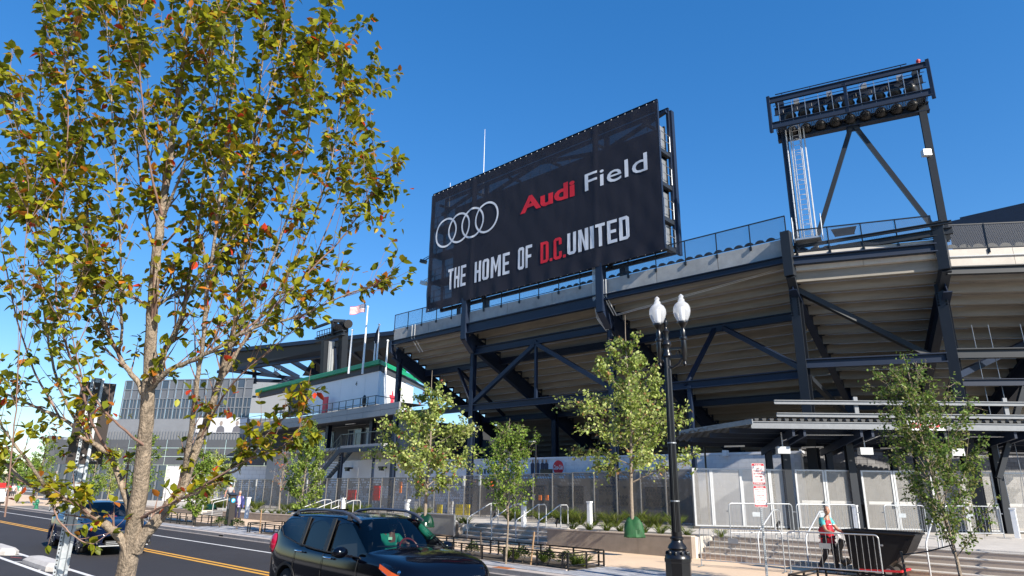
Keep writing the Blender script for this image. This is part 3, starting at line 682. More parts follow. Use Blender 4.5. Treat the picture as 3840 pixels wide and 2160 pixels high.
# four interlocked rings
c1 = sbp(284, 902); c4 = sbp(538, 806); w1 = sbp(221, 900); rad = c1.x-w1.x
for k in range(4):
    cx = c1.x+(c4.x-c1.x)*k/3; cz = c1.z+(c4.z-c1.z)*k/3; mb = MB(); n = 48
    for q in range(n):
        t = 2*math.pi*q/n
        for r in (rad, rad-.145): x = cx+r*math.cos(t); z = cz+r*math.sin(t); mb.v.append((x, fold(x, z)-.024-.003*k, z))
    for q in range(n): a = 2*q; b = 2*((q+1) % n); mb.f.append([a, b, b+1, a+1]); mb.mi.append(0)
    sm('ring_emblem', mb, wh_ink)
# whip antennas
for u, v0, v1, y in ((1220, 325, 500, 31.3), (1133, 460, 510, 31.3)):
    a = on_y(u, v0, y); mb = MB(); mb.tube([(a.x, y, Z1-1), (a.x, y, (a.z+Z1)/2), (a.x, y, a.z)], [.03, .025, .012], 6); sm('whip_antenna', mb, white)
# side cameras at the left edge
for u, v in ((1065, 658), (1066, 712)):
    a = on_y(u, v, 30.6); mb = MB(); mb.box(a, (.5, .3, .28), .3, 0, .3); mb.beam(a, (X0+.1, 30.4, a.z+.2), .06, .06); mb.beam(a+Vector((0, 0, .2)), (X0+.1, 30.4, a.z+.3), .04, .04); sm('side_floodlight', mb, galv if v > 700 else blackm)
# ================================================================ floodlight gantry
P3, P4 = Vector((-10.85, 31.55)), Vector((-4.72, 33.25)); e34 = (P4-P3).normalized(); n34 = Vector((e34.y, -e34.x))
lt = thing('floodlight_tower', 'dark steel floodlight gantry with ladder and two rows of lamps above the stand', 'light tower', (P3.x, P3.y, 14))
def g(s, z, d=0): q = P3.lerp(P4, s)+n34*d; return Vector((q.x, q.y, z))
def lo(n_, mb, m=steel, **k): return obj(n_, mb, m, lt, **k)
for s in (.03, .985): mb = MB(); mb.ibeam(g(s, 13.1), g(s, 21.9), .3, .34, .04, up=(n34.x, n34.y, 0)); lo('post', mb, steel2 if s > .5 else steel)
mb = MB(); mb.ibeam(g(-.02, 19.8), g(1.03, 19.8), .36, .45, .05); lo('lower_beam', mb)
for s, d in ((-.05, .95), (1.05, .95)): mb = MB(); mb.beam(g(s, 19.7, d), g(s, 21.75, d), .15, .15); lo('outer_post', mb)
for z, w, h in ((20.05, .14, .34), (21.5, .14, .3)): mb = MB(); mb.ibeam(g(-.05, z, .95), g(1.05, z, .95), w, h, .03); lo('outer_beam', mb)
mb = MB(); mb.ibeam(g(-.02, 21.25, .15), g(1.02, 21.25, .15), .14, .4, .03); lo('lamp_rail', mb)
for s in (0, .5, 1):
    for z in (20.0, 21.6): mb = MB(); mb.beam(g(s, z, -.1), g(s, z, .95), .1, .12); lo('outrigger', mb)
mb = MB(); mb.beam(g(.5, 19.9, .93), g(.5, 21.5, .93), .14, .14); lo('middle_post', mb)
mb = MB(); q = [g(-.02, 19.9, .15), g(1.02, 19.9, .15), g(1.02, 19.9, .95), g(-.02, 19.9, .95)]; mb.add(q+[p+Vector((0, 0, .04)) for p in q], [(3, 2, 1, 0), (4, 5, 6, 7)]); lo('grating_walkway', mb, see('open_grating', (.04, .045, .05), .5))
for k in range(11): s = .02+k*.096; mb = MB(); mb.beam(g(s, 20.1, .95), g(s, 21.3, .95), .025, .025); lo('guard_post', mb, galv)
for h in (.55, 1.1): mb = MB(); mb.tube([g(-.02, 20.05+h, .95), g(1.02, 20.05+h, .95)], .018, 5); lo('guard_rail', mb, steel2)
mb = MB(); mb.tube([g(.0, 22.05, .5), g(.93, 22.05, .5)], .03, 5); mb.tube([g(.0, 21.92, .5), g(.93, 21.92, .5)], .03, 5); lo('cable_tray', mb, steel)
for k in range(5): s = .05+k*.21; mb = MB(); mb.beam(g(s, 21.6, .8), g(s, 22.0, .5), .03, .03); lo('tray_bracket', mb, steel)
lampm = mat('black_lamp_housing', (.01, .01, .012), .4); fl = None
for r, (zz, d) in enumerate(((20.85, .42), (20.1, .12))):
    for k in range(9):
        s = .09+k*.105; z = zz; p = g(s, z, d)
        mb = MB()
        ax = Vector((-n34.x, -n34.y, -.55)).normalized(); prof = [(.02, 0), (.14, .04), (.22, .12), (.27, .24), (.31, .33), (.31, .38), (.02, .38)]
        t1 = ax.orthogonal().normalized(); t2 = ax.cross(t1); n = 14
        for rr, h in prof:
            for q_ in range(n): a = 2*math.pi*q_/n; mb.v.append(tuple((t1*math.cos(a)+t2*math.sin(a))*rr+ax*(h-.15)))
        for i in range(len(prof)-1):
            for q_ in range(n): mb.f.append([i*n+q_, i*n+(q_+1) % n, (i+1)*n+(q_+1) % n, (i+1)*n+q_]); mb.mi.append(0)
        mb.tube([(-.28*e34.x, -.28*e34.y, 0), (-.28*e34.x, -.28*e34.y, .3), (.28*e34.x, .28*e34.y, .3), (.28*e34.x, .28*e34.y, 0)], .018, 4)
        if fl is None: fl = obj('floodlight', mb, lampm, lt, local=True, smooth=40); fl.location = p-lt.location
        else: piece('floodlight', fl, lt, p-lt.location)
for k in range(4): s = .15+k*.24; mb = MB(); mb.box(g(s, 21.4, .42), (.26, .2, .28), math.atan2(e34.y, e34.x)); lo('ballast_box', mb, galv)
for a, b in (((.52, 19.8), (.15, 13.7)), ((.52, 19.8), (.93, 13.7))): mb = MB(); mb.beam(g(*a), g(*b), .2, .2); lo('brace', mb, steel2)
mb = MB(); mb.box(g(.52, 19.6), (.6, .1, .5), math.atan2(e34.y, e34.x)); lo('gusset', mb)
for k, s in enumerate((.045, .075, .15, .175)): mb = MB(); mb.tube([g(s, 12.9, .3), g(s, 20.0, .3)], .035 if k != 2 else .025, 6); lo('conduit', mb, galvl, smooth=True)
mb = MB()
for k in range(24): mb.tube([g(.09, 13.9+k*.27, .35), g(.14, 13.9+k*.27, .35)], .014, 4)
for s in (.09, .14): mb.tube([g(s, 13.7, .35), g(s, 20.6, .35)], .018, 5)
for k in range(8): 
    z = 14.6+k*.75; mb.tube([g(.085, z, .35), g(.08, z, .75), g(.115, z, .9), g(.15, z, .75), g(.145, z, .35)], .01, 4)
lo('ladder', mb, galvl)
# cantilever beams and little landing in front of the parapet between the two posts
mb = MB(); mb.ibeam(g(.0, 13.2, .5), g(1.02, 13.4, .5), .2, .3, .03); lo('service_beam', mb, steel2)
mb = MB(); mb.ibeam(g(.0, 13.55, .65), g(1.02, 13.75, .65), .14, .14, .02); lo('service_beam', mb, steel2)
mb = MB(); p = g(.12, 13.75, .75); mb.box(p, (1.1, .9, .08), math.atan2(e34.y, e34.x)); lo('landing', mb, galv)
for a in (-.62, .62): mb = MB(); o_ = Vector((e34.x*a, e34.y*a, 0)); mb.tube([p+o_, p+o_+Vector((0, 0, 1.1)), p+o_+Vector((n34.x*.5, n34.y*.5, 1.1)), p+o_+Vector((n34.x*.5, n34.y*.5, 0))], .022, 5); lo('landing_guard', mb, galv)
mb = MB(); p = g(.36, 13.95, .5); mb.add([p+Vector((-.55*e34.x, -.55*e34.y, .3)), p+Vector((.55*e34.x, .55*e34.y, .3)), p+Vector((.4*e34.x, .4*e34.y, -.1)), p+Vector((-.4*e34.x, -.4*e34.y, -.1))], [(0, 1, 2, 3)])
mb.box(p+Vector((0, .12, .1)), (.8, .2, .25), math.atan2(e34.y, e34.x)); lo('hanging_speaker', mb, lampm)
mb = MB(); mb.lathe([(.07, 0), (.07, .12), (.1, .14), (.1, .22), (.02, .3)], g(1.0, 21.68, .8), 10); lo('beacon', mb, mat('red_beacon', (.5, .03, .02), .3))
mb = MB(); mb.box(g(.955, 17.35, .3), (.35, .25, .3), .7); lo('junction_box', mb, galvl)
# ================================================================ perforated fence along the terrace
def hexmat():
    m = mat('perforated_bronze_panel', (.12, .104, .088), .5, .3, var=.1, scale=1.2); nt = m.node_tree; N = nt.nodes; L = nt.links
    def M(op, a, b=None, c=None):
        q = N.new('ShaderNodeMath'); q.operation = op
        for i, x in enumerate((a, b, c)):
            if x is None: continue
            if isinstance(x, (int, float)): q.inputs[i].default_value = x
            else: L.new(x, q.inputs[i])
        return q.outputs[0]
    tc = N.new('ShaderNodeTexCoord'); sp = N.new('ShaderNodeSeparateXYZ'); L.new(tc.outputs['UV'], sp.inputs[0])
    x = M('MULTIPLY', sp.outputs[0], 1/.17); y = M('MULTIPLY', sp.outputs[1], 1/.17); r3 = 1.7320508
    def cell(ox, oy): return M('SUBTRACT', M('FLOORED_MODULO', M('SUBTRACT', x, ox), 1.0), .5), M('SUBTRACT', M('FLOORED_MODULO', M('SUBTRACT', y, oy), r3), r3/2)
    ax, ay = cell(0, 0); bx, by = cell(.5, r3/2)
    la = M('ADD', M('MULTIPLY', ax, ax), M('MULTIPLY', ay, ay)); lb = M('ADD', M('MULTIPLY', bx, bx), M('MULTIPLY', by, by))
    ch = M('LESS_THAN', la, lb)
    gx = M('ADD', M('MULTIPLY', ax, ch), M('MULTIPLY', bx, M('SUBTRACT', 1, ch))); gy_ = M('ADD', M('MULTIPLY', ay, ch), M('MULTIPLY', by, M('SUBTRACT', 1, ch)))
    hx = M('ABSOLUTE', gx); hd = M('MAXIMUM', M('ADD', M('MULTIPLY', hx, .5), M('MULTIPLY', M('ABSOLUTE', gy_), .8660254)), hx)
    inside = M('LESS_THAN', hd, .43)
    # cell id noise decides how open each hexagon is
    cx_ = M('SUBTRACT', x, gx); cy_ = M('SUBTRACT', y, gy_); cb = N.new('ShaderNodeCombineXYZ'); L.new(cx_, cb.inputs[0]); L.new(cy_, cb.inputs[1]); L.new(sp.outputs[2], cb.inputs[2])
    oi = N.new('ShaderNodeObjectInfo'); va = N.new('ShaderNodeVectorMath'); va.operation = 'ADD'; L.new(cb.outputs[0], va.inputs[0]); cz = N.new('ShaderNodeCombineXYZ'); L.new(M('MULTIPLY', oi.outputs['Random'], 40), cz.inputs[2]); L.new(cz.outputs[0], va.inputs[1])
    nz = N.new('ShaderNodeTexNoise'); nz.inputs['Scale'].default_value = .32; nz.inputs['Detail'].default_value = 2; L.new(va.outputs[0], nz.inputs['Vector'])
    wn_ = N.new('ShaderNodeTexWhiteNoise'); L.new(va.outputs[0], wn_.inputs['Vector'])
    v = sp.outputs[1]
    top = M('MULTIPLY', M('GREATER_THAN', v, 1.62), M('LESS_THAN', v, 2.24))
    half = M('GREATER_THAN', M('ADD', M('MULTIPLY', gy_, .9), M('MULTIPLY', gx, .5)), -.02)
    topopen = M('MULTIPLY', M('MULTIPLY', M('MULTIPLY', top, inside), M('GREATER_THAN', nz.outputs['Fac'], .5)), half)
    midopen = M('MULTIPLY', M('MULTIPLY', inside, M('LESS_THAN', v, 1.66)), M('GREATER_THAN', M('ADD', nz.outputs['Fac'], M('MULTIPLY', wn_.outputs[0], .08)), .5))
    opac = M('SUBTRACT', M('SUBTRACT', .76, M('MULTIPLY', midopen, .3)), M('MULTIPLY', topopen, .75))
    tr = N.new('ShaderNodeBsdfTransparent'); mx = N.new('ShaderNodeMixShader'); L.new(opac, mx.inputs[0]); L.new(tr.outputs[0], mx.inputs[1]); L.new(N['Principled BSDF'].outputs[0], mx.inputs[2]); L.new(mx.outputs[0], N['Material Output'].inputs[0])
    return m
hexm = hexmat()
fn = thing('perforated_fence', 'long dark bronze perforated metal fence with hexagon pattern along the terrace', 'fence', (-35, 27, .5))
fpost = mat('fence_post_steel', (.3, .29, .28), .45, .6, var=.1, scale=4)
x = -14.58; n = 0
def ftop(x): return 3.23+(x+14.6)*.0185 if x > -33 else 2.89+(x+33)*.009
def fbot(x): return .86+(x+14.6)*.0105
while x > -62:
    a, b = x-1.3, x; zb, z1 = fbot((a+b)/2), ftop((a+b)/2)
    mb = MB(); mb.add([(a+.03, 27.0, zb+.06), (b-.03, 27.0, zb+.06), (b-.03, 27.0, z1-.03), (a+.03, 27.0, z1-.03)], [(0, 1, 2, 3)]); o = obj('perforated_panel', mb, hexm, fn)
    setuv(o, lambda co, a=a, zb=zb: (co.x+fn.location.x-a+n*1.7, co.z+fn.location.z-zb))
    mb = MB(); mb.beam((a+.03, 27, z1-.02), (b-.03, 27, z1-.02), .03, .035); obj('panel_frame', mb, fpost, fn); mb = MB(); mb.beam((a+.03, 27, zb+.05), (b-.03, 27, zb+.05), .03, .035); obj('panel_frame', mb, fpost, fn)
    mb = MB(); mb.bb(b-.025, b+.025, 26.97, 27.05, zb-.1, z1+.01); obj('post', mb, fpost, fn)
    if n in (10, 11, 24, 27, 30, 33): mb = MB(); mb.bb(b-.07, b+.07, 26.93, 26.99, z1-.55, z1+.0); obj('gate_hinge_plate', mb, galvl, fn)
    x -= 1.3; n += 1
# kerb under the fence
mb = MB()
mb.add([(-62, 26.9, .2), (-14.5, 26.9, .5), (-14.5, 27.15, .5), (-62, 27.15, .2), (-62, 26.9, fbot(-62)+.03), (-14.5, 26.9, fbot(-14.5)+.03), (-14.5, 27.15, fbot(-14.5)+.03), (-62, 27.15, fbot(-62)+.03)], [(0, 1, 5, 4), (1, 2, 6, 5), (2, 3, 7, 6), (3, 0, 4, 7), (4, 5, 6, 7)])
obj('fence_footing', mb, concl, fn)
# ---------------------------------------------------------------- pale expanded-metal gates on the skewed line
G0, G1 = Vector((-14.56, 26.81)), Vector((-4.94, 34.82)); eg = (G1-G0).normalized(); ng = Vector((eg.y, -eg.x))
exm = see('expanded_metal_mesh', (.42, .405, .385), .5, .38, .2, 'diamond', 26.)
gt = thing('gate_fence', 'row of pale expanded metal gates and fence panels behind the barricades', 'fence', (-10, 31, .8))
def gp(s, z, d=0): q = G0+eg*s+ng*d; return Vector((q.x, q.y, z))
def ggate(s0, s1, split=True, name='gate_leaf'):
    for a, b in (((s0, (s0+s1)/2-.02), ((s0+s1)/2+.02, s1)) if split else ((s0, s1),)):
        mb = MB(); mb.add([gp(a+.05, .95), gp(b-.05, .95), gp(b-.05, 3.2), gp(a+.05, 3.2)], [(0, 1, 2, 3)]); o = obj('mesh_panel', mb, exm, gt)
        q = gp(a, 0); setuv(o, lambda co, q=q: (Vector((co.x+gt.location.x-q.x, co.y+gt.location.y-q.y)).length, co.z))
        mb = MB()
        for w in (a+.03, b-.03): mb.beam(gp(w, .9), gp(w, 3.26), .075, .06, up=(ng.x, ng.y, 0))
        for z in (.93, 3.23): mb.beam(gp(a+.06, z), gp(b-.06, z), .05, .06)
        obj('panel_frame' if name != 'gate_leaf' else 'gate_frame', mb, galvl, gt)
        if name == 'gate_leaf': mb = MB(); mb.box(gp(b-.05, 1.9, .04), (.12, .1, .2), math.atan2(eg.y, eg.x)); obj('latch', mb, galv, gt)
def s_of(px): # arclength on the gate line for a 3840-px column at mid height
    p = on_l(px/K, 1870/K, G0, G1); return (Vector((p.x, p.y))-G0).dot(eg)
ps = [2602, 2672, 2785, 2893, 2955]
for a, b in zip(ps[:-1], ps[1:]): ggate(s_of(a), s_of(b), False, 'panel')
L34 = [s_of(q) for q in (2990, 3212, 3240, 3480, 3500, 3735, 3765, 3990)]
for a, b in zip(L34[::2], L34[1::2]): ggate(a, b)
mb = MB(); mb.beam(gp(0, .86), gp(16, .86), .12, .1); obj('bottom_track', mb, mat('dark_bottom_track', (.05, .045, .04), .6), gt)
# white crash-bar plates low on the gates
for a, b in zip(L34[::2], L34[1::2]):
    for f0, f1 in ((.08, .44), (.56, .92)):
        mb = MB(); mb.beam(gp(a+(b-a)*f0, 1.95, -.05), gp(a+(b-a)*f1, 1.95, -.05), .02, .12); obj('push_bar', mb, white, gt)
# ---------------------------------------------------------------- things seen through the fence: low block wall, kiosks, coloured boxes
blk = thing('concourse_kiosk', 'dim low food kiosk wall behind the perforated fence', 'kiosk', (-24, 31.6, .7))
mb = MB(); mb.bb(-34, -17, 31.9, 32.1, .5, 2.9); obj('wall', mb, mat('grey_kiosk_wall', (.16, .15, .145), .8, var=.15, scale=1), blk)
for i in range(5): x = -32+i*3; mb = MB(); mb.bb(x, x+1.9, 31.86, 31.9, 1.5, 2.5); obj('hatch', mb, mat('dark_hatch', (.03, .03, .035), .4), blk)
cols = {'yellow': (.75, .6, .02), 'white': (.75, .75, .75), 'red': (.6, .03, .03), 'orange': (.8, .2, .03)}
def sign_box(u, v, c, w, h, label, cat='sign', y=28.3):
    p = on_y(u, v, y); mb = MB(); mb.bb(p.x-w/2, p.x+w/2, y, y+.06, p.z-h/2, p.z+h/2)
    tag(obj('notice_panel', mb, mat('panel_'+c, cols[c], .5)), label, cat)
for u, c, w in ((1048, 'white', .5), (1085, 'white', .45), (1105, 'yellow', .45), (1132, 'white', .45), (1154, 'yellow', .6), (1173, 'yellow', .5)):
    sign_box(u, 1282 if c == 'yellow' else 1277, c, w, .75 if c == 'white' else .6, '%s panel low behind the fence %s' % (c, {1048: 'furthest left of the row', 1085: 'right of the tree with green bag', 1105: 'third in the row', 1132: 'between two yellow panels', 1154: 'second from right', 1173: 'rightmost of the row'}[u]))
sign_box(946, 1240, 'red', .75, 1.0, 'tall red vending panel behind the fence above the black car')
sign_box(1007, 1226, 'orange', .2, .7, 'orange object behind the fence left of the tree trunk')
sign_box(882, 1245, 'red', 1.2, .7, 'red umbrella shape behind the fence above the car roof')
for u, c in ((1358, 'orange'), (1375, 'orange'), (1343, 'white')): sign_box(u, 1252, c, .2, .28, '%s stacked object behind the fence near the plane tree%s' % (c, {1358: ', left of the pair', 1375: ', right of the pair', 1343: ''}[u]), y=30)
mb = MB(); p = on_y(1237, 1216, 25.5); mb.ball(p, (.13, .13, .16)); tag(obj('traffic_cone_top', mb, mat('orange_plastic', (.85, .13, .03), .5)), 'orange object sitting on the white bollard by the stairs', 'marker')
# ================================================================ white wall behind the fence with banner
ww = thing('white_block_wall', 'long low white block wall under the stand with soft drink banner', 'wall', (-25, 33, .8))
bw = [mat('white_block_%d' % i, c, .6, var=.03, scale=3) for i, c in enumerate(((.72, .73, .76), (.68, .69, .73), (.75, .76, .79)))]
ztw = 4.22
# block courses on the visible top metre and a half, plain below
grout = mat('wall_grout', (.6, .61, .65), .7)
mb = MB(); mb.bb(-42.4, -12.1, 33.0, 33.2, .6, ztw-.12); obj('wall_core', mb, grout, ww)
cap = MB(); cap.bb(-42.5, -12.0, 32.94, 33.26, ztw-.12, ztw); obj('coping', cap, bw[2], ww)
proto = [None]*3; cnt = 0; rest = [MB(), MB(), MB()]
for r in range(16):
    z = ztw-.13-(r+1)*.2
    if z < .8: break
    for c in range(78):
        x = -42+.2*(r % 2)+c*.4
        if x+.4 > -12.15: continue
        k = random.randrange(3)
        if r < 9 and x > -20 and cnt < 200:
            if proto[k] is None:
                mb = MB(); mb.bb(-.194, .194, 0, .02, .004, .196); proto[k] = obj('wall_block', mb, bw[k], ww, local=True); proto[k].location = Vector((x+.2, 32.985, z))-ww.location
            else: piece('wall_block', proto[k], ww, Vector((x+.2, 32.985, z))-ww.location)
            cnt += 1
        else: rest[k].bb(x+.006, x+.394, 32.985, 33.005, z+.004, z+.196)
for k in range(3): obj('wall_blocks', rest[k], bw[k], ww, kind='stuff')
bnr = thing('drinks_banner', 'white banner with red round soft drink logo and team figures on the white wall', 'banner', (-28, 32.95, 2.8))
pa = on_y(1268, 1165, 32.9); pb = on_y(1423, 1190, 32.9)
pa = on_y(1215, 1158, 32.9)
mb = MB(); mb.bb(pa.x, pb.x-.1, 32.92, 32.95, 2.75, 3.9); obj('panel', mb, mat('banner_vinyl', (.74, .76, .82), .4), bnr)
pc = on_y(1703/K+0, 1, 32.9); pc = on_y((1700+1013/2.576)/K, (1600+393/2.576)/K, 32.9)
mb = MB(); n = 32; mb.add([(pc.x+.42*math.cos(2*math.pi*k/n), 32.905, pc.z+.42*math.sin(2*math.pi*k/n)) for k in range(n)], [list(range(n))]); obj('red_disc', mb, mat('logo_red', (.72, .01, .03), .4), bnr)
text('script_logo', 'Coca-Cola', mat('logo_white', (.85, .85, .85), .5), bnr, (pc.x-.36, 32.895), (pc.x+.36, 32.895), pc.z-.13, pc.z+.15, .02, .4)
navy = mat('navy_print', (.03, .035, .07), .6); skinp = mat('skin_print', (.35, .2, .13), .6)
for k, px in enumerate((765, 815, 860, 898)):
    q = on_y((1700+px/2.576)/K, (1600+385/2.576)/K, 32.9); mb = MB()
    mb.add([(q.x-.13, 32.9, q.z-.55), (q.x+.13, 32.9, q.z-.55), (q.x+.17, 32.9, q.z+.15), (q.x+.07, 32.9, q.z+.24), (q.x-.07, 32.9, q.z+.24), (q.x-.17, 32.9, q.z+.15)], [(0, 1, 2, 3, 4, 5)])
    mb.m = 1; mb.add([(q.x+.075*math.cos(t), 32.9, q.z+.33+.1*math.sin(t)) for t in [2*math.pi*i/12 for i in range(12)]], [list(range(12))]); obj('printed_player', mb, [navy, skinp], bnr)
q = on_y(1228, 1188, 32.9); mb = MB()
for k in range(4): mb.bb(q.x-1.1+k*.35, q.x-.95+k*.35, 32.9, 32.905, q.z-.1, q.z+.2)
obj('printed_letters', mb, navy, bnr)
for u, v in ((1375, 1187), (1520, 1178), (1672, 1180)):
    p = on_y(u, v, 32.3); mb = MB(); mb.bb(p.x-.45, p.x+.45, 32.2, 32.35, p.z-.12, p.z+.16); tag(obj('menu_screen', mb, blackm), 'black flat screen above the fence %s' % {1375: 'next to the round red logo', 1520: 'behind the plane tree branches', 1672: 'right of the street lamp'}[u], 'screen', 'black screens over the fence')
# thin black light poles under the stand
for u, vt, y in ((1348, 1100, 29.8), (1770, 1070, 29.6)):
    p = on_y(u, vt+20, y); t = thing('area_light', 'thin black area light pole %s' % ('left of the plane tree' if u < 1500 else 'right of the street lamp'), 'lamp post', (p.x, y, .7))
    mb = MB(); mb.tube([(p.x, y, .7), (p.x, y, p.z+.2)], .045, 8); obj('pole', mb, blackm, t, smooth=True)
    mb = MB(); mb.box((p.x-.4, y, p.z+.22), (.55, .2, .06)); obj('lamp_head', mb, galvl, t)
# ================================================================ entrance canopy over the gates
cn = thing('entrance_canopy', 'entrance canopy of corrugated metal on dark steel posts above the pale gates', 'canopy', (-9, 29, .8))
def co(n_, mb, m=steel2, **k): return obj(n_, mb, m, cn, **k)
corr = mat('corrugated_roof_steel', (.13, .135, .14), .45, .4, var=.1, scale=3)
deckm = mat('canopy_underside', (.06, .065, .07), .6)
def cp(s, d, z): q = G0+eg*s+ng*d; return Vector((q.x, q.y, z))     # s along the gates, d towards the street
FR, BK = 2.1, -2.6                                            # front and back of the roof
sA, sB = -.2, 19.
zf, zb_ = 5.12, 4.55                                          # front edge is high, back edge low
# corrugated sheet
mb = MB(); n = int((sB-sA)/.1); prof = [0, 0, .055, .055]
def sfront(s): return FR
for i in range(n):
    for j in range(4):
        s = sA+1.2+i*.34*0+i*.1; pass
pitch = .3; ns = int((sB-sA)/pitch); L_ = []
for i in range(ns):
    s = sA+i*pitch
    for ds, h in ((0, 0), (.09, 0), (.12, .09), (.27, .09), (.3, 0)): L_.append((s+ds, h))
o0 = len(mb.v)
for s, h in L_:
    d0 = FR if s > 2.2 else BK+1.3+(FR-BK-1.3)*max(0, (s-sA)/(2.2-sA))   # mitred left corner
    mb.v.append(tuple(cp(s, d0, zf-(FR-d0)*.12+h))); mb.v.append(tuple(cp(s, BK, zb_+h)))
for i in range(len(L_)-1): mb.f.append([2*i, 2*i+1, 2*i+3, 2*i+2]); mb.mi.append(0)
co('corrugated_roof', mb, corr)
mb = MB(); mb.ibeam(cp(2.15, FR-.06, zf-.2), cp(sB, FR-.06, zf-.2), .12, .28, .03); co('front_edge_beam', mb, galv2)
mb = MB(); mb.beam(cp(2.2, FR+.02, zf-.07), cp(sA+.1, BK+1.25, zb_+.3), .06, .2); co('mitred_edge_trim', mb, galv2)
for d in (1.0, 0, -1.0, -2.1):
    z = zf-.22-(FR-d)*.12; s0 = 2.2-(FR-d)*.6; mb = MB(); mb.ibeam(cp(max(s0, 0), d, z), cp(sB, d, z), .1, .2, .02); co('purlin', mb, steel)
posts = []
for px in (1975, 2136, 2308, 2500, 2700):
    p = on_l(px, 1150, G0, G1); s = (Vector((p.x, p.y))-G0).dot(eg); posts.append(s)
for i, s in enumerate(posts):
    for o_ in (-.0,):
        mb = MB(); mb.ibeam(cp(s, .05, .8), cp(s, .05, 4.75), .3, .3, .04, up=(ng.x, ng.y, 0)); co('post', mb, steel2)
    for off_ in (-.22, .22):
        mb = MB(); mb.add([cp(s+off_-.05, FR-.15, zf-.28), cp(s+off_+.05, FR-.15, zf-.28), cp(s+off_+.05, FR-.15, zf-.62), cp(s+off_-.05, FR-.15, zf-.62), cp(s+off_-.05, BK+.2, 4.25), cp(s+off_+.05, BK+.2, 4.25), cp(s+off_+.05, BK+.2, 3.95), cp(s+off_-.05, BK+.2, 3.95)],
                          [(0, 1, 2, 3), (4, 7, 6, 5), (0, 4, 5, 1), (1, 5, 6, 2), (2, 6, 7, 3), (3, 7, 4, 0)]); co('cantilever_beam', mb, steel)
    mb = MB(); mb.ibeam(cp(s-.1, -1.9, .8), cp(s-.1, -1.9, 4.3), .26, .26, .04, up=(ng.x, ng.y, 0)); co('rear_post', mb, steel)
    mb = MB(); mb.beam(cp(s-.1, FR-.6, zf), cp(s-.1, FR-.6, 6.15), .16, .1, up=(ng.x, ng.y, 0)); co('upright', mb, galv2) if i % 2 == 1 else None
# two long pale rails above
for z in (5.9, 5.38): mb = MB(); mb.ibeam(cp(3.3 if z > 5.8 else 3.35, FR-.5, z), cp(sB, FR-.5, z), .14, .17, .03); co('long_rail', mb, galv2)
for s in (3.6, 6.9, 10.5, 14):
    mb = MB(); mb.tube([cp(s, 1.2, 4.35), cp(s+.6, 1.3, 4.6), cp(s+3., 1.3, 4.62)], .02, 5); co('light_conduit', mb, galvl)
    mb = MB(); mb.tube([cp(s, 1.2, 4.7), cp(s, 1.2, 4.1)], .025, 6); mb.box(cp(s, 1.2, 3.98), (.5, .3, .28), math.atan2(eg.y, eg.x)); co('hanging_light', mb, galvl)
for s in (2.2, 5.6, 9): mb = MB(); mb.box(cp(s, -.9, 4.25), (.9, .1, .06), .1); co('strip_light', mb, white)
fe0 = None
for i in range(int((sB-2.3)/.3)):
    s = 2.3+i*.3; loc = cp(s+.075, FR+.005, zf-.045)
    if fe0 is None:
        mb = MB(); mb.prism([(-.085, 0, .1), (.085, 0, .1), (.06, 0, -.0), (-.06, 0, -.0)], (0, 0, 0), (0, -.01, 0)); fe0 = obj('flute_end', mb, mat('dark_flute_end', (.045, .047, .05), .5), cn, local=True); fe0.location = loc-cn.location; fe0.rotation_euler = (0, 0, math.atan2(eg.y, eg.x))
    else: piece('flute_end', fe0, cn, loc-cn.location, (0, 0, math.atan2(eg.y, eg.x)))
# gate sign on the edge
pa = on_l(2283, 1072, cp(0, FR+.1, 0)[:2], cp(10, FR+.1, 0)[:2]); pb = on_l(2378, 1076, cp(0, FR+.1, 0)[:2], cp(10, FR+.1, 0)[:2])
mb = MB(); q0, q1 = Vector((pa.x, pa.y)), Vector((pb.x, pb.y)); ee = (q1-q0).normalized()
z0, z1 = 4.76, 5.14
mb.add([(q0.x, q0.y, z0), (q1.x, q1.y, z0), (q1.x, q1.y, z1), (q0.x, q0.y, z1)]+[(x-ng.x*.05, y-ng.y*.05, z) for x, y, z in [(q0.x, q0.y, z0), (q1.x, q1.y, z0), (q1.x, q1.y, z1), (q0.x, q0.y, z1)]], [(0, 1, 2, 3), (7, 6, 5, 4), (0, 4, 5, 1), (3, 2, 6, 7), (1, 5, 6, 2), (0, 3, 7, 4)])
gs = tag(obj('gate_sign', mb, white), 'small white sign with red lettering on the canopy edge behind the birch like tree', 'sign')
rt = mat('sign_red', (.6, .015, .03), .5)
text('red_lettering', 'GATE A', rt, gs, (q0.x+ee.x*.12+ng.x*.006, q0.y+ee.y*.12+ng.y*.006), (q1.x-ee.x*.1+ng.x*.006, q1.y-ee.y*.1+ng.y*.006), z0+.07, z1-.07, .05)
# dark block wall behind the gates
dk = thing('grey_block_wall', 'dark grey block wall with pale trim behind the canopy posts', 'wall', (-10, 34, .8))
dbm = [mat('dark_block_%d' % i, c, .75, var=.15, scale=5, bump=.2) for i, c in enumerate(((.13, .13, .14), (.16, .16, .17), (.115, .115, .125)))]
W0 = Vector((-12.15, 33.2)); Wd = Vector((.66, .75)).normalized(); Wn = Vector((Wd.y, -Wd.x))
def wp(s, z, d=0): q = W0+Wd*s+Wn*d; return Vector((q.x, q.y, z))
mb = MB(); mb.add([wp(0, .7), wp(12, .7), wp(12, 4.3), wp(0, 4.3), wp(0, .7, -.2), wp(12, .7, -.2), wp(12, 4.3, -.2), wp(0, 4.3, -.2)], [(0, 1, 2, 3), (7, 6, 5, 4), (0, 3, 7, 4), (3, 2, 6, 7), (1, 5, 6, 2)]); obj('wall_core', mb, mat('dark_mortar', (.07, .07, .075), .9), dk)
mb = MB(); mb.beam(wp(-.05, 4.34), wp(12, 4.34), .3, .08); obj('coping', mb, mat('dark_coping', (.035, .035, .04), .5), dk)
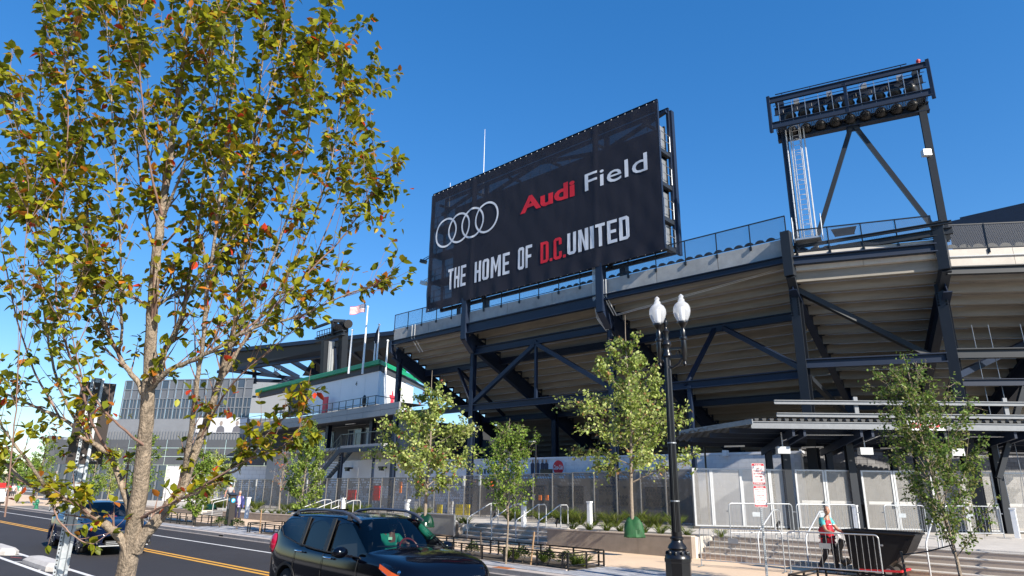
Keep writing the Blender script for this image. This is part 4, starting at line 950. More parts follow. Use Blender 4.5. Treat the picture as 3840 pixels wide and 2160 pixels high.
mb = MB(); mb.beam(wp(0, .7, .03), wp(0, 4.3, .03), .1, .1); obj('pale_corner_trim', mb, white, dk)
pr = [None]*3; rest = [MB(), MB(), MB()]; cnt = 0; ang = math.atan2(Wd.y, Wd.x)
for r in range(18):
    z = 4.28-(r+1)*.195
    for c in range(30):
        s = .1+.2*(r % 2)+c*.4; k = random.randrange(3)
        if s+.4 > 12: continue
        if r < 9 and cnt < 250:
            if pr[k] is None:
                q = MB(); q.bb(.005, .393, -.025, .0, .004, .19); pr[k] = obj('wall_block', q, dbm[k], dk, local=True); pr[k].location = wp(s, z)-dk.location; pr[k].rotation_euler = (0, 0, ang)
            else: piece('wall_block', pr[k], dk, wp(s, z)-dk.location, (0, 0, ang))
            cnt += 1
        else: rest[k].beam(wp(s+.006, z+.1, .012), wp(s+.393, z+.1, .012), .025, .186)
for k in range(3): obj('wall_blocks', rest[k], dbm[k], dk, kind='stuff')
# white building part left of it, above the fence (camera box)
p = on_y(2717, 1, 33); p = on_y((2600+340/2.84)/K, (1650+140/2.84)/K, 32.8); mb = MB(); mb.bb(p.x-.12, p.x+.12, 32.7, 32.95, p.z-.14, p.z+.14); mb.tube([p+Vector((-.1, 0, -.1)), p+Vector((-.3, 0, -.22)), p+Vector((-.5, .1, -.05))], .015, 5)
tag(obj('wall_light', mb, white), 'small white box light on the white wall right of the street lamp', 'wall light')
# ================================================================ club building left of the stand
cb = thing('club_building', 'white and grey panelled stadium building with green roof edge and balcony', 'building', (-50, 33, .6))
def cbo(n_, mb, m, **k): return obj(n_, mb, m, cb, **k)
green = mat('green_roof_edge', (.005, .30, .125), .45); panelg = mat('grey_cladding_panel', (.23, .245, .265), .5, var=.05, scale=1); panelw = mat('white_metal_panel', (.74, .75, .77), .5, var=.03, scale=1)
darkg = mat('dark_grey_render', (.055, .058, .066), .7, var=.1, scale=1)
deepk = mat('near_black_underside', (.02, .021, .024), .8)  # even near-black colour, used on the far roof underside
A0 = Vector((-46.3, 33.0)); dl = Vector((-.9983, .0576)).normalized(); dr = Vector((-.537, .843)).normalized()
dl = Vector((-1, .09)).normalized()
def bl(s, z, d=0): q = A0+dl*s+Vector((dl.y, -dl.x))*0+Vector((0, -1))*d; return Vector((q.x, q.y, z))
def br(s, z, d=0): q = A0+dr*s+Vector((dr.y, -dr.x))*d; return Vector((q.x, q.y, z))
LL, LR = 26, 9
# upper white storey, -Y face in joined panels and the bright end face
for k in range(8):
    mb = MB(); a, b = k*2.2, k*2.2+2.18; mb.add([bl(a, 8.9), bl(b, 8.9), bl(b, 11.65), bl(a, 11.65), bl(a, 8.9, -.2), bl(b, 8.9, -.2), bl(b, 11.65, -.2), bl(a, 11.65, -.2)], [(3, 2, 1, 0), (4, 5, 6, 7), (0, 4, 7, 3), (1, 2, 6, 5), (2, 3, 7, 6)])
    cbo('white_wall_panel', mb, panelw if k < 6 else darkg)
mb = MB(); mb.add([br(.0, 8.9), br(LR, 8.9), br(LR, 11.65), br(.0, 11.65)], [(0, 1, 2, 3)]); cbo('end_wall', mb, panelw)
# dark soffit and green parapet
for z0, z1, o_, m_ in ((11.65, 12.15, .1, darkg), (12.16, 12.52, .45, green)):
    P = [bl(LL, 0, o_), A0.to_3d()+Vector((o_*1.1, -o_, 0)), br(LR+3, 0, o_)]
    q = [Vector((p.x, p.y)) for p in P]; back = [Vector((p.x-.3, p.y+.5)) for p in P]
    for i in range(2):
        mb = MB(); a, b, c, d = q[i], q[i+1], back[i+1], back[i]
        mb.add([(*a, z0), (*b, z0), (*c, z0), (*d, z0), (*a, z1), (*b, z1), (*c, z1), (*d, z1)], [(0, 1, 5, 4), (4, 5, 6, 7), (3, 2, 1, 0), (2, 3, 7, 6), (1, 2, 6, 5), (3, 0, 4, 7)]); cbo('green_parapet' if m_ is green else 'soffit_band', mb, m_)
        if m_ is green:
            for h in (.12, .24): mb = MB(); mb.beam((*a.lerp(b, 0)+Vector((0, -.01)), z0+h), (*b+Vector((0, -.01)), z0+h), .03, .02); cbo('parapet_rib', mb, green)
p = on_y(1075, 940, 36); mb = MB(); q_ = br(7.9, 12.5, .4); mb.box(q_+Vector((0, 0, .45)), (.3, .3, 1.0)); mb.box(q_+Vector((0, 0, .95)), (.5, .4, .12)); cbo('green_roof_stub', mb, green)
q_ = br(5.6, 12.5, .2); mb = MB(); mb.ball(q_+Vector((0, 0, .2)), .25); cbo('green_roof_vent', mb, green)
# red star on the bright end face and small number on the wall
sc_ = br(3.4, 9.75, .06); e3 = dr.to_3d(); mb = MB(); pts = []
for k in range(10):
    r = .85 if k % 2 == 0 else .34; t = math.pi/2+k*math.pi/5; pts.append(sc_+e3*(r*math.cos(t))+Vector((0, 0, r*math.sin(t))))
mb.add(pts, [list(range(10))[::-1]]); cbo('red_star', mb, mat('star_red', (.7, .03, .05), .5))
a = bl(3.9, 0, .02); b = bl(3.55, 0, .02); text('black_numeral', '4', blackm, cb, (a.x, a.y), (b.x, b.y), 10.75, 11.15, .03)
# roof terrace balustrade in front of the white storey
for s in [-2.6+i*1.2 for i in range(20)]: mb = MB(); mb.beam(bl(s, 8.4, 1.75), bl(s, 9.15, 1.75), .05, .05); cbo('baluster', mb, blackm)
for z in (9.15, 8.62): mb = MB(); mb.beam(bl(-2.6, z, 1.75), bl(LL, z, 1.75), .05, .05); cbo('balustrade_rail', mb, blackm)
mb = MB(); mb.beam(bl(-2.6, 9.15, 1.75), bl(-2.2, 9.15, -.6), .05, .05); cbo('balustrade_rail', mb, blackm)
mb = MB(); mb.box(bl(8.2, 9.3, .6), (.8, .1, 1.6)); cbo('red_banner_panel', mb, MATS['star_red'])
mb = MB(); mb.ball(bl(.1, 9.0, 1.2), (.2, .18, .5)); cbo('dark_planter_pot', mb, blackm)
# grey cladding band below the terrace
for r, (z0, z1) in enumerate(((7.99, 8.42), (7.53, 7.97))):
    for k in range(12):
        a, b = -5.9+k*2.65, -5.9+k*2.65+2.62; mb = MB(); mb.add([bl(a, z0, 1.65), bl(b, z0, 1.65), bl(b, z1, 1.65), bl(a, z1, 1.65), bl(a, z0, 1.45), bl(b, z0, 1.45), bl(b, z1, 1.45), bl(a, z1, 1.45)], [(3, 2, 1, 0), (4, 5, 6, 7), (0, 4, 7, 3), (1, 2, 6, 5), (2, 3, 7, 6), (0, 1, 5, 4)]); cbo('grey_cladding_panel', mb, panelg)
mb = MB(); mb.add([bl(-5.9, 7.54, 1.5), bl(LL, 7.54, 1.5), bl(LL, 7.54, -2), bl(-5.9, 7.54, -2)], [(0, 1, 2, 3)]); cbo('ceiling_slab', mb, darkg)
mb = MB(); mb.add([bl(-5.9, 8.4, 1.5), bl(LL, 8.4, 1.5), bl(LL, 8.4, -1), bl(-5.9, 8.4, -1)], [(0, 1, 2, 3)]); cbo('terrace_deck', mb, concl)
# right hand pier of grey panels
for k in range(7):
    z = 4.32+k*.457
    for x0, x1 in ((-41.85, -41.1), (-41.08, -40.35)): mb = MB(); mb.bb(x0, x1, 31.45, 33.0, z, z+.445); cbo('pier_panel', mb, panelg)
# recessed gallery: dark back wall, doors, column, balcony with railing
mb = MB(); mb.add([bl(-5.9, 4.6, -1.2), bl(LL, 4.6, -1.2), bl(LL, 7.5, -1.2), bl(-5.9, 7.5, -1.2)], [(3, 2, 1, 0)]); cbo('gallery_wall', mb, darkg)
glassd = mat('dark_window_glass', (.05, .07, .1), .08, .0, spec=.9)
doorm = mat('pale_door', (.42, .45, .5), .3)
for s, w, m_ in ((2.6, .9, doorm), (4.5, 1.1, glassd), (5.7, 1.0, glassd), (10.5, 2.4, glassd), (15, 2, glassd)):
    mb = MB(); mb.box(bl(s, 6.1, -1.1), (w, .08, 2.0)); cbo('gallery_door', mb, m_)
    for dx in (-w/2, w/2): mb = MB(); mb.box(bl(s+dx, 6.1, -1.05), (.06, .1, 2.1)); cbo('door_frame', mb, galv)
    mb = MB(); mb.box(bl(s, 7.12, -1.05), (w+.1, .1, .07)); cbo('door_frame', mb, galv)
for s in (-.1, 7.6): mb = MB(); mb.ibeam(bl(s, 5.4, .3), bl(s, 7.53, .3), .42, .42, .05); cbo('steel_column', mb, steel)
mb = MB(); mb.box(bl(3.5, 7.4, .4), (1.4, .12, .06)); cbo('strip_light', mb, white)
mb = MB(); mb.add([bl(-4.6, 5.2, 2.2), bl(1.7, 5.2, 2.2), bl(1.7, 5.2, -1), bl(-4.6, 5.2, -1), bl(-4.6, 5.4, 2.2), bl(1.7, 5.4, 2.2), bl(1.7, 5.4, -1), bl(-4.6, 5.4, -1)], [(0, 1, 2, 3), (7, 6, 5, 4), (4, 5, 1, 0), (5, 6, 2, 1), (0, 3, 7, 4)]); cbo('balcony_slab', mb, conc)
mb = MB(); mb.add([bl(1.7, 5.2, 1.2), bl(LL, 5.2, 1.2), bl(LL, 5.2, -1), bl(1.7, 5.2, -1), bl(1.7, 5.4, 1.2), bl(LL, 5.4, 1.2), bl(LL, 5.4, -1), bl(1.7, 5.4, -1)], [(0, 1, 2, 3), (7, 6, 5, 4), (4, 5, 1, 0)]); cbo('gallery_slab', mb, conc)
mb = MB(); mb.beam(bl(-4.6, 5.03, 2.15), bl(1.7, 5.03, 2.15), .2, .34); cbo('balcony_edge_beam', mb, steel)
mb = MB(); mb.beam(bl(-4.5, 5.03, 2.05), bl(-4.5, 5.03, -1), .2, .34); cbo('balcony_edge_beam', mb, steel)
for s in [-4.5+i*.77 for i in range(9)]: mb = MB(); mb.beam(bl(s, 5.4, 2.15), bl(s, 6.3, 2.15), .045, .045); cbo('balcony_post', mb, blackm)
mb = MB()
for k in range(8): mb.tube([bl(-4.5, 5.5+k*.1, 2.15), bl(1.7, 5.5+k*.1, 2.15)], .008, 4)
mb.beam(bl(-4.5, 6.3, 2.15), bl(1.7, 6.3, 2.15), .06, .06); cbo('cable_railing', mb, blackm)
# stair falling to the left
for o_ in (2.2, 1.1): mb = MB(); mb.beam(bl(1.7, 5.1, o_), bl(8.2, 1.2, o_), .08, .42); cbo('stair_stringer', mb, steel)
for k in range(20): f = k/20; mb = MB(); mb.box(bl(1.8+6.3*f, 5.2-3.8*f, 1.65), (.33, 1.1, .05)); cbo('stair_tread', mb, conc)
mb = MB()
for k in range(12): f = k/11; mb.beam(bl(1.8+6.2*f, 5.3-3.8*f, 2.2), bl(1.8+6.2*f, 6.3-3.8*f, 2.2), .03, .03)
for h in (.5, 1.1): mb.beam(bl(1.7, 5.2+h, 2.2), bl(8.1, 1.4+h, 2.2), .04, .04)
cbo('stair_railing', mb, blackm)
for s, o_ in ((1.6, 2.0), (3.6, 1.1), (-3.2, 1.9)): mb = MB(); mb.beam(bl(s, .6, o_), bl(s, 5.0, o_), .15, .15, up=(0, 1, 0)); cbo('balcony_support', mb, steel)
# ground floor white wall
for k in range(7):
    a, b = -5.9+k*2.2, -5.9+k*2.2+2.18; mb = MB(); mb.add([bl(a, .5, -.4), bl(b, .5, -.4), bl(b, 4.4, -.4), bl(a, 4.4, -.4)], [(3, 2, 1, 0)]); cbo('ground_floor_panel', mb, panelw)
    mb = MB(); mb.add([bl(a, 4.43, -.35), bl(b, 4.43, -.35), bl(b, 5.2, -.35), bl(a, 5.2, -.35)], [(3, 2, 1, 0)]); cbo('stone_band_panel', mb, mat('beige_band_panel', (.33, .31, .28), .6))
for k in range(5):
    a, b = 9.5+k*2.2, 9.5+k*2.2+2.18; mb = MB(); mb.add([bl(a, .5, .4), bl(b, .5, .4), bl(b, 5.2, .4), bl(a, 5.2, .4)], [(3, 2, 1, 0)]); cbo('grey_lower_panel', mb, panelg)
for s in (-1.6, 3.9):
    mb = MB(); mb.box(bl(s, 3.75, .0), (.5, .5, .14)); mb.box(bl(s, 3.6, .1), (.3, .3, .2)); cbo('black_wall_lamp', mb, blackm)
# ================================================================ glass hall further left
gh = thing('glass_hall', 'large glazed hall with grey panels above dark clad base, seen through the tree', 'building', (-100, 60, .5))
gw = mat('hall_glass', (.07, .09, .12), .1, .3, spec=.8, var=.25, scale=.15); gpn = mat('hall_grey_panel', (.12, .13, .15), .4, var=.1, scale=.3); mull = mat('pale_mullion', (.2, .215, .24), .4, .3)
Q0 = on_y(322, 958, 96); Q0 = at_d(318, 962, 82); Q1 = at_d(640, 948, 78.4)
HD = (Vector((Q1.x, Q1.y))-Vector((Q0.x, Q0.y))); HL = HD.length; HD.normalize(); HN = Vector((HD.y, -HD.x))
def hp(s, z, d=0): q = Vector((Q0.x, Q0.y))+HD*s+HN*d; return Vector((q.x, q.y, z))
zt_h = (Q0.z+Q1.z)/2; rows = [zt_h, zt_h-1.1, zt_h-2.25, zt_h-3.4, zt_h-4.7]
nc = 17
for c in range(nc):
    s0, s1 = HL*c/nc, HL*(c+1)/nc
    for r in range(4):
        mb = MB(); mb.add([hp(s0+.04, rows[r+1]+.04), hp(s1-.04, rows[r+1]+.04), hp(s1-.04, rows[r]-.04), hp(s0+.04, rows[r]-.04)], [(0, 1, 2, 3)])
        obj('panel' if r < 2 and (c+r) % 5 else 'pane', mb, gpn if r < 2 and (c+r) % 5 else gw, gh)
    mb = MB(); mb.beam(hp(s0, rows[-1], .1), hp(s0, rows[0], .1), .06, .14, up=(HN.x, HN.y, 0)); obj('mullion', mb, mull, gh)
    mb = MB(); mb.beam(hp((s0+s1)/2, rows[-1], .05), hp((s0+s1)/2, rows[2], .05), .05, .1, up=(HN.x, HN.y, 0)); obj('mullion', mb, mull, gh)
mb = MB()
for z in rows: mb.beam(hp(0, z, .02), hp(HL, z, .02), .12, .12)
obj('transom', mb, mull, gh)
# louvre band with portraits
zc = rows[-1]; mb = MB(); mb.add([hp(-2, zc-2.4, .2), hp(HL+6, zc-2.4, .2), hp(HL+6, zc, .2), hp(-2, zc, .2)], [(0, 1, 2, 3)]); obj('pale_louvre_band', mb, mat('pale_louvre', (.2, .21, .23), .5, var=.08, scale=1), gh)
for c in range(60): s = -2+(HL+6)*c/60; mb = MB(); mb.beam(hp(s, zc-2.4, .28), hp(s, zc-1.4, .28), .08, .08, up=(HN.x, HN.y, 0)); obj('louvre_fin', mb, mull, gh)
pa = on_l(495, 1062, hp(0, 0, .35)[:2], hp(10, 0, .35)[:2]); mb = MB(); sb_ = (Vector((pa.x, pa.y))-Vector((Q0.x, Q0.y))).dot(HD)
mb.add([hp(sb_, pa.z-1.2, .35), hp(sb_+6.6, pa.z-1.2, .35), hp(sb_+6.6, pa.z+.5, .35), hp(sb_, pa.z+.5, .35)], [(0, 1, 2, 3)]); obj('portrait_banner', mb, mat('portrait_banner_print', (.6, .61, .64), .6), gh)
for k in range(3):
    mb = MB(); s = sb_+1.2+k*2.1; z = pa.z-.3
    mb.add([hp(s-.55, z-.85, .37), hp(s+.55, z-.85, .37), hp(s+.45, z-.35, .37), hp(s+.15, z-.15, .37), hp(s-.15, z-.15, .37), hp(s-.45, z-.35, .37)], [(0, 1, 2, 3, 4, 5)])
    mb.m = 1; mb.add([hp(s+.2*math.cos(t), z+.16+.28*math.sin(t), .38) for t in [2*math.pi*i/14 for i in range(14)]], [list(range(14))]); obj('printed_portrait', mb, [mat('grey_print', (.13, .13, .15), .6), mat('grey_skin_print', (.3, .25, .22), .6)], gh)
# dark clad storey and white tiled base
DKm = mat('dark_clad_panel', (.085, .09, .1), .55, var=.08, scale=.5)
z1 = zc-2.4; z0 = z1-2.9
for c in range(16):
    for r in range(3):
        s0 = -8+c*2.6; za = z1-(r+1)*.967; mb = MB(); mb.add([hp(s0+.02, za+.02, .5), hp(s0+2.58, za+.02, .5), hp(s0+2.58, za+.95, .5), hp(s0+.02, za+.95, .5)], [(0, 1, 2, 3)]); obj('dark_cladding_panel', mb, DKm, gh)
tile = mat('white_wall_tile', (.72, .72, .72), .5, var=.03, scale=2); tl0 = None; ti = 0; tm = MB(); hz = z0
mb = MB(); mb.add([hp(8, 0, .3), hp(33, 0, .3), hp(33, hz, .3), hp(8, hz, .3)], [(0, 1, 2, 3)]); obj('tile_joint_wall', mb, mat('tile_joint', (.5, .5, .5), .8), gh)
for r in range(int(hz/.45)):
    for c in range(27):
        s0 = 8+c*.93+(.46 if r % 2 else 0); za = hz-(r+1)*.45; tm.add([hp(s0+.015, za+.015, .33), hp(s0+.915, za+.015, .33), hp(s0+.915, za+.435, .33), hp(s0+.015, za+.435, .33)], [(0, 1, 2, 3)])
obj('wall_tiles', tm, tile, gh, kind='stuff')
# shopfront posts at the left bottom
for c in range(14): s = -8+c*1.15; mb = MB(); mb.beam(hp(s, .3, .6), hp(s, z0, .6), .14, .14, up=(HN.x, HN.y, 0)); obj('shopfront_post', mb, mull, gh)
mb = MB(); mb.add([hp(-8, .3, .45), hp(8, .3, .45), hp(8, z0, .45), hp(-8, z0, .45)], [(0, 1, 2, 3)]); obj('shopfront_glass', mb, glassd, gh)
# ================================================================ far left brown clad wing
fw = thing('brown_wing', 'dark brown clad corner block with overhang at far left behind branches', 'building', (-125, 75, .3))
brn = mat('brown_cladding_board', (.1, .07, .06), .6, var=.12, scale=1); 
B0 = at_d(120, 1095, 100); B1 = at_d(172, 1094, 104); B2 = at_d(330, 1085, 92); zb = at_d(112, 1210, 100).z
z1 = (B0.z); nb = 14
for k in range(nb):
    za = zb+(z1-zb)*k/nb; zz = zb+(z1-zb)*(k+.93)/nb
    mb = MB(); mb.add([(B0.x, B0.y, za), (B1.x, B1.y, za), (B1.x, B1.y, zz), (B0.x, B0.y, zz)], [(0, 1, 2, 3)]); obj('cladding_board', mb, brn, fw)
mb = MB(); mb.add([(B1.x, B1.y, zb), (B2.x, B2.y, zb), (B2.x, B2.y, z1), (B1.x, B1.y, z1), (B1.x, B1.y+.2, zb), (B0.x, B0.y+.2, zb), (B0.x, B0.y+.2, z1), (B1.x, B1.y+.2, z1)], [(0, 1, 2, 3), (4, 5, 6, 7)]); obj('grey_metal_wall', mb, gpn, fw)
mb = MB(); mb.add([(B0.x, B0.y, zb), (B1.x, B1.y, zb), (B2.x, B2.y, zb), (B2.x-4, B2.y+8, zb), (B0.x-2, B0.y+8, zb)], [(0, 1, 2, 3, 4)]); obj('overhang_soffit', mb, mat('brown_soffit', (.05, .03, .025), .6), fw)
pw = at_d(164, 1133, 98.5); mb = MB(); mb.box((pw.x, pw.y, pw.z), (2.6, .1, 3.8), math.atan2(B2.y-B1.y, B2.x-B1.x)); obj('pale_poster', mb, mat('poster_pale', (.55, .58, .62), .6), fw)
pw = at_d(240, 1110, 94); mb = MB(); mb.box((pw.x, pw.y, pw.z), (8.5, .4, 4.2), math.atan2(B2.y-B1.y, B2.x-B1.x)); obj('orange_panel', mb, mat('orange_panel', (.85, .22, .02), .5), fw)
for u in (160, 205): a = at_d(u, 1210, 97); mb = MB(); mb.beam((a.x, a.y, .2), (a.x, a.y, zb), .5, .5, up=(0, 1, 0)); obj('pier', mb, brn, fw)
# ================================================================ dark roof structure of the far stand
rf = thing('far_stand_roof', 'dark steel roof trusses of the far stand rising over the green edged building', 'roof', (-100, 80, 15))
def rfo(n_, mb, m=steel): return obj(n_, mb, m, rf)
D = 95
def fp(u, v, d=D): return at_d(u, v, d)
mb = MB(); mb.add([fp(555, 887), fp(1012, 838, 78), fp(1012, 868, 78), fp(820, 895, 85), fp(550, 935)], [(0, 4, 3, 2, 1)]); 
mb.add([fp(555, 887, D+3), fp(1012, 838, 81), fp(1012, 868, 81), fp(820, 895, 88), fp(550, 935, D+3)], [(0, 1, 2, 3, 4)]); rfo('edge_girder', mb, mat('dusky_steel_girder', (.022, .028, .04), .5))
mb = MB(); mb.beam(fp(548, 886), fp(1015, 836, 78), .6, .5); rfo('girder_flange', mb)
mb = MB(); mb.beam(fp(550, 936), fp(830, 893, 85), .6, .4); rfo('girder_flange', mb)
for k in range(8): f = k/7; p = fp(600+55*k, 905-6*k, D-2*k); q = fp(690+60*k, 945+4*k, D+10); mb = MB(); mb.beam(p, q, .5, .6); rfo('roof_beam', mb)
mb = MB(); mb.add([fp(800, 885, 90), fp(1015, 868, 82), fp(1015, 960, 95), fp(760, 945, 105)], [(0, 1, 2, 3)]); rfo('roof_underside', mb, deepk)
for u0, v0, u1, v1 in ((640, 930, 640, 1000), (790, 915, 790, 1000), (860, 900, 862, 1000), (560, 930, 1010, 985), (600, 955, 960, 968), (690, 935, 770, 995), (780, 930, 900, 990), (940, 880, 1010, 930), (900, 900, 1010, 890)):
    mb = MB(); mb.beam(fp(u0, v0, 96), fp(u1, v1, 96), .45, .45); rfo('strut', mb)
for k in range(9): mb = MB(); mb.beam(fp(820+k*24, 905, 99), fp(830+k*24, 1000, 99), .25, .25); rfo('strut', mb)
# seating tiers visible below the roof
mb = MB(); mb.add([fp(540, 960, 112), fp(1000, 965, 105), fp(1000, 1040, 105), fp(540, 1040, 112)], [(0, 3, 2, 1)]); rfo('pale_seating_tier', mb, mat('pale_far_concrete', (.4, .42, .45), .8))
for k in range(5): mb = MB(); mb.beam(fp(590+k*36, 982-k, 90), fp(590+k*36+34, 981-k, 90), .1, 1.6); rfo('guard_panel', mb, panelg)
text('section_number', '101', whp, rf, tuple(fp(690, 925, 93))[:2], tuple(fp(706, 925, 93))[:2], fp(700, 934, 93).z, fp(700, 926, 93).z, .02)
# ladder tower behind the green roof
tw = thing('rear_light_tower', 'grey steel light tower with ladder behind the green roof edge, left of the flags', 'light tower', (-60, 52, 12))
def two(n_, mb, m=steel2): return obj(n_, mb, m, tw)
D = 64; z5 = lambda x, y, d=D: at_d((700+x/1.932)/K, (1050+y/1.932)/K, d)
for x0, x1, w in ((990, 1000, .55), (1120, 1140, .65)): mb = MB(); mb.beam(z5(x0, 760), z5(x1, 300) if x0 > 1000 else z5(x1+4, 440), w, w, up=(1, 0, 0)); two('mast', mb)
mb = MB(); mb.ibeam(z5(940, 440, D+2), z5(1140, 380, D-1), .5, .5, .08); mb.beam(z5(915, 352, D+2), z5(1060, 300), .25, .2); mb.beam(z5(1060, 295), z5(1150, 300), .3, .3); two('top_frame', mb)
mb = MB(); mb.beam(z5(1062, 300), z5(1062, 400), .3, .3, up=(1, 0, 0)); mb.beam(z5(1140, 298), z5(1140, 400), .35, .35, up=(1, 0, 0)); mb.beam(z5(1065, 390), z5(1130, 310), .15, .15); two('upper_post', mb)
mb = MB()
for k in range(7): mb.tube([z5(945+k*18, 435-k*5, D), z5(945+k*18, 375-k*5, D)], .04, 4)
for h in (375, 405): mb.tube([z5(945, h, D), z5(1060, h-32, D)], .04, 4)
two('guard_rail', mb)
mb = MB(); mb.tube([z5(1025, 735), z5(1045, 445)], .22, 6); mb.tube([z5(1040, 735), z5(1060, 445)], .2, 6); two('pale_conduit', mb, galvl)
mb = MB()
for k in range(30): mb.tube([z5(1047-k*.7*1.0, 455+k*9.5), z5(1062-k*.7, 455+k*9.5)], .03, 4)
two('ladder', mb, galvl)
mb = MB(); mb.beam(z5(1070, 480), z5(1082, 720), .25, .25, up=(1, 0, 0)); two('brace', mb, steel)
mb = MB(); mb.tube([z5(1160, 320), z5(1172, 318, D-.5)], .42, 14); two('round_lamp', mb, lampm)
for k in range(4): mb = MB(); mb.tube([z5(1080+k*14, 330+k*6), z5(1086+k*14, 345+k*6, D-.5)], .3, 10); two('round_lamp', mb, lampm)
# flagpoles on the roof
def flagpole(xb, yb, xt, yt, label, d=57):
    a, b = z5(xb, yb, d), z5(xt, yt, d); a = Vector((a.x, a.y, 11.5)); b = Vector((a.x, a.y, on_y(0, 0, 1).z*0+z5(xt, yt, d).z))
    t = thing('flagpole', label, 'flagpole', a, group='white flagpoles on the green edged roof')
    mb = MB(); mb.tube([a, b], [.1, .05], 8); obj('pole', mb, white, t, smooth=True); mb = MB(); mb.ball(b, .11); obj('finial', mb, white, t, smooth=True); return b
b1 = flagpole(1278, 620, 1303, 160, 'tallest white flagpole flying the striped flag')
b2 = flagpole(1372, 640, 1395, 300, 'white flagpole with a dark limp flag, right of the striped flag')
flagpole(1178, 625, 1197, 345, 'shorter bare white flagpole next to the light tower'); flagpole(1352, 640, 1363, 435, 'short bare white flagpole between the two flags'); flagpole(1440, 680, 1458, 425, 'bare white flagpole nearest the stand')
# striped flag, waving
stx = z5(1298, 175, 57); fw_ = 1.3; fh = .72; rtx = (RW.T @ np.array([1., 0, 0])); rt2 = Vector((rtx[0], rtx[1], 0)).normalized()
flag = tag(bpy.data.objects.new('striped_flag', None), 'red and white striped flag with blue starry corner waving on the tallest pole', 'flag'); COL.objects.link(flag); flag.location = stx
nn = Vector((rt2.y, -rt2.x, 0))
def fpnt(a, b, o_=0): # a: 0 pole ..1 fly, b: 0 top..1 bottom
    return stx-rt2*(a*fw_)+Vector((0, 0, -b*fh-a*.25+.04*math.sin(a*6)))+nn*(.08*math.sin(a*8)+o_)
fr_ = mat('flag_red', (.42, .02, .04), .7); fwm = mat('flag_white', (.7, .7, .7), .7); fb = mat('flag_blue', (.02, .03, .12), .7)
for k in range(13):
    mb = MB(); a0 = .4 if k < 7 else 0
    for i in range(12):
        x0, x1 = a0+(1-a0)*i/12, a0+(1-a0)*(i+1)/12; mb.add([fpnt(x0, k/13), fpnt(x0, (k+1)/13), fpnt(x1, (k+1)/13), fpnt(x1, k/13)], [(0, 1, 2, 3)])
    obj('stripe', mb, fwm if k % 2 else fr_, flag)
mb = MB()
for i in range(6): x0, x1 = .4*i/6, .4*(i+1)/6; mb.add([fpnt(x0, 0), fpnt(x0, 7/13), fpnt(x1, 7/13), fpnt(x1, 0)], [(0, 1, 2, 3)])
obj('blue_canton', mb, fb, flag)
mb = MB()
for r in range(9):
    for c in range(6 if r % 2 == 0 else 5):
        a = .4*((c+.5+(.5 if r % 2 else 0))/6); b = (7/13)*((r+.5)/9); q = fpnt(a, b, .01); q2 = fpnt(a, b, -.01)
        for z in (q, q2): mb.add([z+rt2*(.024*math.cos(math.pi/2+j*math.pi/5)*(1 if j % 2 == 0 else .4))+Vector((0, 0, .024*math.sin(math.pi/2+j*math.pi/5)*(1 if j % 2 == 0 else .4))) for j in range(10)], [list(range(10))])
obj('stars', mb, fwm, flag, kind=None)
mb = MB(); p = z5(1392, 335, 57); mb.add([p, p+Vector((0, 0, -1.3)), p-rt2*.2+Vector((0, 0, -1.55)), p-rt2*.3+Vector((0, 0, -1.1)), p-rt2*.16+Vector((0, 0, -.45))], [(0, 1, 2, 3, 4)]); q = MB(); q.v = [v for v in mb.v]+[(v[0]+nn.x*.12, v[1]+nn.y*.12, v[2]) for v in mb.v]; q.add([], []); q.f = [[0, 1, 2, 3, 4], [9, 8, 7, 6, 5]]+[[i, (i+1) % 5, 5+(i+1) % 5, 5+i] for i in range(5)]; q.mi = [0]*7
tag(obj('limp_flag', q, mat('dark_flag', (.02, .02, .03), .8)), 'dark folded flag hanging limp on the second flagpole', 'flag')
# ================================================================ twin globe street lamp
LP = on_y(1708, 1452, 15.35); LPX = LP.x
lm = thing('street_lamp', 'tall black fluted street lamp with two clear glass globes on a heavy base', 'street lamp', (LPX, 15.35, .15))
lx, ly = LPX, 15.35
mb = MB(); mb.lathe([(.34, 0), (.34, .1), (.31, .12), (.31, .5), (.33, .53), (.33, .6)], (lx, ly, .15), 8); lo_ = obj('octagonal_plinth', mb, blackm, lm)
mb = MB(); mb.lathe([(.31, .6), (.3, .66), (.23, .72), (.2, .78), (.235, .83), (.2, .9), (.15, .95), (.135, 1.0), (.165, 1.03), (.165, 1.07), (.125, 1.1), (.13, 1.2)], (lx, ly, .15), 24); obj('turned_base', mb, blackm, lm, smooth=40)
mb = MB()
for k in range(10):
    t = 2*math.pi*k/10; c = Vector((lx+.25*math.cos(t), ly+.25*math.sin(t), .86)); mb.ball(c, (.05, .05, .06), 6, 4)
obj('leaf_ornament', mb, blackm, lm, smooth=True)
ztop = on_y(1690, 880, 15.35).z
mb = MB(); mb.lathe([(.118, 1.15), (.11, 2.2), (.1, 3.4), (.088, ztop-.55), (.082, ztop-.32)], (lx, ly, .15), 40, .09); obj('fluted_shaft', mb, blackm, lm)
mb = MB(); mb.lathe([(.085, ztop-.35), (.125, ztop-.31), (.125, ztop-.25), (.09, ztop-.2), (.1, ztop-.05), (.13, ztop), (.11, ztop+.08), (.07, ztop+.12), (.06, ztop+.3), (.09, ztop+.36), (.05, ztop+.42), (.03, ztop+.5), (.065, ztop+.58), (.05, ztop+.66), (.01, ztop+.74)], (lx, ly, .15), 16); obj('capital', mb, blackm, lm, smooth=40)
zc_ = on_y(1688, 855, 15.35).z
gA = on_y(1656, 815, 15.35); gB = on_y(1716, 803, 15.35)
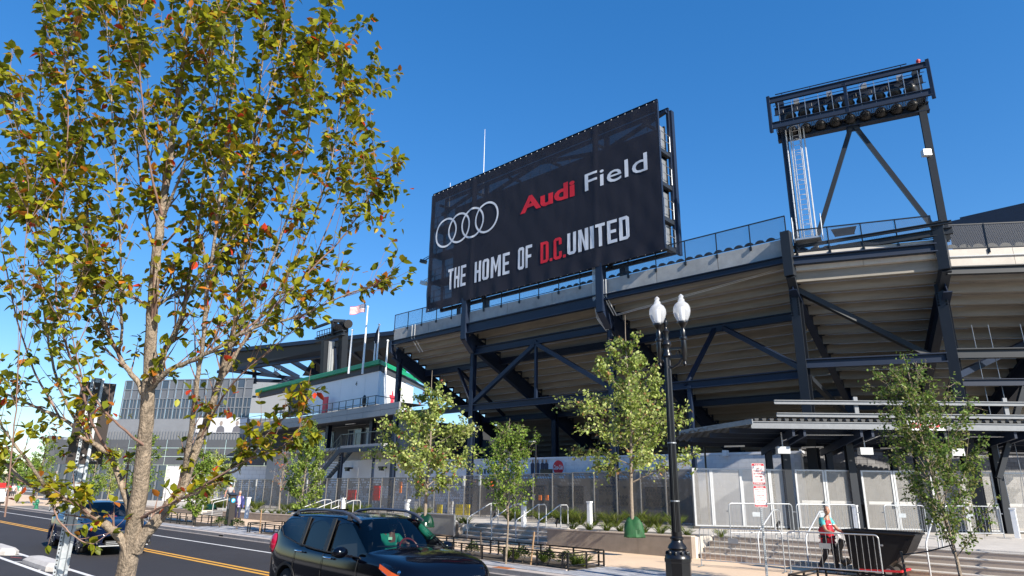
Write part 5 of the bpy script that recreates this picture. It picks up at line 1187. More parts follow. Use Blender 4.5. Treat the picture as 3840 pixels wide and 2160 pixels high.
# cross-arm runs so that it spans both globes
DA = Vector((1, 0, 0)) if False else Vector((.98, .2, 0)).normalized()
span = None
for k in range(2):
    pass
gc = [at_d(1656, 818, (RW @ np.array([lx-.24, 15.30, 4]))[2]), at_d(1716.5, 806, (RW @ np.array([lx+.24, 15.4, 4]))[2])]
zg_ = (gc[0].z+gc[1].z)/2
for s, g_ in zip((-1, 1), gc):
    gx_, gy2 = g_.x, g_.y; zb0 = zg_
    mb = MB(); mb.lathe([(.012, -1.0), (.05, -.93), (.03, -.86), (.06, -.8), (.05, -.72), (.075, -.68), (.07, -.3), (.1, -.27), (.1, -.22), (.055, -.18), (.07, -.05), (.045, 0), (.06, .06), (.085, .09), (.1, .13), (.14, .16), (.14, .2)], (gx_, gy2, zb0-.2), 16); obj('globe_holder', mb, blackm, lm, smooth=40)
    mb = MB(); mb.lathe([(.12, 0), (.15, .05), (.2, .16), (.225, .28), (.22, .38), (.18, .47), (.11, .53), (.085, .56), (.09, .6), (.06, .63), (.055, .66), (.07, .69), (.045, .73), (.012, .76)], (gx_, gy2, zb0-.0), 28)
    obj('glass_globe', mb, None or MATS.get('globe') or mat('globe', (.8, .82, .86), .25, bump=.5, bscale=40), lm, smooth=60)
    mb = MB(); mb.lathe([(.07, .02), (.07, .3), (.05, .4)], (gx_, gy2, zb0), 10); obj('lamp_core', mb, white, lm, smooth=True)
c0, c1 = gc
for h, w in ((-.72, .1), (-.5, .05)):
    mb = MB(); mb.beam((c0.x, c0.y, zg_-.2+h), (c1.x, c1.y, zg_-.2+h), .06, w); obj('cross_arm', mb, blackm, lm)
mb = MB()
for s, c in ((0, c0), (1, c1)):
    m_ = (Vector((c0.x, c0.y, 0))+Vector((c1.x, c1.y, 0)))/2; e = (Vector((c.x, c.y, 0))-m_)
    mb.tube([Vector((m_.x, m_.y, zg_-1.2)), m_+e*.5+Vector((0, 0, zg_-1.12)), m_+e*.85+Vector((0, 0, zg_-.95))], .03, 6); mb.tube([m_+e*(.5+.15*math.cos(t))+Vector((0, 0, zg_-.83+.07*math.sin(t))) for t in [k*.7 for k in range(10)]], .018, 5)
obj('scroll_bracket', mb, blackm, lm, smooth=True)
gm = MATS['globe']; nt = gm.node_tree; tr = nt.nodes.new('ShaderNodeBsdfTransparent'); mx = nt.nodes.new('ShaderNodeMixShader'); mx.inputs[0].default_value = .42
gm.node_tree.nodes['Principled BSDF'].inputs['Roughness'].default_value = .12
nt.links.new(tr.outputs[0], mx.inputs[1]); nt.links.new(nt.nodes['Principled BSDF'].outputs[0], mx.inputs[2]); nt.links.new(mx.outputs[0], nt.nodes['Material Output'].inputs[0])
for h in (1.9, 3.3): mb = MB(); mb.lathe([(.115, h), (.115, h+.03)], (lx, ly, .15), 16); obj('metal_band', mb, galv, lm)
# ================================================================ tow-away sign post
sp_ = on_z(2813/K, 2140/K, .15); PX, PY = sp_.x, 16.15
q = on_y((2600+745/2.84)/K, (1650+1000/2.84)/K, PY); PX = q.x
sg = thing('parking_sign', 'red and white tow away no standing sign over a second sign on a perforated post', 'road sign', (PX, PY, .15))
rt3 = Vector((.85, .53, 0)); rt3 = Vector((.731, .682, 0)).normalized(); nr3 = Vector((rt3.y, -rt3.x, 0))
def spt(a, z, d=0): return Vector((PX, PY, z))+rt3*a+nr3*d
def sgz(v): return on_y((2600+725/2.84)/K, (1650+v/2.84)/K, PY).z
mb = MB(); mb.beam(spt(0, .1), spt(0, sgz(270)), .045, .045, up=(nr3.x, nr3.y, 0)); obj('post', mb, galv, sg)
mb = MB()
for k in range(52): z = .25+k*.045; mb.box(spt(0, z, .0235), (.014, .004, .018), math.atan2(rt3.y, rt3.x))
obj('punched_holes', mb, mat('hole_black', (.01, .01, .01), .9), sg)
sred = mat('sign_reflective_red', (.42, .01, .03), .4); swh = mat('sign_reflective_white', (.74, .72, .7), .4)
def rr(w, z0, z1, r, d, n=4):
    pts = []
    for cx_, cz_, a0 in ((w/2-r, z0+r, -90), (w/2-r, z1-r, 0), (-w/2+r, z1-r, 90), (-w/2+r, z0+r, 180)):
        for k in range(n+1): t = R_(a0+90*k/n); pts.append(spt(cx_+r*math.cos(t), cz_+r*math.sin(t), d))
    return pts
def plate(zt0, zb0, rows, name):
    t = MB(); w = .305; P_ = rr(w, zb0, zt0, .03, .03); t.prism(P_, nr3*.006, (0, 0, 0)); o = obj(name, t, swh, sg)
    m2 = MB(); m2.add(rr(w-.012, zb0+.006, zt0-.006, .026, .032)[:], [list(range(20))]); obj('red_border', m2, sred, o)
    m3 = MB(); m3.add(rr(w-.03, zb0+.055, zt0-.06, .004, .0335), [list(range(20))]); obj('white_field', m3, swh, o)
    H_ = zt0-zb0
    for s, f0, f1, w_, c in rows:
        a = spt(-w_/2, 0, .035); b = spt(w_/2, 0, .035)
        text('sign_lettering', s, c, o, (a.x, a.y), (b.x, b.y), zb0+H_*f0, zb0+H_*f1, .03)
    return o
pz = [sgz(248), sgz(477), sgz(487), sgz(716)]
o1 = plate(pz[0], pz[1], (('TOW AWAY', .885, .955, .17, swh), ('NO', .735, .81, .07, sred), ('STANDING', .6, .68, .24, sred), ('OR PARKING', .47, .545, .25, sred), ('ANYTIME', .33, .41, .19, sred), ('IF TOWED CALL 311', .035, .085, .24, swh)), 'upper_sign')
m_ = MB(); zz = pz[1]+(pz[0]-pz[1])*.22
m_.add([spt(-.1, zz-.008, .035), spt(.05, zz-.008, .035), spt(.05, zz-.025, .035), spt(.1, zz, .035), spt(.05, zz+.025, .035), spt(.05, zz+.008, .035), spt(-.1, zz+.008, .035)], [(0, 1, 2, 3, 4, 5, 6)]); obj('arrow', m_, sred, o1)
plate(pz[2], pz[3], (('TOW AWAY', .9, .965, .19, swh), ('EMERGENCY NO PARKING', .8, .84, .24, sred), ('ON GAME DAY EVENTS', .72, .76, .22, sred), ('10AM-7PM', .5, .56, .18, sred), ('AND', .41, .46, .07, sred), ('July 14,25,28', .28, .34, .21, sred), ('4PM-11PM', .17, .22, .17, sred), ('IF TOWED CALL 311', .03, .075, .24, swh)), 'lower_sign')
# ================================================================ tree box railings
def treebox(x0, x1, label, y0=15.5, y1=17.2, h=.45):
    t = thing('tree_box_railing', label, 'railing', ((x0+x1)/2, y0, .15), group='low black tree box railings')
    z = .15
    for (ax, ay, bx, by) in ((x0, y0, x1, y0), (x0, y1, x1, y1), (x0, y0, x0, y1), (x1, y0, x1, y1)):
        L = math.hypot(bx-ax, by-ay); n = max(1, round(L/2.45)) if L > 3 else 1
        for k in range(n):
            f0, f1 = k/n, (k+1)/n; g_ = .035/L if n > 1 else 0
            pa = Vector((ax+(bx-ax)*(f0+g_), ay+(by-ay)*(f0+g_), 0)); pb = Vector((ax+(bx-ax)*(f1-g_), ay+(by-ay)*(f1-g_), 0))
            mb = MB()
            for hh, th in ((h, .036), (h-.075, .022), (.13, .022)): mb.beam(pa+Vector((0, 0, z+hh)), pb+Vector((0, 0, z+hh)), .034, th)
            obj('rail_set', mb, blackm, t)
            for q in ((.07, .5, .93) if n > 1 else (0, .5, 1)):
                p = pa.lerp(pb, q); mb = MB(); mb.beam(p+Vector((0, 0, z-.02)), p+Vector((0, 0, z+h)), .042, .042, up=(0, 1, 0)); obj('post', mb, blackm, t)
for (x0, x1), w in zip(BOX, ('under the birch like tree at lower right', 'behind the black car bonnet around the small tree', 'between the parking meter and the black car', 'left of the parking meter with two shrubs', 'far left beside the green hydrant')):
    treebox(x0, x1, 'low black tree box railing '+w)
# ================================================================ barricades
def barricade(P, Q, label, plate_=True, z=.15, feet=True):
    P = Vector(P); Q = Vector(Q); e = (Q-P).normalized(); L = (Q-P).length; n_ = Vector((e.y, -e.x))
    t = thing('barricade', label, 'barricade', (P.x, P.y, z), group='galvanised crowd barricades')
    def q(s, h): p = P+e*s; return Vector((p.x, p.y, z+h))
    r = .1; top = 1.1
    mb = MB(); pts = [q(.03, .02), q(.03, top-r)]+[q(.03+r-r*math.cos(a), top-r+r*math.sin(a)) for a in (.4, .8, 1.2)]+[q(.03+r, top), q(L-.03-r, top)]+[q(L-.03-r+r*math.sin(a), top-r+r*math.cos(a)) for a in (.4, .8, 1.2)]+[q(L-.03, top-r), q(L-.03, .02)]
    mb.tube(pts, .019, 8); obj('bent_frame', mb, galv, t, smooth=50)
    mb = MB(); mb.tube([q(.03, .18), q(L-.03, .18)], .017, 6); obj('bottom_rail', mb, galv, t)
    n = 16
    for k in range(1, n): mb = MB(); mb.tube([q(L*k/n, .18), q(L*k/n, top)], .0075, 5); obj('upright_bar', mb, galv, t)
    for s in (.03, L-.03):
        mb = MB(); p = P+e*s; mb.beam((p.x+n_.x*.3, p.y+n_.y*.3, z+.015), (p.x-n_.x*.3, p.y-n_.y*.3, z+.015), .05, .01); obj('foot', mb, galv, t)
        mb = MB(); mb.box(q(s+(.05 if s > 1 else -.05), .85), (.08, .04, .04)); obj('hook', mb, galv, t)
    if plate_:
        mb = MB(); p = q(L*.42, .76); mb.box((p.x+n_.x*.02, p.y+n_.y*.02, p.z), (.3, .008, .14), math.atan2(e.y, e.x)); obj('name_plate', mb, galv, t)
a, b, c = Vector((-10.5, 19.55)), Vector((-8.1, 19.97)), Vector((-5.62, 20.4))
A1 = on_z((2600+78/2.84)/K, (1650+1345/2.84)/K, .15); A2 = on_z((2600+992/2.84)/K, (1650+1412/2.84)/K, .15); A3 = on_z((2600+1030/2.84)/K, (1650+1415/2.84)/K, .15); 
barricade((A1.x, A1.y), (A2.x, A2.y), 'steel barricade left of the vendor, behind the parking sign post')
dd = Vector((A2.x-A1.x, A2.y-A1.y)).normalized(); P2 = Vector((A3.x, A3.y)); barricade(P2, P2+dd*2.35, 'steel barricade in front of the vendor and black cart')
zz = .84
for u0, u1, w in ((2600/K+395/2.84/K, 2600/K+1105/2.84/K, 'on the terrace right of the street lamp, behind the sign post'), (2995/K, 3275/K, 'on the terrace directly behind the vendor'), (3328/K, 3475/K*1.003, 'on the terrace right of the trash bin, partly behind the tree'), (3560/K, 3850/K, 'on the terrace at the right picture edge')):
    pa = on_z(u0, 2020/K, zz); pb = on_z(u1, (2020 if u1 < 2300 else 2020)/K, zz); d_ = Vector((pb.x-pa.x, pb.y-pa.y)); L_ = min(2.4, d_.length)
    barricade((pa.x, pa.y), (pa.x+d_.x/d_.length*L_, pa.y+d_.y/d_.length*L_), 'steel barricade '+w, z=zz, plate_=True)
# ================================================================ trash bin on the terrace
p = on_z((2950+1290/3.963)/K, (1850+548/3.963)/K, .84)
tb = thing('trash_bin', 'black plastic trash bin standing on the terrace behind the vendor', 'trash bin', p)
plast = mat('black_plastic', (.006, .006, .007), .5, spec=.3)
mb = MB(); q4 = [(-.26, -.3), (.26, -.3), (.26, .3), (-.26, .3)]; mb.add([(p.x+x*.8, p.y+y*.8, p.z) for x, y in q4]+[(p.x+x, p.y+y, p.z+.95) for x, y in q4], [(3, 2, 1, 0), (4, 5, 6, 7), (0, 1, 5, 4), (1, 2, 6, 5), (2, 3, 7, 6), (3, 0, 4, 7)]); obj('body', mb, plast, tb)
mb = MB(); mb.bb(p.x-.3, p.x+.3, p.y-.34, p.y+.34, p.z+.94, p.z+.99); mb.bb(p.x-.28, p.x+.28, p.y-.3, p.y+.3, p.z+.99, p.z+1.03); obj('lid', mb, plast, tb)
mb = MB(); mb.tube([p+Vector((-.2, .36, .95)), p+Vector((-.2, .42, 1.0)), p+Vector((.2, .42, 1.0)), p+Vector((.2, .36, .95))], .02, 6); obj('handle', mb, plast, tb)
for s in (-1, 1): mb = MB(); mb.tube([p+Vector((s*.2, .28, .1)), p+Vector((s*.27, .28, .1))], .1, 12); obj('wheel', mb, rubber, tb)
# ================================================================ parking pay station
p = Vector((-37.0, 17.35, .15)); pm_ = thing('pay_station', 'tall slim dark parking pay station with blue P disc on the kerbside', 'parking meter', p)
dkb = mat('pay_station_brown', (.035, .03, .028), .4)
mb = MB(); mb.prism([(p.x-.2, p.y-.16, .15), (p.x+.2, p.y-.16, .15), (p.x+.14, p.y-.16, 1.7), (p.x-.14, p.y-.16, 1.7)], (0, 0, 0), (0, .32, 0)); o = obj('body', mb, dkb, pm_)
mb = MB(); mb.add([(p.x-.24, p.y-.22, 1.86), (p.x+.26, p.y-.22, 1.74), (p.x+.26, p.y+.22, 1.74), (p.x-.24, p.y+.22, 1.86), (p.x-.15, p.y-.16, 1.68), (p.x+.15, p.y-.16, 1.68), (p.x+.15, p.y+.16, 1.68), (p.x-.15, p.y+.16, 1.68)], [(0, 1, 2, 3), (7, 6, 5, 4), (0, 4, 5, 1), (1, 5, 6, 2), (2, 6, 7, 3), (3, 7, 4, 0)]); obj('solar_cap', mb, dkb, pm_)
bl_ = mat('parking_blue', (.02, .33, .55), .4)
for f in (0, 1):
    mb = MB()
    c_ = (p.x+.02, p.y-.166, 1.5) if f == 0 else (p.x+.155, p.y, 1.45)
    pts = [(c_[0]+.1*math.cos(t), c_[1], c_[2]+.1*math.sin(t)) if f == 0 else (c_[0]+.01, c_[1]+.12*math.cos(t), c_[2]+.12*math.sin(t)) for t in [2*math.pi*k/20 for k in range(20)]]
    mb.add(pts, [list(range(20))]); obj('blue_disc', mb, bl_, pm_)
    if f == 0: text('white_letter', 'P', whp, pm_, (p.x-.03, p.y-.17), (p.x+.06, p.y-.17), 1.44, 1.56, .03)
    else: text('white_letter', 'P', whp, pm_, (c_[0]+.014, p.y-.05), (c_[0]+.014, p.y+.06), 1.38, 1.52, .03)
mb = MB(); mb.bb(p.x-.09, p.x+.07, p.y-.168, p.y-.16, 1.0, 1.35); obj('keypad', mb, mat('keypad_grey', (.15, .15, .16), .4), pm_)
# ================================================================ concrete lane dividers
def wheelstop(x0, x1, y0, y1, label, h=.2):
    t = MB(); c = .13; L = x1-x0; yc = (y0+y1)/2
    base = [(x0, y0+c), (x0+c*1.6, y0), (x1-c*1.6, y0), (x1, y0+c), (x1, y1-c), (x1-c*1.6, y1), (x0+c*1.6, y1), (x0, y1-c)]
    top = [(x0+(x-x0)*.86+L*.07, yc+(y-yc)*.66) for x, y in base]
    vs = [(x, y, 0) for x, y in base]+[(x, y, h*.55) for x, y in base]+[(x, y, h) for x, y in top]
    fs = [tuple(range(16, 24))]+[(i, (i+1) % 8, 8+(i+1) % 8, 8+i) for i in range(8)]+[(8+i, 8+(i+1) % 8, 16+(i+1) % 8, 16+i) for i in range(8)]
    t.add(vs, fs); return tag(obj('concrete_kerb', t, mat('divider_concrete', (.52, .49, .46), .8, var=.12, scale=6, bump=.25, bscale=50, var2=.12, scale2=1)), label, 'concrete kerb', 'pale concrete kerb pieces beside the bicycle lane')
wheelstop(-24.75, -21.85, 5.5, 6.05, 'low pale concrete kerb piece just left of the perforated signpost'); wheelstop(-30.2, -27.45, 5.5, 6.05, 'low pale concrete kerb piece at the left picture edge')

# ================================================================ foreground signpost with dark sign seen from behind
d0 = 4.75
pb_ = at_d(150, 1449, d0); pt_ = at_d(237, 940, d0); PXY = Vector((pb_.x, pb_.y))
sp = thing('signpost', 'perforated galvanised channel signpost in the left foreground carrying a dark sign', 'signpost', (pb_.x, pb_.y, .15))
vw = Vector((PXY.x, PXY.y)).normalized(); rr_ = Vector((vw.y, -vw.x)); rr_ = (rr_*.93+vw*.0).normalized()
def fpz(a, z, d): return Vector((PXY.x+rr_.x*a-vw.x*d, PXY.y+rr_.y*a-vw.y*d, z))
ztp = pt_.z+.03
mb = MB(); sec = [(-.045, 0), (-.028, 0), (-.02, .03), (.02, .03), (.028, 0), (.045, 0), (.045, .005), (.031, .005), (.023, .035), (-.023, .035), (-.031, .005), (-.045, .005)]
sec = [(-.044, .0), (-.024, .0), (-.016, -.028), (.016, -.028), (.024, .0), (.044, .0), (.044, .004), (.027, .004), (.019, -.024), (-.019, -.024), (-.027, .004), (-.044, .004)]
mb.prism([fpz(a, .15, b) for a, b in sec], (0, 0, 0), (0, 0, ztp-.15)); obj('channel_post', mb, mat('weathered_galvanised', (.4, .43, .46), .4, .7, var=.25, scale=14), sp)
mb = MB(); hb = mat('punched_hole_dark', (.02, .02, .025), .9)
for k in range(int((ztp-.2)/.0255)): 
    z = .2+k*.0255
    for a in (-.034,): mb.add([fpz(a+.0055*math.cos(t), z+.0055*math.sin(t), .0052) for t in [math.pi*2*i/8 for i in range(8)]], [tuple(range(8))])
obj('punched_holes', mb, hb, sp)
s0 = [at_d(u, v, d0+.05) for u, v in ((224, 943), (284, 945), (265, 1166), (187, 1160))]
zs1, zs0 = s0[0].z, s0[2].z; wsg = (s0[1]-s0[0]).length/2+.03; cxs = .0
c_ = (Vector((s0[0].x+s0[1].x, s0[0].y+s0[1].y))/2-PXY).dot(rr_)
mb = MB(); mb.prism([fpz(c_-wsg, zs0, -.012), fpz(c_+wsg, zs0, -.012), fpz(c_+wsg, zs1, -.012), fpz(c_-wsg, zs1, -.012)], (0, 0, 0), (vw.x*.006, vw.y*.006, 0)); obj('sign_plate', mb, mat('dark_sign_back', (.028, .02, .018), .35, .3, var=.3, scale=6), sp)
a = fpz(c_+wsg-.085, 0, -.01); b = fpz(c_+wsg-.01, 0, -.01)
text('small_sticker_text', 'Department', swh, sp, (a.x, a.y), (b.x, b.y), zs0+.035, zs0+.048); text('small_sticker_text', 'of Public', swh, sp, (a.x, a.y), (b.x*.7+a.x*.3, b.y*.7+a.y*.3), zs0+.018, zs0+.029)
for z in (zs1-.05, (zs0+zs1)/2, zs0+.06): mb = MB(); mb.tube([fpz(0, z, .02), fpz(0, z, .034)], .008, 6); obj('bolt', mb, galv, sp)
# ================================================================ black wheeled tilt cart
cp_ = on_z((2950+1230/3.963)/K, 2150/K, .15); cx0, cy0 = -5.75, 21.0
ct = thing('tilt_cart', 'large black tilt cart with sloping nose pushed by the vendor', 'cart', (cx0, cy0, .15))
D0 = 20.8
def cq(x, y, d=0): p = on_y((2950+x/3.963)/K, (1850+y/3.963)/K, D0); return Vector((p.x, D0+d, p.z))
wid = .95
side = [cq(835, 552), cq(1900, 625), cq(1790, 880), cq(1440, 1130), cq(1000, 1120), cq(935, 960), cq(860, 640)]
mb = MB(); f_ = side; b_ = [p+Vector((0, wid, 0)) for p in side]; n = len(side)
mb.add(f_+b_, [tuple(range(1, n))+(0,)]+[tuple(range(2*n-1, n-1, -1))]+[(i, (i+1) % n, n+(i+1) % n, n+i) for i in range(1, n)]); obj('tub', mb, plast, ct)
mb = MB(); mb.tube([cq(835, 548, -.03), cq(1905, 620, -.03), cq(1905, 620, wid+.03), cq(835, 548, wid+.03), cq(835, 548, -.03)], .035, 6); obj('rim', mb, plast, ct)
mb = MB(); mb.add([cq(870, 600, .05), cq(1860, 660, .05), cq(1860, 660, wid-.05), cq(870, 600, wid-.05)], [(0, 1, 2, 3)]); obj('dark_inside', mb, mat('hole_black', (.01, .01, .01), .9), ct)
for a, b in (((1720, 930), (1830, 690)), ((1640, 1000), (1790, 700)), ((1100, 640), (1120, 1080)), ((1300, 650), (1310, 1100))): mb = MB(); mb.beam(cq(*a, -.01), cq(*b, -.01), .03, .05); obj('moulded_rib', mb, plast, ct)
mb = MB(); mb.tube([cq(830, 690, -.02), cq(770, 850, -.02), cq(800, 980, -.02), cq(860, 1035, -.02), cq(930, 1000, -.02)], .09, 8); obj('hopper_lip', mb, plast, ct, smooth=True)
redf = mat('red_frame_paint', (.5, .02, .03), .4)
mb = MB(); mb.beam(cq(1080, 1135), cq(1700, 1165), .04, .05); mb.beam(cq(1080, 1135, wid), cq(1700, 1165, wid), .04, .05); mb.beam(cq(1700, 1165), cq(1700, 1165, wid), .04, .05); obj('red_frame', mb, redf, ct)
for x, r in ((1080, .1), (1175, .1), (1350, .17), (1505, .17)):
    for d in (.05, wid-.12): mb = MB(); p = cq(x, 1150, d); p.z = .15+r; mb.tube([p, p+Vector((0, .08, 0))], r, 14); mb.m = 1; mb.tube([p-Vector((0, .01, 0)), p+Vector((0, .09, 0))], r*.5, 10); obj('wheel', mb, [rubber, galv], ct)
# wooden tree stakes with straps
wood = mat('raw_wood_stake', (.32, .2, .11), .8, var=.2, scale=8, stretch=(4, 4, .6)); woodd = mat('weathered_wood_stake', (.09, .07, .055), .85, var=.2, scale=8)
def stake(u0, v0, u1, v1, y, label, m_=wood, r=.028):
    a = on_y(u0, v0, y); b = on_y(u1, v1, y); a.z = .16; mb = MB(); mb.tube([a, b], r, 7); return tag(obj('tree_stake', mb, m_), label, 'stake', 'wooden tree stakes')
X_ = lambda x: (1700+x/3.435)/K; Y_ = lambda y: (1900+y/3.435)/K
stake(X_(995), Y_(775), X_(1043), Y_(325), 15.75, 'pale leaning wooden stake right of the small tree'); stake(X_(360), Y_(565), X_(352), Y_(300), 16.2, 'dark wooden stake left of the small tree', woodd)
stake((2950+1800/3.963)/K, 2165/K, (2950+1700/3.963)/K, (1850+860/3.963)/K, 16.9, 'grey leaning wooden stake in front of the black cart', woodd)
stake(848/1, 1352, 857, 1262, 15.8, 'thin dark stake beside the pear tree left of the car', woodd); stake(652, 1350, 658, 1282, 15.8, 'pale stake in the tree box left of the meter')
def strap(a, b, label): mb = MB(); mb.tube([a, a.lerp(b, .5)-Vector((0, 0, .03)), b], .014, 5); return tag(obj('tree_strap', mb, blackm), label, 'strap')
strap(on_y(X_(355), Y_(362), 16.0), on_y(X_(680), Y_(372), 15.8), 'black strap tying the small tree to the dark stake'); strap(on_y(X_(690), Y_(382), 15.8), on_y(X_(1025), Y_(405), 15.75), 'black strap tying the small tree to the pale stake')
strap(on_y((2950+1720/3.963)/K, (1850+915/3.963)/K, 16.9), on_y(2400, 1370, 16.5), 'long black strap from the grey stake to the birch like tree')
# slatted stone bench / leaning panel behind the car
mb = MB(); p = on_y(1130, 1332, 20.6); q = on_y(1292//1*.87, 1345, 20.6)
pa, pb = on_y((1000+1345/2.195)/K, (1500+1060/2.195)/K, 20.9), on_y((1000+1550/2.195)/K, (1500+1055/2.195)/K, 20.9)
mb = MB(); mb.bb(pa.x-.6, pb.x, 20.85, 20.93, .3, 1.12); o = tag(obj('grey_barrier_panel', mb, mat('grey_panel_sheet', (.22, .23, .235), .6, var=.12, scale=3)), 'grey sheet barrier standing behind the black car beside the stairs', 'barrier')
mb = MB(); mb.tube([(pa.x-.6, 20.84, .2), (pa.x-.6, 20.84, 1.15), (pb.x+.02, 20.84, 1.15), (pb.x+.02, 20.84, .2)], .03, 6); obj('frame', mb, galv, o)
# ================================================================ vegetation
bark = mat('young_bark', (.25, .2, .15), .85, var=.55, scale=45, bump=.9, bscale=70, stretch=(1, 1, .6), var2=.45, scale2=11)
barkr = mat('reddish_twig_bark', (.23, .14, .11), .7, var=.25, scale=25)
barkg = mat('grey_brown_bark', (.22, .18, .14), .8, var=.3, scale=14, bump=.3)
lf = leafmat('leaf_blade')
def leaf_mesh(name, items, lw=.62, fold_=.25, curl=.0, six=True):
    """items: (pos, dir, up, length, colour); each leaf is a folded, pointed blade"""
    n = len(items)
    P = np.array([i[0] for i in items], float); Dv = np.array([i[1] for i in items], float); U = np.array([i[2] for i in items], float); Ln = np.array([i[3] for i in items], float); C_ = np.array([i[4] for i in items], float)
    Dv /= np.linalg.norm(Dv, axis=1)[:, None]+1e-9; Rr = np.cross(Dv, U); Rr /= np.linalg.norm(Rr, axis=1)[:, None]+1e-9; U = np.cross(Rr, Dv)
    tmpl = [(0, 0, 0), (.3, .5, .5), (.68, .4, .4), (1, 0, -.25), (.68, -.4, .4), (.3, -.5, .5), (.5, 0, 0)] if six else [(0, 0, 0), (.45, .5, .4), (1, 0, -.1), (.45, -.5, .4)]
    V = np.zeros((n, len(tmpl), 3))
    for k, (a, b, c) in enumerate(tmpl):
        V[:, k] = P+Dv*(a*Ln)[:, None]+Rr*(b*lw*Ln)[:, None]+U*((c*fold_*lw-curl*a*a)*Ln)[:, None]
    fs = [(0, 1, 6), (1, 2, 6), (2, 3, 6), (3, 4, 6), (4, 5, 6), (5, 0, 6)] if six else [(0, 1, 2), (0, 2, 3)]
    fa = np.array(fs); m_ = len(tmpl); allf = (fa[None]+np.arange(n)[:, None, None]*m_).reshape(-1, 3)
    me = bpy.data.meshes.new(name); me.vertices.add(n*m_); me.vertices.foreach_set('co', V.ravel()); nf = len(allf)
    me.loops.add(nf*3); me.loops.foreach_set('vertex_index', allf.ravel()); me.polygons.add(nf); me.polygons.foreach_set('loop_start', np.arange(nf)*3)
    me.update(calc_edges=True)
    ca = me.color_attributes.new('col', 'FLOAT_COLOR', 'POINT'); cc = np.ones((n, m_, 4)); cc[:, :, :3] = C_[:, None, :]
    cc[:, 3, :3] *= .9; ca.data.foreach_set('color', cc.ravel()); me.materials.append(lf); return me
def leafobj(name, items, parent, kind='stuff', **k):
    off = Vector((0, 0, 0)); q = parent
    while q is not None: off += q.location; q = q.parent
    o_ = np.array(off); it = [(np.array(p)-o_, d, u, l, c) for p, d, u, l, c in items]
    me = leaf_mesh(name, it, **k); o = bpy.data.objects.new(name, me); COL.objects.link(o); o.parent = parent
    if kind: o['kind'] = kind
    return o
def rv(s=1.): v = rs.normal(size=3); return v/np.linalg.norm(v)*s
def smooth_poly(pts, sub=4):
    """Catmull-Rom through the points"""
    P = [np.array(p, float) for p in pts]; P = [2*P[0]-P[1]]+P+[2*P[-1]-P[-2]]; out = []
    for i in range(1, len(P)-2):
        for k in range(sub):
            t = k/sub; out.append(.5*((2*P[i])+(-P[i-1]+P[i+1])*t+(2*P[i-1]-5*P[i]+4*P[i+1]-P[i+2])*t*t+(-P[i-1]+3*P[i]-3*P[i+1]+P[i+2])*t**3))
    out.append(P[-2]); return out
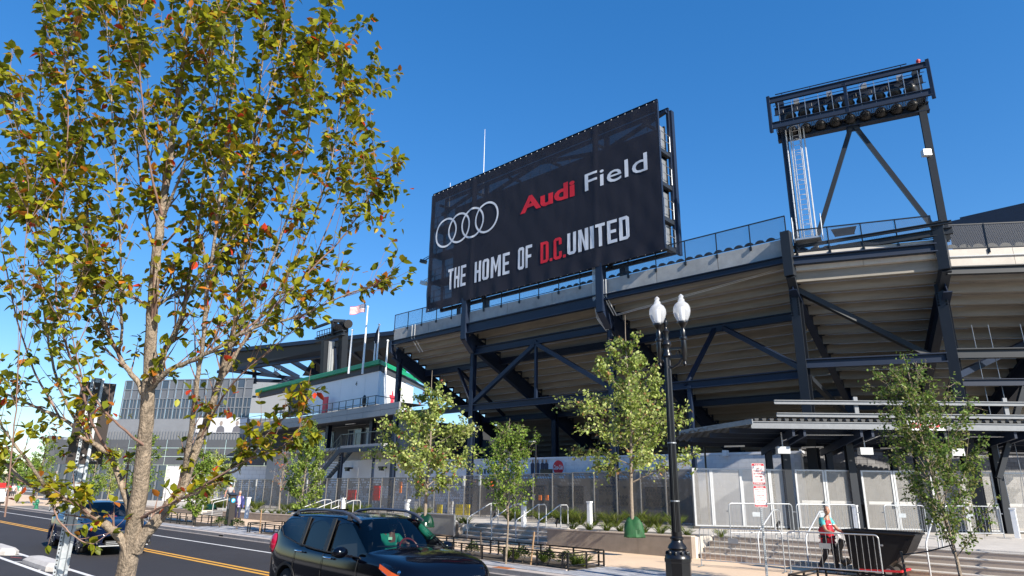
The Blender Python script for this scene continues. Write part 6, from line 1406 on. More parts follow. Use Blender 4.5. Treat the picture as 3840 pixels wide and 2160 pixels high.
# ---------------------------------------------------------------- big foreground tree
fd = 4.8; tb_ = at_d(316, 1449, fd)
ft = thing('foreground_tree', 'large thin many-branched tree in the left foreground, yellow green leaves turning orange', 'tree', (tb_.x, tb_.y, .15))
limbs = [ # (points (u, v, extra depth), r0, r1)
 ([(305, 1560, 0), (316, 1449, 0), (330, 1370, 0), (348, 1260, 0), (362, 1130, 0), (372, 1000, 0), (378, 880, 0), (385, 760, 0), (394, 640, 0), (407, 540, .02), (424, 420, .05), (440, 300, .08), (458, 180, .1), (474, 60, .1), (486, -60, .1)], .078, .008),
 ([(340, 1385, 0), (358, 1352, .0), (392, 1312, .03), (436, 1258, .08), (458, 1228, .1), (481, 1165, .12), (508, 1095, .14), (528, 1035, .16), (552, 960, .18), (575, 880, .2), (594, 800, .22), (605, 700, .24), (618, 600, .26), (628, 480, .28), (640, 340, .3), (655, 200, .3), (668, 60, .3)], .052, .005),
 ([(455, 1235, .1), (462, 1190, .05), (473, 1138, .0), (484, 1060, -.05), (496, 960, -.1), (508, 880, -.12), (516, 800, -.15), (522, 720, -.18), (534, 640, -.2), (550, 520, -.22), (566, 380, -.25), (580, 240, -.28), (590, 80, -.3)], .026, .005),
 ([(330, 1405, 0), (302, 1352, -.05), (268, 1322, -.1), (237, 1302, -.12), (208, 1280, -.15), (182, 1263, -.18), (150, 1256, -.2), (126, 1246, -.2)], .038, .014),
 ([(126, 1246, -.2), (82, 1225, -.22), (31, 1182, -.25), (-10, 1142, -.28), (-60, 1080, -.3), (-90, 1000, -.3)], .014, .007),
 ([(130, 1248, -.2), (72, 1161, -.35), (30, 1110, -.4), (0, 1062, -.45), (-30, 980, -.5), (-40, 880, -.5)], .012, .005),
 ([(328, 1300, 0), (322, 1262, .05), (301, 1207, .1), (281, 1155, .15), (250, 1125, .2), (218, 1107, .22), (184, 1073, .25), (150, 1050, .28), (100, 1028, .3), (50, 1005, .33), (0, 985, .35), (-50, 960, .4)], .029, .006),
 ([(360, 990, 0), (350, 965, .02), (330, 940, .05), (310, 915, .08), (297, 888, .1), (282, 860, .12), (262, 815, .14), (240, 760, .15), (229, 680, .16), (222, 560, .16), (214, 430, .17), (200, 300, .18), (184, 150, .2), (175, 40, .2)], .023, .005),
 ([(297, 888, .1), (306, 850, .0), (306, 740, -.04), (302, 620, -.08), (296, 480, -.1), (286, 340, -.12), (276, 180, -.14), (268, 40, -.15)], .012, .003),
 ([(372, 985, 0), (390, 965, -.05), (430, 930, -.1), (496, 901, -.14), (560, 868, -.17), (602, 842, -.2), (665, 815, -.22), (737, 800, -.25), (800, 775, -.28), (870, 742, -.3), (930, 722, -.3)], .023, .004),
 ([(379, 800, 0), (400, 766, .1), (459, 726, .15), (516, 677, .2), (570, 615, .22), (620, 540, .25), (665, 450, .28), (705, 340, .3), (740, 220, .32), (765, 90, .34)], .014, .004),
 ([(383, 790, 0), (360, 762, -.08), (324, 740, -.12), (242, 691, -.2), (190, 650, -.25), (130, 580, -.3), (85, 480, -.33), (50, 360, -.36), (30, 220, -.4)], .012, .003),
 ([(376, 985, 0), (393, 955, .1), (413, 886, .17), (436, 845, .2), (459, 800, .22), (467, 757, .24), (480, 680, .27), (498, 580, .3), (516, 460, .33), (538, 320, .35), (556, 180, .37), (570, 20, .38)], .03, .005),
 ([(552, 960, .18), (620, 850, .24), (690, 745, .3), (750, 640, .35), (800, 520, .4), (835, 400, .43), (855, 270, .45), (862, 140, .46)], .014, .003),
 ([(575, 880, .2), (640, 760, .12), (690, 640, .06), (735, 510, 0), (768, 380, -.04), (790, 240, -.08), (805, 90, -.1)], .013, .003),
 ([(600, 842, -.2), (690, 770, -.1), (780, 680, -.05), (850, 610, 0), (895, 550, 0), (930, 490, .02), (950, 440, .03)], .01, .002),
 ([(440, 1258, .08), (500, 1238, -.05), (558, 1195, -.12), (600, 1180, -.15), (659, 1110, -.2), (700, 1063, -.22), (740, 1035, -.25), (770, 1010, -.25)], .012, .003),
 ([(352, 1304, 0), (380, 1290, -.1), (412, 1273, -.16), (458, 1254, -.2), (520, 1215, -.24), (580, 1180, -.26), (640, 1148, -.28), (700, 1128, -.3), (745, 1105, -.3)], .011, .003),
 ([(124, 1250, -.2), (135, 1280, -.25), (150, 1312, -.28), (182, 1345, -.3), (215, 1364, -.3), (236, 1368, -.3)], .008, .003),
 ([(12, 1300, -.5), (26, 1180, -.5), (40, 1030, -.5), (48, 900, -.5), (58, 760, -.5), (66, 600, -.5), (72, 460, -.48)], .006, .002),
 ([(394, 640, 0), (370, 560, .1), (352, 440, .15), (338, 300, .2), (326, 150, .22), (320, 0, .24)], .012, .003),
 ([(407, 540, 0), (380, 430, -.1), (362, 300, -.15), (350, 150, -.2), (345, 20, -.22)], .01, .003),
 ([(407, 560, .02), (450, 450, -.08), (490, 330, -.12), (520, 200, -.16), (545, 60, -.2)], .012, .003),
 ([(372, 1130, 0), (300, 1070, -.2), (250, 1020, -.3), (210, 960, -.35), (190, 880, -.4), (170, 780, -.42)], .01, .003),
 ([(218, 1107, .22), (160, 1000, .3), (130, 900, .33), (110, 780, .36), (95, 640, .38), (88, 500, .4), (96, 350, .4), (104, 190, .4), (110, 60, .4)], .012, .003),
 ([(150, 1050, .28), (90, 940, .3), (50, 830, .3), (20, 700, .3), (0, 580, .3), (-20, 440, .3)], .009, .003),
 ([(281, 1155, .15), (230, 1060, .0), (200, 960, -.1), (165, 860, -.15), (140, 740, -.18), (150, 600, -.2), (165, 440, -.22), (170, 280, -.24), (160, 120, -.25)], .011, .003),
 ([(436, 845, .2), (480, 730, .1), (560, 600, .05), (610, 470, 0), (650, 330, -.05), (690, 180, -.1), (720, 30, -.1)], .012, .003),
 ([(690, 745, .3), (760, 700, .4), (830, 560, .5), (865, 450, .55), (885, 330, .6), (895, 230, .6)], .008, .002),
 ([(508, 1095, .14), (560, 1000, .0), (620, 930, -.1), (690, 870, -.14), (750, 820, -.2)], .009, .003),
]
def lp(p): return np.array(at_d(p[0], p[1], fd+p[2]))
main = MB(); sides = []; leaves = []; twig = MB(); paths = []
for li, (pts, r0, r1) in enumerate(limbs):
    P = smooth_poly([lp(p) for p in pts], 4); n = len(P)
    rr2 = [r0+(r1-r0)*(k/(n-1))**.75 for k in range(n)]
    jit = [P[0]]+[p+rv(.0035) for p in P[1:-1]]+[P[-1]]
    mb = MB(); mb.tube([tuple(p) for p in jit], rr2, 14 if r0 > .03 else 7)
    if li == 0:
        v = np.array(mb.v); v += rs.normal(size=v.shape)*.0012; mb.v = [tuple(q) for q in v]
        obj('trunk', mb, bark, ft, smooth=80)
    else: obj('branch', mb, bark if r0 > .011 else barkr, ft, smooth=80)
    paths.append((jit, rr2, li))
def leafcol():
    t = rs.rand()
    if t < .42: c = np.array([.115, .135, .008])
    elif t < .84: c = np.array([.25, .25, .014])
    elif t < .945: c = np.array([.36, .25, .018])
    elif t < .985: c = np.array([.42, .14, .02])
    else: c = np.array([.5, .05, .02])
    return c*rs.uniform(.75, 1.25)*1.3
upv = np.array([0, 0, 1.])
camp = np.array([0, 0, H])
def addleaf(p, d, L=None):
    d = d+np.array([0, 0, -.45])+rv(.35); L = L or rs.uniform(.042, .082)
    leaves.append((p, d, upv+rv(.55), L, leafcol()))
def shoot(p, d, L, r, dens, lev=0):
    n = max(5, int(L/.045)); q = p.copy(); d = d/np.linalg.norm(d); pts = [q.copy()]
    for k in range(n):
        d = d+np.array([0, 0, .045])+rv(.05); d /= np.linalg.norm(d); q = q+d*L/n; pts.append(q.copy())
    twig.tube([tuple(x) for x in pts], [r+(.0012-r)*(k/n) for k in range(n+1)], 4, caps=False)
    for k in range(2, n+1):
        if rs.rand() < dens*(.3+.7*k/n)*.62:
            for _ in range(rs.randint(2, 6)):
                side = np.cross(d, rv()); side /= np.linalg.norm(side)+1e-6; addleaf(pts[k]+side*.012+rv(.008), side*.9+d*.3+np.array([0, 0, -.35]))
        if lev == 0 and rs.rand() < .13:
            side = np.cross(d, rv()); shoot(pts[k], d*1.2+side/np.linalg.norm(side)*.8, L*rs.uniform(.25, .5), r*.6, dens*1.1, 1)
    for _ in range(3): addleaf(pts[-1], d+rv(.6))
def uvof(p): c = RW @ (np.array(p)-camp); return (c[0]/c[2]*F+CX)/K, (c[1]/c[2]*F+CY)/K
for jit, rr2, li in paths:
    n = len(jit)
    for k in range(3, n):
        p = jit[k]; t = jit[k]-jit[k-1]; t /= np.linalg.norm(t); u, v = uvof(p); f = k/n
        if li == 0 and f < .45: continue
        dens = .95 if v < 600 else (.5 if v < 850 else .36)
        if u > 560 and 600 < v < 1000: dens *= .7
        pr = .62 if v < 900 else .40
        if li in (18,): pr = .12
        for _ in range(3):
            if rs.rand() < pr*(.35+.65*f):
                side = np.cross(t, rv()); side /= np.linalg.norm(side)
                d = t*.9+side*.75+upv*.4; L = rs.uniform(.14, .5) if v < 950 else rs.uniform(.08, .26)
                shoot(p, d, L, max(.0022, rr2[k]*.35), dens)
        if f > .55:
            for _ in range(2):
                if rs.rand() < dens*.5: side = np.cross(t, rv()); addleaf(p, side)
    # end tuft
    for _ in range(7): addleaf(jit[-1]-(jit[-1]-jit[-3])*rs.rand(), rv()+upv*.3)
obj('twigs', twig, barkr, ft, kind='stuff')
# leaf cluster at the drooping low tip and near the stand roof
for (u, v, d, n_, red) in ((925, 725, -.3, 26, .5), (720, 1120, -.3, 22, .4), (640, 1085, -.2, 26, .3), (455, 1250, -.1, 5, 1), (150, 880, -.3, 30, .1), (160, 960, -.3, 34, .1), (235, 1050, -.2, 26, .2), (290, 1040, -.1, 10, .3), (60, 1240, -.3, 8, .3), (100, 1220, -.25, 10, .4), (215, 1230, -.1, 5, .3),
                           (230, 1320, -.3, 3, .8), (560, 1030, -.1, 18, .3), (500, 1015, -.1, 14, .3), (985, 480, .1, 40, .05), (960, 560, .05, 40, .05), (760, 1000, -.2, 12, .2), (330, 870, 0, 8, .1), (130, 1090, .2, 25, .1), (170, 1140, .2, 20, .2)):
    c = lp((u, v, d))
    for _ in range(n_):
        p = c+rs.normal(size=3)*np.array([.05, .05, .035])*(1.3 if n_ > 20 else 1); col = leafcol()
        if rs.rand() < red: col = np.array([.42, .07, .02] if rs.rand() < .5 else [.36, .16, .02])*rs.uniform(.8, 1.2)
        leaves.append((p, rv()+np.array([0, 0, -.7]), upv+rv(.5), rs.uniform(.035, .065), col))
print('foreground leaves', len(leaves))
leaves.sort(key=lambda l: -l[3]/np.linalg.norm(l[0]-camp))
big, small = leaves[:296], leaves[296:]
# shared single-leaf meshes in a few colour kinds
cols_ = [(.11, .13, .009), (.15, .175, .011), (.25, .26, .015), (.33, .33, .02), (.34, .28, .02), (.42, .14, .02), (.5, .05, .02)]
lm_ = [leaf_mesh('leaf', [((0, 0, 0), (1, 0, 0), (0, 0, 1), 1, c)]) for c in cols_]
for p, d, u, L, c in big:
    k = int(np.argmin([np.abs(np.array(q)-c).sum() for q in cols_])); d = Vector(d).normalized(); u = Vector(u); r = d.cross(u).normalized(); u = r.cross(d)
    M = Matrix((d, -r, u)).transposed(); o = bpy.data.objects.new('leaf', lm_[k]); COL.objects.link(o); o.parent = ft; o.location = Vector(p)-ft.location; o.rotation_euler = M.to_euler(); o.scale = (L, L, L)
leafobj('foliage', small, ft)
# ---------------------------------------------------------------- street trees
def tree(name, base, h, prof, label, cols, nleaf, lsize, lean=0, clear=.25, nlimb=22, up=.6, barkm=barkg, r0=.05, bag=False, fill=.5, grp='young street trees', seed=1, ths=1.):
    """prof(t) = crown radius at relative height t of the crown"""
    R = np.random.RandomState(seed); t_ = thing(name, label, 'tree', base, group=grp); base = np.array(base, float)
    z0 = h*clear; H_ = h-z0; top = base+np.array([lean, 0, h])
    tp = [base+np.array([lean*f+.03*math.sin(f*9+seed), .03*math.cos(f*7+seed), h*f]) for f in np.linspace(0, 1, 12)]
    mb = MB(); mb.tube([tuple(p) for p in tp], [r0*(1-.88*f) for f in np.linspace(0, 1, 12)], 9); obj('trunk', mb, barkm, t_, smooth=80)
    lv = []; mb = MB(); per = nleaf/nlimb
    for k in range(nlimb):
        f = (k+.5)/nlimb; th = k*2.4+R.rand()*.8; zz = z0+H_*f*.82; c = base+np.array([lean*zz/h, 0, zz]); rad = prof(min(1, f*.9+.08))*R.uniform(.65, 1.12)
        end = c+np.array([math.cos(th)*rad, math.sin(th)*rad, up*rad+R.uniform(-.05, .1)*H_]); mid_ = c*.5+end*.5+np.array([0, 0, -.08*rad if up > .8 else .05*rad])+R.normal(size=3)*.05
        P = smooth_poly([c, mid_, end], 4); mb.tube([tuple(p) for p in P], [max(.004, r0*.34*(1-f*.6))*(1-.8*i/8) for i in range(len(P))], 5)
        for s in range(12):
            a = P[2+R.randint(len(P)-2)]; e = a+(R.normal(size=3)*.32+np.array([math.cos(th), math.sin(th), .5])*.35)*max(.35, rad*.55); q = (a+e)/2+R.normal(size=3)*.03; mb.tube([tuple(a), tuple(q), tuple(e)], [.006, .004, .002], 4, caps=False)
            m_ = int(per/12*R.uniform(.5, 1.5)*(rad/ max(.2, prof(.4)))**.7)
            dens = R.choice([.6, 1, 1.3])
            for _ in range(int(m_*dens)):
                g = R.rand(); p = (a+(e-a)*g) + R.normal(size=3)*.042*max(1, rad)*fill*2
                ci = cols[R.randint(len(cols))]; lv.append((p, R.normal(size=3)+np.array([0, 0, -.5]), np.array([0, 0, 1])+R.normal(size=3)*.7, lsize*R.uniform(.65, 1.3), np.array(ci)*R.uniform(.75, 1.25)*1.3))
    obj('branches', mb, barkm, t_); leafobj('foliage', lv, t_, six=False, lw=.75)
    return t_
G1c = [(.19, .25, .05), (.27, .33, .08), (.36, .41, .15), (.12, .17, .03), (.40, .42, .15), (.23, .29, .06)]
G2c = [(.08, .14, .02), (.12, .19, .028), (.17, .25, .035), (.22, .29, .05)]
G3c = [(.07, .12, .022), (.1, .16, .03), (.14, .21, .04), (.17, .18, .05)]
pyr = lambda R0: (lambda t: R0*(max(0, 1-t)**.8)*(.55+.45*min(1, t*6)))
def od(u, v, z): return on_z(u, v, z)
b = od(1594, 1346, .84); b = Vector((b.x, b.y, zt(b.x)-.05))
hT = on_y(1590, 790, b.y).z-b.z
tree('plane_tree', b, hT, lambda t: 2.75*(1-t)**.75*(.55+.45*min(1, t*5)), 'tall pale green plane tree with green watering bag, left of the street lamp', G1c*3+[(.26, .14, .06)], 11000, .13, clear=.22, nlimb=34, up=.42, r0=.075, seed=3, fill=.55)
hbag = b
b2 = od(1070, 1322, .74); b2 = Vector((b2.x, b2.y, zt(b2.x)-.05)); h2 = on_y(1075, 945, b2.y).z-b2.z
tree('plane_tree', b2, h2+.2, lambda t: 2.5*(1-t)**.6*(.65+.35*min(1, t*5)), 'pale green plane tree with dark green bag directly above the black car roof', G1c*4+[(.28, .08, .05)], 9500, .15, clear=.17, nlimb=30, up=.4, r0=.08, seed=9, fill=.6)
b3 = od(1700/K+680/3.435/K, 1900/K+742/3.435/K, .16); h3 = on_y(1285, 1052, b3.y).z-b3.z
tree('small_tree', b3, h3, lambda t: 1.1*(1-t)**.6*(.6+.9*min(.5, t)), 'small dark green tree with two stakes inside the tree box railing beside the car bonnet', G2c, 6200, .08, clear=.3, nlimb=30, up=1.35, barkm=bark, r0=.035, seed=5, fill=.6)
b4 = od(750, 1372, .16); b4.x += 0; b4 = Vector((on_y(752, 1345, 16.4).x, 16.4, .16)); h4 = on_y(745, 1050, 16.4).z-.16
tree('small_tree', b4, h4+.15, lambda t: 1.15*(1-t)**.45*(.6+.8*min(.5, t)), 'bushy green tree just left of the black car', G2c+G1c[:2], 8500, .10, clear=.08, nlimb=32, up=1.2, barkm=barkg, r0=.045, seed=8, fill=.6)
b5 = Vector((on_y(2421, 1449, 16.5).x, 16.5, .16)); h5 = on_y(2330, 885, 16.5).z-.16
tree('small_tree', b5, h5, lambda t: 1.3*(1-t)**.5*(.6+.8*min(.5, t)), 'slender birch like green tree at lower right in front of the steps and canopy', G3c, 10500, .068, clear=.17, nlimb=40, up=1.5, barkm=bark, r0=.04, lean=-.45, seed=12, fill=.55)
# trees further left, partly behind the foreground tree
far = [(530, 1285, 2, 4.6, 1.5, 'thin plane tree with green bag left of the parking meter', G1c, 23.0, .2, .5), (495, 1262, 0, 4.6, .95, 'upright green tree behind the big foreground trunk, right side', G2c, 17.0, .05, 1.2), (340, 1275, 0, 6, 1.3, 'dense dark green tree above the roof of the blue black sedan', G2c, 17.0, .1, 1.1),
       (222, 1270, 0, 6.5, 1.3, 'green tree in front of the brown clad wing', G2c, 17.2, .08, 1.1), (268, 1262, 0, 5.6, 1.2, 'green tree left of the perforated signpost', G1c, 22.5, .1, 1.), (90, 1255, 0, 7, 1.8, 'wide green tree at far left behind the railings', G2c, 18.0, .12, .7), (700, 1290, 0, 4.5, .8, 'sparse reddish tree left of the bushy green tree', [(.3, .07, .04), (.2, .1, .05), (.1, .12, .03)], 24.0, .3, 1.)]
for i, (u, v, _, hh, rr_2, lab, cc, y, cl, up_) in enumerate(far):
    q = on_y(u, v, y); zb2 = .16 if y < 20 else zt(q.x)
    tree('street_tree', Vector((q.x, y, zb2)), hh, (lambda R0: (lambda t: R0*(1-t)**.5*(.5+.5*min(1, t*4))))(rr_2), lab, cc, 420 if 'sparse' in lab else 4600, .14, clear=cl, nlimb=26, up=up_, r0=.06, seed=20+i, fill=.6)
# watering bags
bagm = mat('green_watering_bag', (.01, .075, .022), .7, var=.4, scale=5); bagd = mat('dark_green_watering_bag', (.006, .035, .02), .25)
def bag(p, m_, label, r=.33, h=.62):
    mb = MB(); prof = [(1.05, 0), (1.12, .05), (1.05, .18), (1.0, .4), (.86, .66), (.66, .88), (.42, 1.0), (.16, 1.04)]; n = 30; R = np.random.RandomState(4)
    ph = R.rand(n)*.12
    for rr_4, z in prof:
        for k in range(n): a = 2*math.pi*k/n; q = r*rr_4*(1+.10*math.sin(a*3+z*2)+.05*math.sin(a*7+z*9)+ph[k]*.6); mb.v.append((p.x+q*math.cos(a), p.y+q*.8*math.sin(a), p.z+h*z+.05*math.sin(a*2+1)*(z > .6)))
    for i in range(len(prof)-1):
        for k in range(n): mb.f.append([i*n+k, i*n+(k+1) % n, (i+1)*n+(k+1) % n, (i+1)*n+k]); mb.mi.append(0)
    return tag(obj('watering_bag', mb, m_, smooth=24), label, 'watering bag', 'tree watering bags')
bag(hbag+Vector((0, 0, 0)), bagm, 'bright green watering bag round the plane tree near the street lamp'); bag(b2, bagd, 'glossy dark green watering bag round the tree above the car roof', .36, .5)
q = on_y(530, 1285, 23.0); bag(Vector((q.x, 23., zt(q.x))), bagd, 'dark green watering bag at the thin tree left of the parking meter', .45, .4)
# shrubs
shm = [(.04, .075, .012), (.06, .1, .016), (.09, .14, .02)]
def shrub(p, r, h, label, n=520, cc=shm, ls=.05):
    t = thing('shrub', label, 'shrub', p, group='small shrubs inside the tree boxes'); lv = []; mb = MB()
    for k in range(9): a = k*.7; mb.tube([p, p+Vector((math.cos(a)*r*.5, math.sin(a)*r*.5, h*.75))], [.008, .003], 4)
    obj('stems', mb, barkg, t)
    for _ in range(n):
        d = rv(); d[2] = abs(d[2])*1.1-.15; q = np.array(p)+np.array([d[0]*r, d[1]*r, h*.38+d[2]*h*.62])*np.array([1, 1, 1])*rs.uniform(.6, 1.05) if False else np.array(p)+np.array([d[0]*r*rs.uniform(.5, 1.05), d[1]*r*rs.uniform(.5, 1.05), max(.02, h*.4+d[2]*h*.6*rs.uniform(.5, 1.1))])
        lv.append((q, d+np.array([0, 0, .3]), upv+rv(.6), ls*rs.uniform(.7, 1.3), np.array(cc[rs.randint(len(cc))])*rs.uniform(.8, 1.25)))
    leafobj('foliage', lv, t, six=False, lw=.6); return t
for x, y, w in ((X_(310), Y_(640), 'left of the small tree by the bonnet'), (X_(790), Y_(730), 'just right of the small tree by the bonnet'), (X_(1190), Y_(760), 'second from the railing corner'), (X_(1400), Y_(790), 'nearest the railing corner')):
    q = on_z(x, y, .16); shrub(Vector((q.x, 16.05, .16)), .27, .44, 'round dark green shrub '+w, 620)
for u, v, w in ((745, 1360, 'beside the leaning stake left of the black car'), (720, 1365, 'behind the railing corner right of the parking meter'), (650, 1330, 'left of the parking meter, nearer one'), (615, 1325, 'left of the parking meter, further one'), (430, 1310, 'behind the foreground trunk'), (165, 1290, 'by the far left railing'), (205, 1292, 'left of the perforated signpost')):
    q = on_z(u, v, .16); shrub(Vector((q.x, 16.2, .16)), .36, .5, 'round green shrub '+w, 420, ls=.07)
# ornamental grass clumps: each clump is a plant with arching blades
gcol = [(.16, .22, .03), (.22, .29, .05), (.11, .17, .02), (.3, .33, .08)]
def grass(p, h, r, n, label, grp, fine=False):
    mb = MB(); bl_ = []
    for _ in range(n):
        a = rs.rand()*6.283; d = np.array([math.cos(a), math.sin(a), 0]); s = rs.uniform(.3, 1); L = h*rs.uniform(.6, 1.1); b_ = np.array(p)+d*r*.2*rs.rand()
        bl_.append((b_, d*s*.75+np.array([0, 0, 1]), d*-1+rv(.2), L, np.array(gcol[rs.randint(4)])*rs.uniform(.8, 1.2)))
    me = leaf_mesh('grass_clump', [(q-np.array(p), d, u, L, c) for q, d, u, L, c in bl_], lw=.03 if not fine else .011, curl=.35); o = bpy.data.objects.new('grass_clump', me); COL.objects.link(o); o.location = p
    return tag(o, label, 'ornamental grass', grp)
ORD = ['first', 'second', 'third', 'fourth', 'fifth', 'sixth', 'seventh', 'eighth', 'ninth', 'tenth', 'eleventh', 'twelfth', 'thirteenth', 'fourteenth', 'fifteenth', 'sixteenth', 'seventeenth', 'eighteenth', 'nineteenth', 'twentieth']
ANCH = ((-11.78, 'planter corner beside the wide steps'), (-18.1, 'right edge of the middle stairs'), (-23.3, 'left edge of the middle stairs'), (-32.2, 'right edge of the steps behind the car'), (-37.2, 'left edge of the steps behind the car'), (-51, 'left edge of the furthest steps'))
CNT = {}
def where(x, row):
    a = [t for q, t in ANCH if x < q] or ['pale gate fence']; key = (row, a[-1]); n = CNT.get(key, 0); CNT[key] = n+1
    return ORD[min(n, 19)]+' leftwards from '+a[-1]
protog = [grass(Vector((0, 0, 0)), .85, .3, 170, 'x', 'x', True) for _ in range(3)]; protos = [grass(Vector((0, 0, 0)), .42, .3, 110, 'x', 'x') for _ in range(2)]
def put(proto, loc, label, grp, s, first=set()):
    if id(proto) not in first: o = proto; first.add(id(proto))
    else: o = proto.copy(); COL.objects.link(o)
    o.location = loc; o.rotation_euler = (0, 0, rs.rand()*6.28); o.scale = (s, s, s); o['label'] = label; o['group'] = grp; return o
k = 0; x = -15.2
while x > -61:
    if not any(a < x < b_ for a, b_ in ((-37.2, -32.2), (-51, -47), (-30.9, -24.6))): put(protog[k % 3], Vector((x+rs.uniform(-.2, .2), 26.1+rs.uniform(-.3, .3), zt(x)-.02)), 'tall grass clump by fence, '+where(x, 0), 'tall grasses at the fence foot', rs.uniform(.75, 1.1))
    x -= .62; k += 1
for x in (-17.4, -16.6, -15.9, -15.25, -14.55, -14.15, -13.4, -12.85, -12.3, -11.2, -23.6, -24.2, -24.8, -26.2, -26.9, -27.6, -28.2, -29.4, -30.2, -31.4, -37.5, -38.3, -39, -39.7, -40.4, -41.2, -42, -43, -44, -45.2, -46.5, -52, -53, -54, -55.4, -57, -59):
    put(protos[k % 2], Vector((x, 22.35+rs.uniform(-.15, .15), zt(x)-.03)), 'short grass on planter, '+where(x, 1), 'short grass tufts in the planters', rs.uniform(.8, 1.15)); k += 1
for u, v in ((X_(430), Y_(690)), (X_(570), Y_(700)), (X_(1060), Y_(730)), (X_(1590), Y_(760)), (X_(1700), Y_(770))):
    q = on_z(u, v, .16); put(protos[k % 2], Vector((q.x, 16.6, .16)), 'thin grass tuft inside the tree box by the bonnet', 'grass tufts in the tree box', 1.1); k += 1
# far tree line and low hill at the left horizon
hillm = mat('wooded_hill', (.045, .06, .035), .95, var=.35, scale=.08)
mb = MB(); a0 = np.array(at_d(-150, 1225, 600)); n = 30
for i in range(n+1):
    p = at_d(-260+i*30, 1236, 700); hh = 12+6*math.sin(i*.5)+4*math.sin(i*1.3); mb.v += [(p.x, p.y, -2), (p.x, p.y, max(4, hh-i*.2)+0), (p.x+30, p.y+60, -2)]
for i in range(n): a = i*3; mb.f += [[a, a+3, a+4, a+1], [a+1, a+4, a+5, a+2]]; mb.mi += [0, 0]
struct('hill', mb, hillm)
for i, (u, hh, d) in enumerate(((10, 9, 150), (48, 8, 160), (75, 8, 170), (110, 7, 180), (-40, 9, 150), (150, 7, 190))):
    q = at_d(u, 1240, d); tree('distant_tree', Vector((q.x, q.y, 0)), hh, lambda t: 4.5*(1-t)**.5*(.6+.4*min(1, t*4)), ('round hazy green tree on the far left horizon, number %s from the left edge' % ('first', 'second', 'third', 'fourth')[max(0, min(3, i))]) if False else 'hazy green tree on the far left horizon %s' % ('at the picture edge', 'behind the lamp poles', 'right of the lamp poles', 'below the brown wing', 'outside the edge', 'behind the brown wing')[i], G2c, 1500, .6, clear=.1, nlimb=20, up=.5, r0=.3, seed=40+i, fill=.35, grp='distant trees on the horizon')
# ================================================================ small things at the far left
for u0, v0, v1, arm, w in ((28, 1255, 1155, 1, 'double headed black light pole at the far left'), (90, 1250, 1180, 0, 'single black light pole near the brown wing')):
    a = on_y(u0-6, v0, 24); b = on_y(u0, v1, 24); t = thing('far_light_pole', w, 'lamp post', (a.x, 24, .15)); mb = MB(); mb.tube([(a.x, 24, .15), (a.x, 24, b.z)], .09, 6); obj('pole', mb, blackm, t)
    mb = MB(); mb.box((a.x, 24, b.z), (2.2 if arm else 1.2, .4, .15)); obj('lamp_arm', mb, blackm, t)
# green hydrant
p = on_z(88, 1297, .15); p = Vector((p.x, 15.1, .15)); p.x = on_y(88, 1290, 15.1).x; hy = thing('fire_hydrant', 'green fire hydrant on the kerb at far left', 'hydrant', p); hg = mat('hydrant_green', (.02, .16, .09), .4)
mb = MB(); mb.lathe([(.2, 0), (.2, .05), (.13, .08), (.13, .5), (.17, .52), (.17, .56), (.12, .62), (.08, .7), (.03, .74)], p, 12); obj('barrel', mb, hg, hy, smooth=40)
mb = MB(); mb.tube([p+Vector((-.24, 0, .4)), p+Vector((.24, 0, .4))], .07, 8); mb.tube([p+Vector((0, -.26, .35)), p+Vector((0, 0, .35))], .09, 8); obj('outlets', mb, hg, hy)
# litter bin and cabinet
p = Vector((on_y(160, 1290, 17.6).x, 17.6, .15)); cbn = thing('steel_bin', 'grey steel street bin at far left behind the railing', 'litter bin', p)
mb = MB(); mb.bb(p.x-.35, p.x+.35, p.y-.35, p.y+.35, .15, 1.2); obj('body', mb, galv, cbn); mb = MB(); mb.bb(p.x-.38, p.x+.38, p.y-.38, p.y+.38, 1.2, 1.3); mb.bb(p.x-.2, p.x+.2, p.y-.37, p.y-.352, .95, 1.1); obj('hood', mb, mat('bin_dark', (.05, .05, .06), .5), cbn)
# white round-cornered small signs on thin posts
for u, vb, vt, w in ((122, 1290, 1185, 'white road sign on a thin post at far left'),):
    a = on_y(u, vb, 15.2); b = on_y(u+4, vt, 15.2); t = thing('small_sign', w, 'road sign', (a.x, 15.2, .15)); mb = MB(); mb.tube([(a.x, 15.2, .15), (a.x, 15.2, b.z)], .03, 6); obj('post', mb, galv, t)
    mb = MB(); mb.bb(a.x-.2, a.x+.2, 15.15, 15.17, b.z-.75, b.z); obj('plate', mb, swh, t); mb = MB(); mb.bb(a.x-.17, a.x+.17, 15.145, 15.149, b.z-.2, b.z-.05); obj('red_band', mb, sred, t)
# red and white barrier lines / low far fence
for i, (u, w) in enumerate(((30, 'left'), (75, 'right'))):
    p = on_y(u, 1245, 30); t = MB(); t.bb(p.x-5, p.x+5, 30, 30.1, .9, 1.15); t.bb(p.x-5, p.x+5, 30, 30.1, .5, .7); t.bb(p.x-4.9, p.x-4.7, 29.9, 30.2, .2, 1.2); t.bb(p.x+4.7, p.x+4.9, 29.9, 30.2, .2, 1.2)
    tag(obj('road_barrier', t, white), 'white road barrier beyond the people at far left, %s one' % w, 'barrier', 'far white barriers')
# dark awning by the brown wing
p = on_y(95, 1212, 40)
